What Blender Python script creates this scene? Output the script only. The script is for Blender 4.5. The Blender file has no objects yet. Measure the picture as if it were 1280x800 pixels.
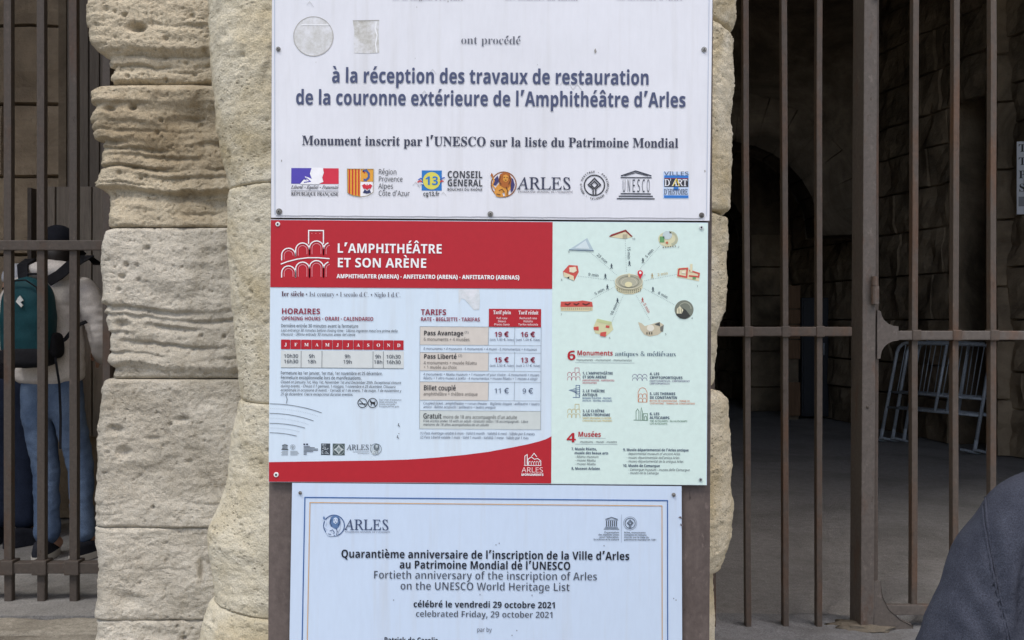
import bpy, bmesh, math, random, unicodedata
from mathutils import Vector, Matrix, noise
from mathutils.geometry import tessellate_polygon

# ------------------------------------------------------------------ camera, sky, sun, exposure
SC = bpy.context.scene
COL = SC.collection
F, CX, CY, EYE = 1237.0, 640.0, 400.0, 1.24     # focal length in photo pixels, picture centre, eye height above the gallery floor

cam = bpy.data.cameras.new('camera')
cam.sensor_width = 36.0
cam.lens = 36.0 * F / 1280.0
cam.clip_start = 0.05
cam.clip_end = 2000.0
camera = bpy.data.objects.new('camera', cam)
COL.objects.link(camera)
camera.location = (0, 0, EYE)
camera.rotation_euler = (math.radians(90), 0, 0)
SC.camera = camera

SUN_EL, SUN_AZ = math.radians(58), math.radians(-38)    # behind the camera, a little to the left
world = bpy.data.worlds.new('World')
SC.world = world
world.use_nodes = True
wn = world.node_tree
bg = wn.nodes['Background']
sky = wn.nodes.new('ShaderNodeTexSky')
sky.sky_type = 'NISHITA'
sky.sun_disc = False
sky.sun_elevation = SUN_EL
sky.sun_rotation = math.pi + SUN_AZ
sky.air_density = 1.0
sky.dust_density = 3.0
wn.links.new(sky.outputs[0], bg.inputs[0])
bg.inputs[1].default_value = 0.15
sl = bpy.data.lights.new('sun', 'SUN')
sl.energy = 1.7
sl.angle = math.radians(18)
sl.color = (1.0, 0.96, 0.9)
sun = bpy.data.objects.new('sun', sl)
COL.objects.link(sun)
sdir = Vector((math.sin(SUN_AZ) * math.cos(SUN_EL), -math.cos(SUN_AZ) * math.cos(SUN_EL), math.sin(SUN_EL)))
sun.rotation_euler = sdir.to_track_quat('Z', 'Y').to_euler()
sun.location = sdir * 50
SC.view_settings.view_transform = 'Standard'
SC.view_settings.look = 'None'
SC.view_settings.gamma = 1.0
SC.view_settings.exposure = 0.38
SC.view_settings.use_curve_mapping = False
SC.cycles.use_denoising = True
SC.cycles.max_bounces = 8

R = random.Random(7)


# ------------------------------------------------------------------ helpers
def PX(px, py, d):
    """a measured photo position at distance d -> world"""
    return Vector(((px - CX) / F * d, d, EYE - (py - CY) / F * d))


def s2l(c):
    c /= 255.0
    return c / 12.92 if c <= 0.04045 else ((c + 0.055) / 1.055) ** 2.4


def lin(rgb, k=1.0):
    return tuple(min(1.0, s2l(v) * k) for v in rgb) + (1.0,)


def interp(tab, v):
    if v <= tab[0][0]:
        return tab[0][1]
    for (a, fa), (b, fb) in zip(tab, tab[1:]):
        if v <= b:
            t = (v - a) / (b - a)
            return fa + (fb - fa) * t
    return tab[-1][1]


class NT:
    """tiny helper around a material's node tree"""
    def __init__(self, name, rough=0.6, metallic=0.0, spec=0.5):
        self.m = bpy.data.materials.new(name)
        self.m.use_nodes = True
        self.t = self.m.node_tree
        self.p = self.t.nodes['Principled BSDF']
        self.p.inputs['Roughness'].default_value = rough
        self.p.inputs['Metallic'].default_value = metallic
        self.p.inputs['Specular IOR Level'].default_value = spec
        self.tc = None

    def n(self, t, **kw):
        o = self.t.nodes.new(t)
        for k, v in kw.items():
            setattr(o, k, v)
        return o

    def l(self, a, b):
        self.t.links.new(a, b)

    def coord(self, scale=(1, 1, 1)):
        if self.tc is None:
            self.tc = self.n('ShaderNodeTexCoord')
        mp = self.n('ShaderNodeMapping')
        mp.inputs['Scale'].default_value = scale
        self.l(self.tc.outputs['Object'], mp.inputs[0])
        return mp.outputs[0]

    def noise(self, scale, detail=4, rough=0.55, stretch=(1, 1, 1), dist=0.0):
        o = self.n('ShaderNodeTexNoise')
        o.inputs['Scale'].default_value = scale
        o.inputs['Detail'].default_value = detail
        o.inputs['Roughness'].default_value = rough
        o.inputs['Distortion'].default_value = dist
        self.l(self.coord(stretch), o.inputs['Vector'])
        return o.outputs[0]

    def voro(self, scale, feature='F1', stretch=(1, 1, 1)):
        o = self.n('ShaderNodeTexVoronoi', feature=feature)
        o.inputs['Scale'].default_value = scale
        self.l(self.coord(stretch), o.inputs['Vector'])
        return o.outputs[0]

    def ramp(self, src, stops):
        o = self.n('ShaderNodeValToRGB')
        e = o.color_ramp.elements
        while len(e) < len(stops):
            e.new(0.5)
        for q, (pos, c) in zip(e, stops):
            q.position = pos
            q.color = c if len(c) == 4 else tuple(c) + (1,)
        self.l(src, o.inputs[0])
        return o.outputs[0]

    def mix(self, fac, a, b, mode='MIX'):
        o = self.n('ShaderNodeMix', data_type='RGBA', blend_type=mode)
        for k, v in ((0, fac), (6, a), (7, b)):
            if hasattr(v, 'is_linked'):
                self.l(v, o.inputs[k])
            else:
                o.inputs[k].default_value = v
        return o.outputs[2]

    def math(self, op, a, b=0.0):
        o = self.n('ShaderNodeMath', operation=op)
        for k, v in ((0, a), (1, b)):
            if hasattr(v, 'is_linked'):
                self.l(v, o.inputs[k])
            else:
                o.inputs[k].default_value = v
        return o.outputs[0]

    def color(self, v):
        if hasattr(v, 'is_linked'):
            self.l(v, self.p.inputs['Base Color'])
        else:
            self.p.inputs['Base Color'].default_value = v
        return self

    def bump(self, h, strength=0.5, dist=0.01):
        o = self.n('ShaderNodeBump')
        o.inputs['Strength'].default_value = strength
        o.inputs['Distance'].default_value = dist
        self.l(h, o.inputs['Height'])
        prev = self.p.inputs['Normal']
        if prev.is_linked:
            self.l(prev.links[0].from_socket, o.inputs['Normal'])
        self.l(o.outputs[0], prev)
        return self


class MB:
    """collects faces with material slots and links them as ONE mesh object"""
    def __init__(self):
        self.v, self.f, self.k, self.mats = [], [], [], []

    def slot(self, m):
        if m not in self.mats:
            self.mats.append(m)
        return self.mats.index(m)

    def add(self, verts, faces, m):
        b, s = len(self.v), self.slot(m)
        self.v += [tuple(q) for q in verts]
        for f in faces:
            self.f.append(tuple(i + b for i in f))
            self.k.append(s)
        return self

    def box(self, x0, x1, y0, y1, z0, z1, m, M=None):
        vs = [Vector((x, y, z)) for z in (z0, z1) for y in (y0, y1) for x in (x0, x1)]
        if M:
            vs = [M @ q for q in vs]
        return self.add(vs, [(0, 2, 3, 1), (4, 5, 7, 6), (0, 1, 5, 4), (2, 6, 7, 3), (0, 4, 6, 2), (1, 3, 7, 5)], m)

    def tube(self, pts, r, m, n=10, cap=True):
        pts = [Vector(p) for p in pts]
        rs = r if isinstance(r, (list, tuple)) else [r] * len(pts)
        vs, fs, prev = [], [], None
        for i, p in enumerate(pts):
            t = (pts[min(i + 1, len(pts) - 1)] - pts[max(i - 1, 0)]).normalized()
            if prev is None:
                a = t.orthogonal().normalized()
            else:
                a = (prev - t * prev.dot(t)).normalized()
            prev = a
            b = t.cross(a)
            for k in range(n):
                w = 2 * math.pi * k / n
                vs.append(p + (a * math.cos(w) + b * math.sin(w)) * rs[i])
        for i in range(len(pts) - 1):
            for k in range(n):
                k2 = (k + 1) % n
                fs.append((i * n + k, i * n + k2, (i + 1) * n + k2, (i + 1) * n + k))
        if cap:
            fs.append(tuple(range(n))[::-1])
            fs.append(tuple((len(pts) - 1) * n + k for k in range(n)))
        return self.add(vs, fs, m)

    def ball(self, c, rx, ry, rz, m, nu=20, nv=12, fn=None):
        c = Vector(c)
        vs, fs = [], []
        for j in range(nv + 1):
            th = math.pi * j / nv
            for i in range(nu):
                ph = 2 * math.pi * i / nu
                q = Vector((math.sin(th) * math.cos(ph), math.sin(th) * math.sin(ph), math.cos(th)))
                s = fn(q) if fn else 1.0
                vs.append(c + Vector((q.x * rx, q.y * ry, q.z * rz)) * s)
        for j in range(nv):
            for i in range(nu):
                i2 = (i + 1) % nu
                fs.append((j * nu + i, (j + 1) * nu + i, (j + 1) * nu + i2, j * nu + i2))
        return self.add(vs, fs, m)

    def prism(self, poly, y0, y1, m):
        """(x, z) outline standing in the XZ plane, from y0 to y1"""
        n = len(poly)
        vs = [(x, y0, z) for x, z in poly] + [(x, y1, z) for x, z in poly]
        tri = tessellate_polygon([[Vector((x, z, 0)) for x, z in poly]])
        fs = [tuple(t) for t in tri] + [tuple(i + n for i in t)[::-1] for t in tri]
        fs += [(i, (i + 1) % n, (i + 1) % n + n, i + n) for i in range(n)]
        return self.add(vs, fs, m)

    def build(self, name, parent=None, smooth=False, bevel=0.0, weld=False):
        me = bpy.data.meshes.new(name)
        me.from_pydata(self.v, [], self.f)
        for m in self.mats:
            me.materials.append(m)
        me.polygons.foreach_set('material_index', self.k)
        bm = bmesh.new()
        bm.from_mesh(me)
        bmesh.ops.remove_doubles(bm, verts=bm.verts, dist=1e-6)
        if bevel:
            es = [e for e in bm.edges if len(e.link_faces) == 2 and e.calc_face_angle(0) > 0.6]
            bmesh.ops.bevel(bm, geom=es, offset=bevel, segments=2, affect='EDGES', profile=0.6, clamp_overlap=True)
        bmesh.ops.recalc_face_normals(bm, faces=bm.faces)
        bm.to_mesh(me)
        bm.free()
        if smooth:
            me.polygons.foreach_set('use_smooth', [True] * len(me.polygons))
        return link(name, me, parent)


def link(name, me, parent=None):
    o = bpy.data.objects.new(name, me)
    COL.objects.link(o)
    if parent is not None:
        o.parent = parent
        r = parent
        off = Vector((0, 0, 0))
        while r is not None and not r.get('local'):
            off += r.location
            r = r.parent
        if r is None:
            o.location = -off          # the mesh is written in world metres, its thing stands at the thing's base
    return o


def tag(o, label=None, cat=None, group=None, kind=None):
    if label:
        o['label'] = label
    if cat:
        o['category'] = cat
    if group:
        o['group'] = group
    if kind:
        o['kind'] = kind
    return o


def thing(name, label, cat, loc=(0, 0, 0), group=None, local=False, rot=(0, 0, 0)):
    o = bpy.data.objects.new(name, None)
    COL.objects.link(o)
    o.location = loc
    o.rotation_euler = rot
    o.empty_display_size = 0.1
    if local:
        o['local'] = 1
    return tag(o, label, cat, group)


def copy_tree(o, parent=None):
    c = o.copy()
    COL.objects.link(c)
    if parent is not None:
        c.parent = parent
    for ch in list(o.children):
        copy_tree(ch, c)
    return c

# ------------------------------------------------------------------ letter outlines
FONT = {}
FONT['r'] = {
 'A': (429, [[0,0,187,482,242,482,428,0,366,0,308,148,118,148,61,0],[138,202,290,202,237,347,229,367,221,396,213,419,203,378,193,347]]),
 'B': (437, [[65,0,65,479,202,479,281,473,338,453,373,417,384,361,378,322,361,291,332,268,293,254,293,251,348,234,369,218,386,197,397,171,400,136,389,78,356,36,303,9,234,0],[126,276,214,276,266,281,299,295,316,320,322,354,315,388,294,411,258,423,205,428,126,428],[126,51,222,51,276,57,311,76,329,104,336,141,329,175,310,202,274,219,218,225,126,225]]),
 'C': (424, [[261,-7,194,1,139,23,96,60,66,109,47,170,41,241,48,309,67,368,101,418,146,455,203,478,271,486,342,479,404,458,379,407,330,425,271,433,202,420,149,382,116,320,105,240,115,160,146,98,198,59,270,46,330,52,385,65,385,13,329,-2]]),
 'D': (490, [[65,0,65,479,213,479,281,473,338,453,386,419,421,374,442,316,449,244,433,138,383,62,304,16,199,0],[126,52,191,52,299,73,364,137,386,242,374,326,338,383,281,417,204,428,126,428]]),
 'E': (373, [[65,0,65,479,333,479,333,427,126,427,126,277,321,277,321,224,126,224,126,53,333,53,333,0]]),
 'F': (348, [[65,0,65,479,333,479,333,427,126,427,126,257,321,257,321,203,126,203,126,0]]),
 'G': (489, [[271,-7,202,1,145,23,100,59,67,108,48,169,41,240,48,310,71,370,107,419,156,456,217,478,289,486,366,479,433,458,409,406,352,425,286,433,209,420,152,382,116,320,104,240,109,186,123,139,146,99,181,70,227,52,285,46,338,49,379,57,379,199,273,199,273,253,439,253,439,18,361,-1]]),
 'H': (498, [[65,0,65,479,126,479,126,277,372,277,372,479,432,479,432,0,372,0,372,224,126,224,126,0]]),
 'I': (228, [[27,0,27,35,83,48,83,431,27,444,27,479,200,479,200,444,144,431,144,48,200,35,200,0]]),
 'J': (183, [[-3,-128,-31,-125,-52,-119,-52,-68,-29,-73,-4,-74,28,-68,52,-44,62,3,62,479,122,479,122,7,114,-53,88,-94,48,-119]]),
 'K': (416, [[65,0,65,479,126,479,126,243,167,289,208,334,338,479,408,479,218,271,416,0,344,0,174,229,126,186,126,0]]),
 'L': (352, [[65,0,65,479,126,479,126,54,335,54,335,0]]),
 'M': (609, [[65,0,65,479,154,479,302,87,456,479,544,479,544,0,484,0,484,295,486,364,489,420,327,0,277,0,119,421,119,364,121,291,121,0]]),
 'N': (511, [[65,0,65,479,135,479,391,83,392,115,390,162,389,209,389,479,445,479,445,0,375,0,118,398,119,340,121,268,121,0]]),
 'O': (524, [[263,-7,194,1,139,24,96,61,65,111,47,171,41,241,47,310,65,370,96,419,139,456,194,479,263,487,329,479,384,456,427,419,458,371,477,310,483,241,477,171,458,111,427,61,384,24,329,1],[263,46,333,59,382,98,411,159,420,241,411,321,382,382,334,421,263,434,193,421,143,382,114,321,105,241,114,159,143,98,192,59]]),
 'P': (406, [[65,0,65,479,192,479,273,471,329,443,361,398,372,338,368,300,354,264,331,233,294,208,245,192,181,187,126,187,126,0],[126,238,174,238,234,244,276,261,301,291,309,336,302,376,280,405,242,422,187,428,126,428]]),
 'Q': (524, [[372,-114,279,-6,269,-7,263,-7,194,1,139,24,96,61,65,111,47,171,41,241,47,310,65,370,96,419,139,456,194,479,263,487,329,479,384,456,427,419,458,371,477,310,483,241,475,159,448,91,404,38,344,6,459,-114],[263,46,333,59,382,98,411,159,420,241,411,321,382,382,334,421,263,434,193,421,143,382,114,321,105,241,114,159,143,98,192,59]]),
 'R': (418, [[65,0,65,479,197,479,275,471,329,446,362,403,372,343,368,308,358,279,342,257,322,239,276,215,408,0,337,0,221,198,126,198,126,0],[126,249,197,249,248,255,283,272,303,301,309,341,303,381,282,407,246,422,194,427,126,427]]),
 'S': (369, [[166,-7,91,-1,34,16,34,74,94,54,168,46,216,51,249,67,270,91,277,123,267,163,232,192,164,222,110,246,72,276,48,314,41,364,45,399,60,429,83,453,114,472,151,483,193,486,266,479,326,459,307,408,253,426,192,433,153,428,124,414,107,392,102,363,112,323,144,294,206,267,278,233,303,214,322,191,333,163,337,128,326,72,291,29,237,2]]),
 'T': (373, [[157,0,157,427,7,427,7,479,366,479,366,427,217,427,217,0]]),
 'U': (491, [[243,-7,164,6,107,42,72,98,61,171,61,479,121,479,121,168,129,117,152,78,191,54,247,46,303,54,341,80,363,120,370,169,370,479,430,479,430,169,425,122,409,79,384,44,348,17,301,-1]]),
 'V': (403, [[171,0,0,479,63,479,171,172,189,117,202,67,213,117,232,173,339,479,403,479,232,0]]),
 'W': (624, [[135,0,8,479,71,479,146,187,159,127,168,73,179,129,194,190,279,479,341,479,429,188,445,127,456,73,465,127,479,187,553,479,616,479,488,0,427,0,334,314,323,353,314,388,309,409,303,372,287,312,196,0]]),
 'X': (393, [[3,0,162,250,13,479,80,479,197,292,316,479,379,479,231,251,391,0,322,0,196,208,67,0]]),
 'Y': (380, [[160,0,160,183,0,479,66,479,190,244,315,479,380,479,221,186,221,0]]),
 'Z': (384, [[26,0,26,46,278,426,33,426,33,479,351,479,351,434,99,54,358,54,358,0]]),
 'a': (377, [[144,-7,99,0,63,19,39,52,31,100,42,148,73,183,127,206,203,215,264,217,264,238,260,277,245,301,222,314,190,318,136,310,89,291,71,335,126,357,193,366,251,359,291,337,314,299,322,245,322,0,279,0,268,51,241,26,216,7,185,-3],[158,41,199,47,234,66,256,98,264,144,264,176,211,174,154,167,118,152,98,130,92,99,97,73,111,55,132,44]]),
 'b': (413, [[228,-7,189,-3,158,9,134,26,116,46,112,46,99,0,57,0,57,511,116,511,116,386,115,343,113,312,116,312,134,333,158,351,189,362,228,366,288,354,336,319,366,261,376,180,366,99,335,41,288,5],[219,42,261,51,291,78,309,122,315,181,304,257,272,302,218,317,169,309,138,284,122,242,116,182,122,121,138,78,169,51]]),
 'c': (322, [[202,-7,157,-2,117,13,83,38,58,73,42,120,37,178,42,238,59,286,85,322,119,347,160,362,206,367,258,361,300,347,282,298,244,309,204,315,145,300,110,254,98,179,104,121,124,79,156,53,201,44,253,51,294,65,294,13,254,-2]]),
 'd': (413, [[184,-7,124,5,77,40,47,98,37,179,47,261,78,319,125,355,186,367,223,363,253,351,297,314,301,314,298,339,297,367,297,511,356,511,356,0,308,0,299,48,278,27,254,9,223,-3],[194,42,243,50,274,73,292,113,298,168,298,179,292,238,276,282,244,309,193,318,152,308,122,279,104,236,98,178,104,121,122,78,152,51]]),
 'e': (379, [[210,-7,162,-2,120,14,85,40,59,76,42,122,37,177,42,232,57,279,81,316,112,344,151,361,196,367,239,362,276,347,305,322,327,290,340,250,344,204,344,168,98,168,107,115,129,76,165,52,213,44,274,50,328,68,328,17,274,-1],[99,216,283,216,277,257,262,290,234,311,196,318,158,312,128,291,109,259]]),
 'f': (231, [[73,0,73,314,10,314,10,342,73,362,73,383,81,443,104,483,141,506,190,514,229,510,260,502,244,456,219,462,191,466,165,461,147,446,136,420,132,383,132,360,223,360,223,314,132,314,132,0]]),
 'g': (413, [[195,-161,123,-156,65,-138,65,-84,125,-105,198,-112,239,-106,271,-85,291,-53,298,-11,298,3,298,27,299,48,251,7,186,-7,123,6,76,42,47,101,37,179,47,257,76,316,123,354,184,367,218,363,249,353,275,336,298,312,301,312,309,360,356,360,356,-6,346,-74,317,-122,267,-152],[194,42,241,49,273,71,292,109,298,165,298,179,292,243,273,285,240,309,193,317,153,308,123,281,104,237,98,179,104,120,123,77,153,51]]),
 'h': (415, [[57,0,57,511,116,511,116,361,113,310,117,310,137,334,164,352,196,362,229,366,287,358,328,335,352,294,361,234,361,0,302,0,302,231,293,278,267,307,222,317,171,308,139,283,122,242,116,186,116,0]]),
 'i': (173, [[87,420,62,429,55,441,52,457,55,474,62,486,87,495,111,486,119,474,122,457,119,441,111,429],[57,0,57,360,116,360,116,0]]),
 'j': (173, [[87,420,62,429,55,441,52,457,55,474,62,486,87,495,111,486,119,474,122,457,119,441,111,429],[15,-161,-15,-159,-37,-153,-37,-106,-16,-110,7,-112,27,-109,43,-101,53,-83,57,-56,57,360,116,360,116,-54,110,-99,92,-133,61,-154]]),
 'k': (359, [[57,0,57,511,116,511,116,244,115,216,113,186,128,201,144,221,158,238,273,360,343,360,197,206,353,0,282,0,157,168,116,132,116,0]]),
 'l': (173, [[57,0,57,511,116,511,116,0]]),
 'm': (628, [[57,0,57,360,105,360,113,311,117,311,137,336,162,353,192,363,223,367,293,352,333,306,337,306,358,333,386,352,418,363,452,367,506,359,543,336,566,294,573,234,573,0,515,0,515,232,507,279,483,308,442,317,397,309,367,287,350,249,344,199,344,0,286,0,286,232,278,279,253,308,212,317,166,308,137,283,122,242,116,187,116,0]]),
 'n': (415, [[57,0,57,360,105,360,113,311,117,311,138,336,165,353,197,363,231,367,287,359,328,336,352,294,361,234,361,0,302,0,302,231,293,278,267,307,222,317,171,308,139,283,122,242,116,187,116,0]]),
 'o': (406, [[202,-7,157,-1,117,15,84,42,58,79,42,126,37,181,48,260,82,318,135,354,204,367,250,361,291,345,324,318,349,282,365,236,370,181,359,102,324,42,272,6],[203,42,251,52,283,79,303,123,309,181,303,238,283,281,251,308,203,317,156,308,123,281,104,238,98,181,104,123,123,79,156,52]]),
 'p': (413, [[57,-161,57,360,106,360,113,311,135,333,158,351,189,363,228,367,288,355,336,321,366,262,376,181,366,100,336,41,288,5,228,-7,189,-3,159,9,116,46,112,46,115,17,116,-13,116,-161],[219,42,249,47,273,61,292,82,304,110,315,181,309,237,291,280,261,308,218,317,171,309,140,286,123,247,116,192,116,181,122,122,138,78,169,51]]),
 'q': (413, [[297,-161,297,-7,298,21,300,48,296,48,278,27,253,9,222,-3,183,-7,124,5,78,40,47,98,37,179,47,261,78,319,126,355,186,367,224,363,254,351,279,333,298,311,309,360,356,360,356,-161],[195,42,242,50,274,73,291,112,298,167,298,179,292,239,274,282,243,309,193,318,151,308,122,279,104,236,98,178,104,121,122,78,152,51]]),
 'r': (277, [[57,0,57,360,106,360,112,294,135,322,160,345,190,361,225,367,247,366,267,363,260,308,241,312,221,313,194,309,169,298,147,279,131,256,120,226,116,192,116,0]]),
 's': (322, [[148,-7,83,-1,35,16,35,70,87,50,149,41,188,44,214,56,229,72,234,94,227,118,201,139,146,164,86,191,48,223,38,244,34,271,43,312,72,342,114,361,169,367,231,361,284,343,264,296,216,312,165,318,133,316,110,307,96,293,91,274,99,249,128,229,183,206,242,179,279,147,288,126,292,99,282,53,253,20,207,0]]),
 't': (242, [[167,-7,115,3,93,16,77,37,66,66,62,105,62,314,11,314,11,343,62,366,86,443,121,443,121,360,225,360,225,314,121,314,121,106,125,77,137,57,154,46,177,42,205,44,228,49,228,4,201,-4]]),
 'u': (415, [[184,-7,127,1,86,24,61,65,53,124,53,360,113,360,113,128,122,81,148,52,193,42,243,51,276,76,293,117,299,173,299,360,358,360,358,0,309,0,301,48,277,23,250,6,218,-3]]),
 'v': (341, [[136,0,0,360,63,360,139,148,151,115,162,80,168,52,179,81,191,116,202,148,278,360,341,360,204,0]]),
 'w': (528, [[106,1,7,361,68,361,118,168,132,110,142,61,151,89,159,124,168,158,232,361,297,361,359,158,373,108,383,62,394,108,409,168,460,361,521,361,421,1,351,1,289,203,274,258,264,299,253,258,238,203,173,1]]),
 'x': (355, [[12,0,142,184,18,360,86,360,178,224,270,360,337,360,212,184,343,0,276,0,178,144,78,0]]),
 'y': (343, [[57,-161,28,-159,7,-156,7,-109,25,-112,47,-113,75,-108,97,-96,114,-75,127,-49,146,-1,1,360,64,360,142,155,160,104,172,57,187,101,206,156,279,360,343,360,187,-49,166,-96,139,-131,103,-154]]),
 'z': (316, [[26,0,26,39,219,314,38,314,38,360,285,360,285,316,94,46,289,46,289,0]]),
 '0': (384, [[192,-7,121,9,72,59,43,137,33,241,37,313,49,373,69,422,99,458,140,479,192,487,262,471,312,422,341,344,351,241,347,169,335,108,314,59,284,23,243,1],[192,44,237,56,268,92,286,154,292,241,286,326,268,388,237,424,192,437,145,424,114,388,98,326,92,241,98,154,114,93,145,56]]),
 '1': (384, [[181,0,181,335,181,382,183,418,164,400,142,381,91,339,60,379,189,479,238,479,238,0]]),
 '2': (384, [[32,0,32,49,158,176,219,241,257,296,266,324,269,355,263,390,246,416,219,431,184,436,152,433,123,424,69,390,38,430,102,470,141,482,184,486,245,478,291,452,320,412,330,359,326,322,314,288,271,224,207,155,107,57,349,54,349,0]]),
 '3': (384, [[162,-7,92,-1,30,19,30,74,96,51,163,43,218,49,256,68,277,98,284,138,275,176,249,202,207,217,150,222,103,222,103,273,151,273,202,279,240,298,263,327,271,363,265,394,247,417,219,432,183,437,147,434,117,425,62,396,33,437,96,472,137,483,183,486,248,478,294,453,322,414,331,367,324,324,304,291,273,267,232,253,282,237,318,213,339,179,346,136,341,97,327,62,302,33,266,12,220,-2]]),
 '4': (384, [[244,0,244,109,14,109,14,159,240,482,301,482,301,162,371,162,371,109,301,109,301,0],[72,162,244,162,244,313,245,372,247,419,231,392,216,367]]),
 '5': (384, [[167,-7,97,0,42,19,42,75,101,52,167,44,215,50,253,69,277,101,286,147,278,189,257,219,219,238,165,244,122,241,83,234,54,253,72,479,312,479,312,426,122,426,111,287,142,292,184,294,251,285,302,257,335,213,346,153,334,87,298,36,242,4]]),
 '6': (384, [[200,-7,157,-1,118,16,84,45,59,86,42,139,37,205,46,307,59,354,79,397,108,434,146,462,195,480,257,486,288,485,316,480,316,430,288,436,258,438,216,434,181,422,153,404,132,380,117,351,106,318,96,244,100,244,118,266,143,284,174,296,213,300,270,291,314,262,343,216,353,154,342,87,311,36,263,4],[199,43,238,50,268,70,288,105,294,154,288,196,271,227,242,247,202,254,172,251,147,241,126,226,110,208,100,187,97,166,108,108,122,82,142,62,168,48]]),
 '7': (384, [[91,0,288,426,29,426,29,479,351,479,351,434,157,0]]),
 '8': (384, [[193,-7,125,2,74,27,43,68,33,122,36,153,47,179,83,221,132,251,100,273,73,299,54,332,48,372,53,406,67,434,89,457,118,473,153,483,192,486,249,479,295,457,325,421,335,372,332,344,323,321,289,283,244,254,298,222,336,181,347,155,351,124,340,70,308,28,258,2],[194,277,253,312,271,337,277,369,271,399,253,421,226,434,191,438,157,434,130,421,112,399,106,369,109,347,118,328,150,299],[192,41,236,46,267,63,286,90,293,123,286,156,266,182,233,203,192,222,181,226,142,206,114,183,97,156,91,122,97,89,116,63,147,46]]),
 '9': (384, [[129,-7,98,-5,68,0,68,51,128,42,171,46,205,57,233,76,254,99,269,128,280,161,289,235,286,235,267,214,243,196,211,183,171,179,116,189,72,217,43,263,33,324,38,371,53,411,76,443,106,467,143,481,187,486,230,481,269,463,302,434,328,393,344,340,349,274,340,173,327,125,307,82,278,46,240,17,191,-1],[184,226,214,229,240,239,261,253,276,272,286,292,289,314,278,371,264,397,244,418,218,432,187,437,149,429,118,409,99,374,92,325,98,284,114,252,143,232]]),
 '.': (180, [[89,-9,61,1,51,16,48,36,51,57,61,71,89,81,119,71,128,57,132,36,128,16,119,1]]),
 ',': (180, [[28,-87,47,-3,61,78,124,78,129,71,104,-8,71,-87]]),
 '-': (216, [[27,154,27,206,189,206,189,154]]),
 '(': (202, [[126,-106,81,-43,51,28,33,104,27,184,33,264,51,342,81,414,126,479,181,479,140,413,111,341,93,263,87,184,93,108,111,32,140,-40,181,-106]]),
 ')': (202, [[21,-106,62,-40,91,32,109,108,115,184,109,263,91,341,61,413,20,479,76,479,120,414,151,342,169,264,174,184,169,104,151,28,120,-43,76,-106]]),
 '+': (384, [[167,74,167,213,33,213,33,261,167,261,167,399,216,399,216,261,349,261,349,213,216,213,216,74]]),
 '/': (250, [[7,0,186,479,243,479,64,0]]),
 ':': (180, [[89,278,61,289,51,303,48,324,51,346,61,359,89,369,119,359,128,346,132,324,128,303,119,289],[89,-9,61,1,51,16,48,36,51,57,61,71,89,81,119,71,128,57,132,36,128,16,119,1]]),
 '&': (492, [[187,-7,124,2,77,28,46,69,36,125,43,172,63,208,96,238,139,266,99,318,85,348,81,382,89,426,114,459,153,480,204,487,252,480,289,459,313,427,321,383,313,344,293,312,262,283,224,258,354,133,382,181,401,240,461,240,434,160,416,125,392,96,490,0,411,0,352,57,318,31,282,11,238,-2],[188,293,245,336,258,358,262,383,258,406,246,423,227,434,202,438,177,435,156,424,143,406,138,383,142,359,151,338],[189,46,229,49,263,60,314,93,174,229,118,186,103,159,97,127,103,94,122,68,151,51]]),
 '!': (181, [[71,135,54,479,126,479,109,135],[90,-9,61,1,51,16,48,36,51,57,61,71,90,81,119,71,128,57,132,36,128,16,119,1]]),
}
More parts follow.
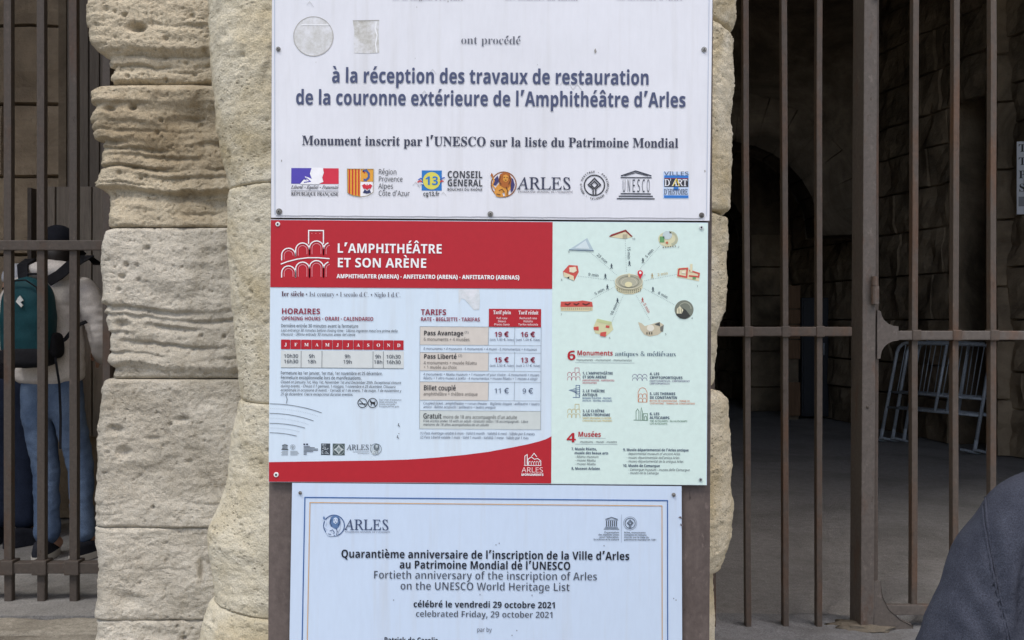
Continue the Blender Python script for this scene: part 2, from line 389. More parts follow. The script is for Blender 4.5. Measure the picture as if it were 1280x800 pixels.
FONT['b'] = {
 'A': (463, [[0,0,169,482,293,482,463,0,354,0,319,114,144,114,109,0],[170,199,295,199,259,311,251,340,241,376,232,407,223,374,212,336,204,311]]),
 'B': (451, [[61,0,61,479,209,479,294,473,354,453,391,416,404,358,399,320,384,289,361,266,330,254,330,251,373,234,391,219,404,199,413,173,416,139,404,81,369,37,313,9,240,0],[162,289,221,289,258,293,282,303,295,321,299,344,294,368,279,384,253,393,216,396,162,396],[162,84,228,84,267,88,292,102,306,122,310,149,306,173,292,192,266,205,225,209,162,209]]),
 'C': (428, [[254,-7,187,1,133,24,91,61,62,110,44,170,39,239,46,307,65,367,97,417,141,454,197,478,264,486,336,477,404,453,372,370,317,392,264,402,212,391,174,358,152,306,144,238,151,171,172,120,209,88,264,78,323,84,386,103,386,18,324,-1]]),
 'D': (497, [[61,0,61,479,211,479,281,473,342,453,391,419,427,374,451,316,458,244,441,138,389,62,307,16,196,0],[162,84,206,84,287,102,336,154,353,242,344,311,318,359,275,387,216,396,162,396]]),
 'E': (376, [[61,0,61,479,337,479,337,396,162,396,162,291,324,291,324,208,162,208,162,84,337,84,337,0]]),
 'F': (369, [[61,0,61,479,335,479,335,396,161,396,161,273,323,273,323,189,161,189,161,0]]),
 'G': (486, [[262,-7,167,9,97,57,53,134,39,241,46,311,68,371,104,419,153,456,215,479,289,486,364,478,432,457,398,376,348,394,289,402,247,397,212,382,183,357,162,324,148,285,144,238,147,194,157,155,173,123,197,98,228,83,269,78,305,80,333,84,333,184,242,184,242,269,433,269,433,21,354,1]]),
 'H': (514, [[61,0,61,479,162,479,162,292,352,292,352,479,453,479,453,0,352,0,352,207,162,207,162,0]]),
 'I': (261, [[22,0,22,58,80,84,80,395,22,422,22,479,240,479,240,422,181,395,181,84,240,58,240,0]]),
 'J': (222, [[10,-141,-24,-139,-49,-134,-49,-49,-27,-54,-2,-56,30,-49,43,-39,52,-23,61,30,61,479,162,479,162,31,157,-25,143,-69,120,-102,89,-124,52,-137]]),
 'K': (446, [[61,0,61,479,162,479,162,260,181,288,202,316,332,479,444,479,277,267,446,0,331,0,205,202,162,171,162,0]]),
 'L': (379, [[61,0,61,479,162,479,162,84,357,84,357,0]]),
 'M': (633, [[61,0,61,479,199,479,312,113,434,479,573,479,573,0,478,0,478,227,479,279,481,336,483,376,357,0,263,0,148,376,148,336,150,278,151,223,151,0]]),
 'N': (546, [[61,0,61,479,189,479,397,120,396,187,394,253,394,479,486,479,486,0,357,0,148,363,149,294,151,226,151,0]]),
 'O': (534, [[267,-7,196,1,139,24,94,61,63,111,45,171,39,241,45,311,63,371,94,419,139,456,196,479,268,487,339,479,396,456,440,419,471,371,489,310,496,241,489,171,471,111,440,61,396,24,339,1],[267,78,323,89,361,122,382,173,389,241,382,308,361,359,323,392,268,402,212,392,174,359,153,308,146,241,153,173,174,122,212,89]]),
 'P': (422, [[61,0,61,479,213,479,294,469,349,439,381,392,392,330,387,289,374,252,351,218,316,193,268,176,206,171,162,171,162,0],[162,254,196,254,234,258,263,271,282,293,289,327,280,365,253,388,208,396,162,396]]),
 'Q': (534, [[363,-114,274,-7,267,-7,196,1,139,24,94,61,63,111,45,171,39,241,45,311,63,371,94,419,139,456,196,479,268,487,339,479,396,456,440,419,471,371,489,310,496,241,488,166,467,101,430,50,377,15,493,-114],[267,78,323,89,361,122,382,173,389,241,382,308,361,359,323,392,268,402,212,392,174,359,153,308,146,241,153,173,174,122,212,89]]),
 'R': (443, [[61,0,61,479,200,479,286,471,345,444,380,399,392,336,388,305,379,278,346,237,302,209,443,0,331,0,216,184,162,184,162,0],[162,267,195,267,238,271,267,283,283,304,289,333,283,362,266,382,236,393,193,396,162,396]]),
 'S': (370, [[167,-7,94,1,31,22,31,117,102,89,138,81,174,77,207,81,228,92,240,108,244,128,237,153,217,172,151,207,114,226,77,253,48,293,39,319,36,350,47,407,80,451,132,477,199,486,271,478,341,453,308,373,249,394,196,402,170,398,151,388,139,373,136,353,141,331,158,313,226,277,289,241,312,220,329,196,339,168,343,133,332,76,297,31,242,3]]),
 'T': (389, [[144,0,144,395,13,395,13,479,376,479,376,395,245,395,245,0]]),
 'U': (508, [[252,-7,168,6,107,42,69,98,57,171,57,479,158,479,158,186,164,136,183,103,213,84,254,78,297,85,327,105,343,138,349,187,349,479,451,479,451,169,445,122,429,79,402,44,363,17,313,-1]]),
 'V': (437, [[163,0,0,479,103,479,193,194,201,167,211,125,218,89,226,125,236,167,243,194,334,479,437,479,273,0]]),
 'W': (649, [[122,0,0,479,100,479,161,218,170,179,179,132,184,92,191,132,199,177,207,211,277,479,373,479,443,211,451,177,459,132,465,92,471,132,480,179,488,218,549,479,649,479,527,0,412,0,347,252,342,274,335,306,328,339,324,364,321,339,314,307,308,274,302,251,238,0]]),
 'X': (448, [[0,0,159,247,10,479,122,479,226,307,327,479,437,479,286,242,448,0,332,0,221,181,109,0]]),
 'Y': (419, [[159,0,159,183,0,479,110,479,209,282,309,479,419,479,260,187,260,0]]),
 'Z': (389, [[16,0,16,66,246,396,22,396,22,479,367,479,367,414,137,84,373,84,373,0]]),
 'a': (406, [[142,-7,97,1,61,22,36,58,28,109,38,160,69,196,121,217,192,226,256,228,256,244,252,269,241,287,223,297,199,300,147,292,96,273,62,341,128,366,203,374,268,366,316,342,346,302,355,244,355,0,286,0,266,49,239,24,213,7,183,-3],[179,67,209,71,234,86,251,109,256,139,256,170,217,168,176,163,150,151,136,132,131,109,134,89,144,76]]),
 'b': (425, [[254,-7,218,-3,191,8,152,41,146,41,129,0,52,0,52,511,152,511,152,392,151,351,148,319,152,319,170,340,192,358,221,369,257,373,312,362,357,326,386,266,395,184,385,102,356,42,311,6],[226,74,253,82,274,103,288,138,293,186,288,232,274,266,253,287,224,293,191,287,169,269,157,239,152,196,152,184,157,138,168,103,191,82]]),
 'c': (345, [[202,-7,129,4,75,39,41,97,30,181,36,242,53,291,81,328,117,353,160,368,210,373,276,366,324,348,295,271,251,287,210,293,167,281,141,243,132,182,137,134,153,101,177,81,210,74,266,83,313,106,313,21,265,-1]]),
 'd': (425, [[168,-7,113,6,69,41,40,101,30,183,40,266,69,325,114,361,171,373,207,369,237,358,259,341,277,319,280,319,276,351,273,393,273,511,373,511,373,0,296,0,277,48,273,48,256,27,233,9,204,-3],[203,73,239,79,262,98,274,128,279,171,279,182,275,229,263,264,239,285,202,292,173,285,151,263,136,229,132,181,136,134,151,101,173,80]]),
 'e': (397, [[218,-7,166,-2,121,14,83,39,54,76,36,123,30,181,36,239,52,288,78,325,113,352,155,368,203,373,272,363,324,330,357,278,368,207,368,158,132,158,138,121,157,92,185,74,223,68,287,75,347,97,347,19,291,-1],[134,225,274,225,269,256,257,281,235,297,204,302,178,298,156,283,141,259]]),
 'f': (260, [[68,0,68,292,13,292,13,340,68,367,68,393,72,435,84,467,103,488,129,503,161,511,198,514,252,509,290,498,264,425,240,432,209,434,191,431,178,422,168,389,168,367,255,367,255,292,168,292,168,0]]),
 'g': (425, [[189,-161,117,-157,52,-139,52,-60,122,-81,196,-88,238,-79,264,-51,273,-4,273,3,274,26,276,48,252,23,228,6,200,-3,168,-7,111,6,67,43,39,103,30,183,39,263,68,323,112,361,171,373,232,360,277,319,288,367,373,367,373,-1,361,-70,327,-120,269,-151],[204,72,237,77,261,94,275,124,279,170,279,182,275,233,261,267,238,286,203,292,164,280,140,243,132,181,141,121,164,84]]),
 'h': (441, [[52,0,52,511,152,511,152,406,151,354,148,319,153,319,173,344,198,361,227,370,259,373,313,366,355,342,382,300,391,239,391,0,291,0,291,214,284,258,264,284,232,293,194,286,169,262,157,224,152,173,152,0]]),
 'i': (205, [[103,412,82,415,64,423,52,438,48,461,52,485,64,500,103,511,141,500,153,485,157,461,153,438,141,423],[52,0,52,367,152,367,152,0]]),
 'j': (205, [[103,412,82,415,64,423,52,438,48,461,52,485,64,500,103,511,141,500,153,485,157,461,153,438,141,423],[23,-161,-12,-159,-43,-153,-43,-74,-20,-79,4,-81,23,-78,38,-69,49,-52,52,-25,52,367,152,367,152,-39,149,-72,139,-101,123,-126,98,-145,65,-157]]),
 'k': (416, [[52,0,52,511,152,511,152,282,151,241,147,199,169,228,192,255,295,367,408,367,262,208,416,0,301,0,196,148,152,114,152,0]]),
 'l': (205, [[52,0,52,511,152,511,152,0]]),
 'm': (659, [[52,0,52,367,129,367,142,319,148,319,168,344,194,361,223,370,254,373,292,370,323,361,348,343,366,319,375,319,395,344,422,361,452,370,483,373,538,366,577,342,601,300,609,239,609,0,509,0,509,214,503,258,484,284,454,293,420,287,398,266,385,231,381,184,381,0,281,0,281,214,274,258,256,284,226,293,191,286,168,262,157,224,152,173,152,0]]),
 'n': (441, [[52,0,52,367,129,367,142,319,148,319,168,344,196,361,227,370,261,373,314,366,355,342,382,300,391,239,391,0,291,0,291,214,287,249,277,274,258,288,232,293,193,286,169,262,157,224,152,173,152,0]]),
 'o': (416, [[207,-7,158,-1,116,16,80,43,53,80,36,128,30,184,42,265,78,324,134,361,209,373,258,368,300,351,336,324,363,287,380,241,386,184,373,103,337,43,281,6],[208,74,242,81,266,102,279,136,283,184,279,232,266,266,242,286,208,293,173,286,150,266,137,232,132,184,137,136,150,102,173,81]]),
 'p': (425, [[52,-161,52,367,134,367,148,319,152,319,192,357,221,369,257,373,312,362,357,326,386,266,395,184,385,102,355,42,310,6,254,-7,218,-3,191,8,152,41,147,41,152,-13,152,-161],[226,74,256,82,276,103,289,138,293,186,285,246,262,282,224,293,191,287,169,269,157,239,152,196,152,184,157,138,168,103,191,82]]),
 'q': (425, [[273,-161,273,-7,277,48,273,48,256,27,234,9,205,-3,168,-7,113,6,68,41,40,101,30,183,40,266,69,325,114,361,171,373,207,369,236,358,259,341,277,319,288,367,373,367,373,-161],[204,72,239,78,262,96,275,127,279,170,279,182,275,229,263,264,239,285,203,292,172,285,150,263,137,229,132,181,141,121,164,84]]),
 'r': (305, [[52,0,52,367,128,367,143,305,148,305,167,331,192,353,222,368,257,373,274,373,291,371,283,277,269,279,254,280,205,271,183,259,167,242,156,218,152,187,152,0]]),
 's': (334, [[152,-7,86,-2,31,15,31,97,94,75,155,67,181,69,197,75,207,86,209,98,204,115,183,132,131,156,74,185,54,201,41,220,33,243,30,271,40,316,70,348,116,367,176,373,241,367,304,344,274,273,223,292,174,299,141,293,129,276,136,259,157,244,206,223,261,197,281,181,296,162,305,138,308,109,298,59,269,23,220,1]]),
 't': (292, [[178,-7,119,4,96,19,78,41,67,73,63,115,63,292,16,292,16,334,71,367,99,444,163,444,163,367,266,367,266,292,163,292,163,115,166,97,176,84,189,76,207,73,239,77,270,84,270,10,230,-2]]),
 'u': (441, [[181,-7,127,1,86,25,59,67,51,128,51,367,151,367,151,152,154,118,164,93,183,78,209,73,248,81,272,104,284,142,289,194,289,367,389,367,389,0,312,0,299,47,293,47,273,23,246,6,214,-3]]),
 'v': (382, [[139,0,0,367,105,367,176,158,185,119,189,83,207,158,277,367,382,367,242,0]]),
 'w': (575, [[111,0,7,367,106,367,148,204,157,164,164,118,168,84,174,109,179,142,184,172,188,191,233,367,343,367,386,191,393,161,399,118,402,84,409,117,417,163,427,204,470,367,568,367,463,0,354,0,326,128,318,162,307,211,296,258,288,290,278,258,267,211,256,162,248,127,218,0]]),
 'x': (388, [[3,0,128,187,9,367,123,367,194,250,266,367,379,367,260,187,385,0,271,0,194,126,117,0]]),
 'y': (382, [[74,-161,44,-159,23,-156,23,-77,41,-79,62,-81,91,-76,112,-62,128,-41,139,-16,146,3,0,367,109,367,179,161,187,130,191,97,198,130,207,161,274,367,382,367,227,-47,202,-97,166,-133,123,-154]]),
 'z': (328, [[18,0,18,59,188,290,28,290,28,367,302,367,302,302,136,77,308,77,308,0]]),
 '0': (384, [[192,-7,116,9,64,59,34,137,24,240,28,312,41,373,62,422,93,457,136,479,192,487,266,471,318,422,349,344,359,240,355,168,343,107,321,59,290,23,247,1],[192,75,223,86,244,116,255,168,258,240,255,312,244,363,223,394,192,405,159,394,139,363,128,312,125,240,128,168,139,117,159,86]]),
 '1': (384, [[176,0,176,277,177,323,179,373,164,358,144,340,89,296,39,357,194,479,277,479,277,0]]),
 '2': (384, [[27,0,27,71,147,192,206,254,238,300,248,344,244,369,232,388,213,398,189,402,162,398,136,389,81,353,26,418,69,451,123,477,197,486,241,482,278,469,308,449,330,423,344,392,348,357,344,319,333,284,287,219,215,148,153,90,153,86,362,86,362,0]]),
 '3': (384, [[164,-7,91,0,26,19,26,106,91,82,153,74,199,78,229,93,246,116,251,146,241,179,227,192,206,201,136,208,99,208,99,286,136,286,204,294,223,304,236,317,244,350,240,373,228,390,207,401,176,404,143,401,116,393,73,369,26,439,92,473,134,483,183,486,249,479,300,456,332,421,343,372,336,327,313,293,280,268,240,253,291,238,327,216,350,183,357,139,352,100,337,65,311,35,274,12,225,-2]]),
 '4': (384, [[216,0,216,99,12,99,12,170,222,479,315,479,315,178,373,178,373,99,315,99,315,0],[101,178,216,178,216,259,217,297,218,338,221,363,205,337,189,311]]),
 '5': (384, [[162,-7,91,0,33,19,33,107,93,85,158,76,198,81,227,94,245,118,251,152,241,192,208,216,155,224,116,221,83,213,42,235,61,479,321,479,321,393,149,393,141,299,165,304,202,306,243,302,279,289,310,269,333,241,348,204,353,161,341,91,305,38,245,4]]),
 '6': (384, [[199,-7,152,-1,110,16,74,44,47,85,29,138,23,203,29,286,51,362,69,396,93,426,124,451,162,469,209,481,264,485,297,484,328,480,328,399,301,404,271,406,218,401,178,387,151,364,132,334,122,298,117,256,121,256,137,278,159,296,188,308,225,312,282,302,325,272,353,224,362,160,351,91,318,38,266,4],[197,74,224,79,245,95,259,121,264,158,260,190,248,213,228,229,199,234,160,224,134,199,124,167,132,124,157,89,175,78]]),
 '7': (384, [[74,0,254,394,18,394,18,479,362,479,362,416,181,0]]),
 '8': (384, [[192,-7,121,2,67,28,34,68,23,122,30,166,51,202,80,229,116,251,86,273,61,299,44,331,38,371,44,406,60,434,84,457,117,473,153,482,192,486,232,482,268,473,299,457,324,434,340,406,345,370,339,331,321,299,293,274,259,253,308,222,346,181,356,154,360,124,354,87,339,55,313,29,279,9,239,-3],[192,296,232,321,246,339,250,363,246,383,233,399,214,408,192,412,169,408,150,399,138,383,134,363,138,340,151,322],[191,68,224,72,247,84,261,103,266,127,255,159,229,184,196,204,187,209,137,174,122,153,118,128,122,104,136,84,159,72]]),
 '9': (384, [[119,-7,87,-6,55,-2,55,79,83,74,113,73,166,77,205,92,233,114,251,144,262,181,267,222,263,222,226,183,197,171,157,167,102,177,58,206,31,254,22,318,32,388,66,441,117,474,184,485,231,479,273,462,309,434,337,393,354,340,360,274,354,193,333,117,314,83,291,53,259,28,221,9,175,-3],[184,244,224,254,250,279,259,311,251,354,227,390,209,400,187,404,160,398,138,383,124,357,119,319,123,288,136,264,156,249]]),
}
FONT['s'] = {
 'A': (437, [[-9,0,-9,18,9,21,23,30,49,74,206,466,224,466,384,87,411,34,425,22,443,18,443,0,229,0,229,18,270,25,283,46,273,81,253,132,103,132,78,71,76,59,74,48,87,26,123,18,128,18,128,0],[113,161,242,161,177,319]]),
 'B': (443, [[16,0,16,17,45,22,62,32,72,51,74,82,74,369,69,412,51,433,16,438,16,456,221,456,318,444,377,409,396,351,384,302,348,268,287,247,360,223,404,185,418,132,407,76,371,34,314,9,238,0],[182,252,188,252,234,257,263,272,279,301,285,345,281,385,269,412,248,428,216,434,198,432,188,425,182,391],[222,24,259,31,283,49,297,81,301,128,295,176,277,208,245,225,197,231,182,231,182,65,191,33,202,27]]),
 'C': (468, [[257,-11,193,-3,137,20,91,56,56,104,33,162,26,228,34,293,56,351,92,398,139,435,195,458,259,466,309,459,367,440,388,435,408,443,419,466,437,466,437,308,420,308,392,364,356,407,313,434,266,443,198,419,157,347,144,226,159,114,203,46,278,23,318,29,358,44,396,71,428,106,447,89,396,33,332,1]]),
 'D': (496, [[20,0,20,17,47,21,63,29,71,46,74,74,74,374,71,407,61,426,43,436,15,438,15,456,222,456,328,441,406,396,452,324,468,228,442,101,362,26,228,0],[222,24,279,37,319,75,343,139,351,229,337,342,294,411,223,433,202,431,190,423,182,385,182,72,190,34,202,27]]),
 'E': (442, [[14,0,14,17,44,20,62,29,72,48,75,78,75,369,72,404,62,426,44,435,16,438,16,456,399,456,399,319,383,319,369,373,340,406,296,424,232,431,200,428,186,417,183,388,183,246,193,246,232,252,259,269,277,299,288,345,304,345,304,118,287,118,273,181,259,201,241,213,186,222,183,67,185,47,192,35,231,28,276,31,313,39,344,53,371,75,393,104,411,143,430,143,402,0]]),
 'F': (404, [[16,0,16,17,44,23,62,33,72,53,74,84,74,375,71,405,62,423,43,433,14,438,14,456,393,456,393,319,377,319,368,357,355,386,336,406,310,421,275,428,229,431,200,429,186,421,182,398,182,247,190,247,229,253,256,271,274,301,284,347,302,347,302,118,285,118,274,168,257,201,229,218,189,224,182,224,182,81,188,43,196,31,209,23,257,17,257,0]]),
 'G': (508, [[268,-10,200,-3,141,19,93,55,57,103,35,161,28,229,35,294,57,352,93,399,139,435,195,458,257,466,312,459,369,441,388,436,406,443,419,466,437,466,437,308,420,308,403,346,382,379,357,406,329,426,299,439,267,443,200,419,159,347,146,228,154,135,180,67,221,27,276,13,308,16,328,27,339,46,343,71,343,128,339,154,329,170,309,179,276,182,276,198,501,198,501,182,473,179,457,171,449,154,446,128,446,29,357,-1]]),
 'H': (523, [[16,0,16,17,44,22,62,32,72,50,74,81,74,379,72,406,62,424,44,434,16,438,16,456,242,456,242,438,204,432,187,415,182,379,182,251,342,251,342,379,337,415,321,432,282,438,282,456,507,456,507,438,478,433,461,424,452,407,449,379,449,81,452,52,461,33,478,22,507,17,507,0,282,0,282,17,311,22,329,31,339,49,342,81,342,221,182,221,182,81,185,50,194,32,212,22,242,17,242,0]]),
 'I': (261, [[13,0,13,17,42,23,61,32,72,49,75,75,75,387,72,412,63,427,44,435,13,438,13,456,244,456,244,438,214,435,196,427,186,412,183,387,183,77,187,44,206,26,246,17,246,0]]),
 'J': (331, [[109,-65,78,-62,51,-54,29,-40,12,-22,1,-1,-3,23,0,44,11,61,26,71,44,74,64,71,79,62,89,47,93,28,84,-1,77,-19,84,-35,105,-41,126,-37,139,-25,148,22,148,367,142,409,134,422,122,430,79,438,79,456,314,456,314,438,277,431,266,423,259,411,255,367,255,89,239,3,190,-48]]),
 'K': (511, [[16,0,16,17,46,22,63,32,72,50,75,81,75,379,72,406,63,424,45,434,17,438,17,456,242,456,242,438,205,432,187,415,183,379,183,234,321,373,342,398,348,418,334,433,291,438,291,456,486,456,486,438,477,438,415,419,344,361,271,285,463,46,487,25,519,17,519,0,281,0,281,17,306,18,322,21,334,34,316,66,199,213,183,198,183,81,186,50,195,32,213,22,242,17,242,0]]),
 'L': (427, [[16,0,16,17,44,22,62,32,72,50,74,81,74,379,72,407,62,425,44,434,16,438,16,456,250,456,250,438,208,434,196,427,188,416,182,379,182,83,186,47,200,31,234,28,278,31,314,39,344,56,369,79,391,112,409,154,427,154,402,0]]),
 'M': (634, [[14,0,14,17,43,22,62,32,72,50,75,79,75,382,71,416,53,432,15,438,15,456,184,456,317,142,449,456,617,456,617,438,590,433,573,423,563,406,560,378,560,86,565,43,582,23,617,17,617,0,396,0,396,17,433,25,450,44,454,83,454,399,288,0,270,0,106,389,106,80,109,48,119,29,139,21,169,17,169,0]]),
 'N': (494, [[403,-11,107,350,107,78,109,49,118,31,137,22,167,17,167,0,18,0,18,17,54,23,71,41,76,78,76,388,36,433,18,438,18,456,157,456,391,168,391,377,386,414,369,432,331,438,331,456,479,456,479,438,451,434,433,425,424,407,422,377,422,-11]]),
 'O': (525, [[261,-11,213,-6,168,7,129,29,94,58,66,93,45,134,32,179,28,228,32,276,45,321,66,362,94,397,129,426,170,448,216,462,266,466,313,462,357,448,397,427,431,398,459,364,481,323,494,277,498,228,494,179,481,134,459,93,431,58,396,29,355,7,309,-6],[264,12,328,36,367,108,379,228,372,321,348,388,309,429,260,443,196,419,158,347,145,228,153,135,177,67,215,26]]),
 'P': (418, [[16,0,16,17,44,22,62,32,72,50,74,81,74,379,72,406,62,424,44,434,16,438,16,456,213,456,287,452,336,440,366,422,389,398,404,367,409,332,398,281,367,240,314,214,242,206,182,206,182,81,185,50,194,32,212,22,242,17,242,0],[182,229,202,229,244,236,272,253,287,283,292,329,288,374,275,406,252,425,216,431,189,424,182,398]]),
 'Q': (525, [[378,-116,296,-103,232,-64,187,-1,141,21,102,50,70,86,47,129,32,177,28,228,32,276,45,321,66,362,94,397,129,426,170,448,216,462,266,466,313,462,357,448,397,427,431,398,459,364,481,323,494,277,498,228,487,152,454,86,401,34,331,0,378,-61,444,-81,492,-73,495,-92,435,-109],[266,12,329,36,367,108,380,228,372,321,348,388,310,429,260,443,196,419,158,347,145,228,153,135,178,67,216,26]]),
 'R': (473, [[16,0,16,17,44,22,62,32,72,50,74,81,74,379,72,406,62,424,44,434,16,438,16,456,217,456,305,448,367,426,404,388,417,334,406,285,372,248,315,224,432,51,452,26,478,17,480,0,338,0,202,212,182,212,182,81,185,50,194,32,212,22,242,17,242,0],[182,234,203,234,249,240,279,258,298,290,303,336,295,389,268,421,224,431,202,429,190,422,182,386]]),
 'S': (390, [[43,-11,43,158,62,158,83,94,112,49,149,23,197,15,231,20,257,36,273,60,279,89,266,129,225,160,163,191,112,221,77,253,57,289,49,332,54,370,67,403,88,429,115,449,148,462,184,466,229,461,282,448,292,446,299,444,313,450,321,466,339,466,339,319,322,319,311,354,293,385,272,410,248,429,222,441,194,444,163,440,139,427,124,406,119,380,124,356,137,337,189,303,253,273,317,233,337,211,350,188,359,133,354,93,339,58,314,29,281,8,240,-6,192,-10,158,-8,126,1,98,9,84,12,69,7,61,-11]]),
 'T': (423, [[92,0,92,17,123,21,142,31,152,50,156,81,156,433,149,433,102,426,65,403,41,367,29,318,11,318,11,456,411,456,411,317,393,317,374,382,333,420,269,433,263,433,263,81,267,49,276,30,296,21,328,17,328,0]]),
 'U': (492, [[248,-13,168,-2,114,28,83,81,73,155,73,379,70,406,61,424,43,434,15,438,15,456,241,456,241,438,202,432,185,415,181,379,181,139,186,88,203,51,232,29,274,22,340,37,379,83,392,159,392,378,389,406,379,423,361,433,328,438,328,456,474,456,474,438,448,432,433,422,425,404,422,378,422,181,412,92,380,32,326,-2]]),
 'V': (428, [[212,-13,44,381,22,420,8,432,-14,438,-14,456,211,456,211,438,166,432,156,423,152,409,161,378,258,143,348,377,354,409,351,423,342,432,299,438,299,456,442,456,442,438,423,436,408,427,382,383,229,-13]]),
 'W': (611, [[171,-11,32,393,15,427,3,436,-16,438,-16,456,181,456,181,438,150,432,143,423,141,411,148,373,223,153,301,353,286,399,278,418,267,429,229,438,229,456,439,456,439,438,404,432,393,412,399,386,474,166,541,369,549,406,546,421,538,431,503,438,503,456,624,456,624,438,607,433,594,421,575,379,446,-11,428,-11,316,309,190,-11]]),
 'X': (471, [[12,0,12,17,53,29,90,67,193,208,78,386,47,425,33,435,16,438,14,456,244,456,244,438,229,438,200,433,190,415,202,388,264,289,322,373,339,414,328,432,293,438,293,456,458,456,458,438,454,438,427,434,403,423,357,373,281,264,413,57,436,28,461,17,464,0,238,0,238,17,243,17,278,23,290,41,274,79,209,183,138,81,124,45,137,24,174,17,174,0]]),
 'Y': (426, [[102,0,102,17,131,22,148,32,157,50,161,81,161,179,46,387,29,414,14,429,1,435,-13,438,-13,456,207,456,207,438,196,438,167,432,156,416,164,392,248,226,333,366,348,408,336,431,298,438,295,438,295,456,439,456,439,438,409,424,383,392,268,203,268,81,271,50,280,32,298,22,328,17,328,0]]),
 'Z': (442, [[20,0,20,11,276,430,214,430,141,420,115,407,94,386,77,356,61,316,44,316,57,456,406,456,406,443,153,29,239,29,302,37,349,61,384,103,407,164,424,164,407,0]]),
 'a': (344, [[254,-10,216,1,200,35,151,2,96,-9,64,-4,41,12,25,34,20,63,31,103,63,136,119,164,199,190,199,241,196,266,187,282,171,292,148,296,115,290,104,274,113,257,123,231,119,214,110,202,95,193,77,191,59,194,44,203,36,218,33,237,37,259,49,278,69,295,94,308,126,316,162,318,223,312,263,292,286,258,293,210,293,62,295,39,304,34,321,42,329,28,294,-1],[151,33,174,41,199,63,199,169,154,152,127,123,118,84,127,46]]),
 'b': (361, [[43,-12,43,388,37,428,8,439,8,456,138,456,138,279,176,308,221,318,254,313,284,299,308,276,327,245,338,208,342,166,337,118,323,75,300,40,269,13,233,-4,192,-10,148,-1,105,28,53,-12],[183,14,213,23,232,49,242,95,245,160,242,213,231,251,212,273,184,280,155,269,144,257,138,242,138,68,149,28]]),
 'c': (293, [[156,-10,119,-5,87,11,59,36,38,68,24,107,19,150,24,196,40,237,64,271,96,297,133,313,174,319,218,314,250,298,271,274,277,245,274,228,266,215,253,207,237,204,206,216,196,251,197,261,197,271,191,291,169,297,138,284,118,248,112,187,118,123,137,76,166,48,204,38,239,47,271,72,285,61,227,8]]),
 'd': (370, [[139,-10,107,-5,78,11,53,34,35,67,23,104,19,147,23,196,36,237,56,272,81,297,112,313,146,318,188,309,223,280,223,401,221,419,212,430,176,439,176,456,319,456,319,75,324,41,334,32,353,28,353,11,294,6,223,-10,223,39,188,2],[171,28,187,32,202,41,214,57,223,76,223,242,217,257,206,269,174,281,147,273,131,250,121,210,118,153,121,98,129,58,146,36]]),
 'e': (301, [[154,-10,117,-5,84,11,58,35,37,68,24,109,19,157,24,202,38,241,59,273,87,298,120,313,157,318,209,309,249,280,274,234,283,173,283,166,117,166,127,97,154,56,199,42,237,53,270,86,285,73,228,11],[116,192,202,192,202,215,193,277,181,292,161,297,127,273,116,203]]),
 'f': (213, [[15,0,15,16,39,22,49,35,52,73,52,277,16,277,16,310,52,310,52,353,61,401,84,436,123,457,174,465,212,460,240,446,257,424,263,399,261,381,252,367,239,358,224,355,196,365,187,376,184,391,193,421,196,427,197,433,193,441,180,443,163,440,153,430,148,390,148,310,203,310,203,277,148,277,148,65,150,40,158,26,173,18,199,16,199,0]]),
 'g': (327, [[146,-141,89,-136,48,-122,22,-100,14,-74,28,-46,68,-26,35,-1,23,30,28,53,42,74,67,92,102,110,42,151,22,212,27,242,39,268,61,289,88,305,121,315,157,318,196,315,233,304,317,304,317,268,268,268,286,237,292,203,288,176,276,151,258,131,234,116,205,106,172,103,157,103,142,104,112,94,104,84,101,71,111,54,141,49,176,49,259,41,285,29,303,13,312,-9,316,-37,305,-80,272,-113,219,-133],[157,124,178,129,191,146,197,173,199,211,197,249,191,276,178,292,157,297,137,292,124,276,117,249,114,211,117,173,124,146,137,129],[161,-116,218,-111,252,-94,263,-66,260,-51,249,-41,205,-34,97,-34,79,-52,73,-73,78,-89,94,-103,122,-113]]),
 'h': (381, [[18,0,18,16,45,26,52,56,52,399,46,429,36,437,19,440,19,456,148,456,148,267,191,306,243,318,292,307,321,271,331,212,331,56,337,26,347,19,363,16,363,0,202,0,202,16,207,16,228,26,235,56,235,217,229,258,219,268,203,271,173,262,148,235,148,56,154,26,164,19,180,16,180,0]]),
 'i': (198, [[101,362,81,366,65,377,54,393,51,412,54,432,65,449,81,459,101,463,121,459,137,449,147,432,151,412,147,393,136,377,120,366],[18,0,18,16,46,26,52,56,52,252,47,285,20,293,21,310,148,310,148,56,154,26,180,16,180,0]]),
 'j': (209, [[106,363,86,367,70,378,59,394,56,414,59,433,71,450,87,461,106,465,126,461,142,450,153,433,157,414,153,394,142,378,126,367],[36,-141,-11,-131,-44,-106,-53,-88,-56,-70,-53,-53,-44,-40,-32,-32,-15,-29,15,-39,23,-51,26,-66,19,-87,11,-103,16,-113,31,-117,49,-113,58,-100,64,-54,64,250,56,284,43,291,22,294,22,310,159,310,159,-22,151,-73,127,-111,88,-133]]),
 'k': (359, [[17,0,17,16,46,26,52,56,52,398,47,429,38,436,20,439,21,456,148,456,148,168,227,248,239,264,244,278,235,289,209,293,206,293,206,310,345,310,345,293,308,284,274,260,222,209,346,34,360,21,376,16,376,0,211,0,211,16,217,16,233,20,239,32,232,49,163,147,148,134,148,56,154,26,180,16,180,0]]),
 'l': (199, [[18,0,18,16,46,26,52,56,52,398,47,429,38,436,20,439,20,456,148,456,148,56,154,26,180,16,180,0]]),
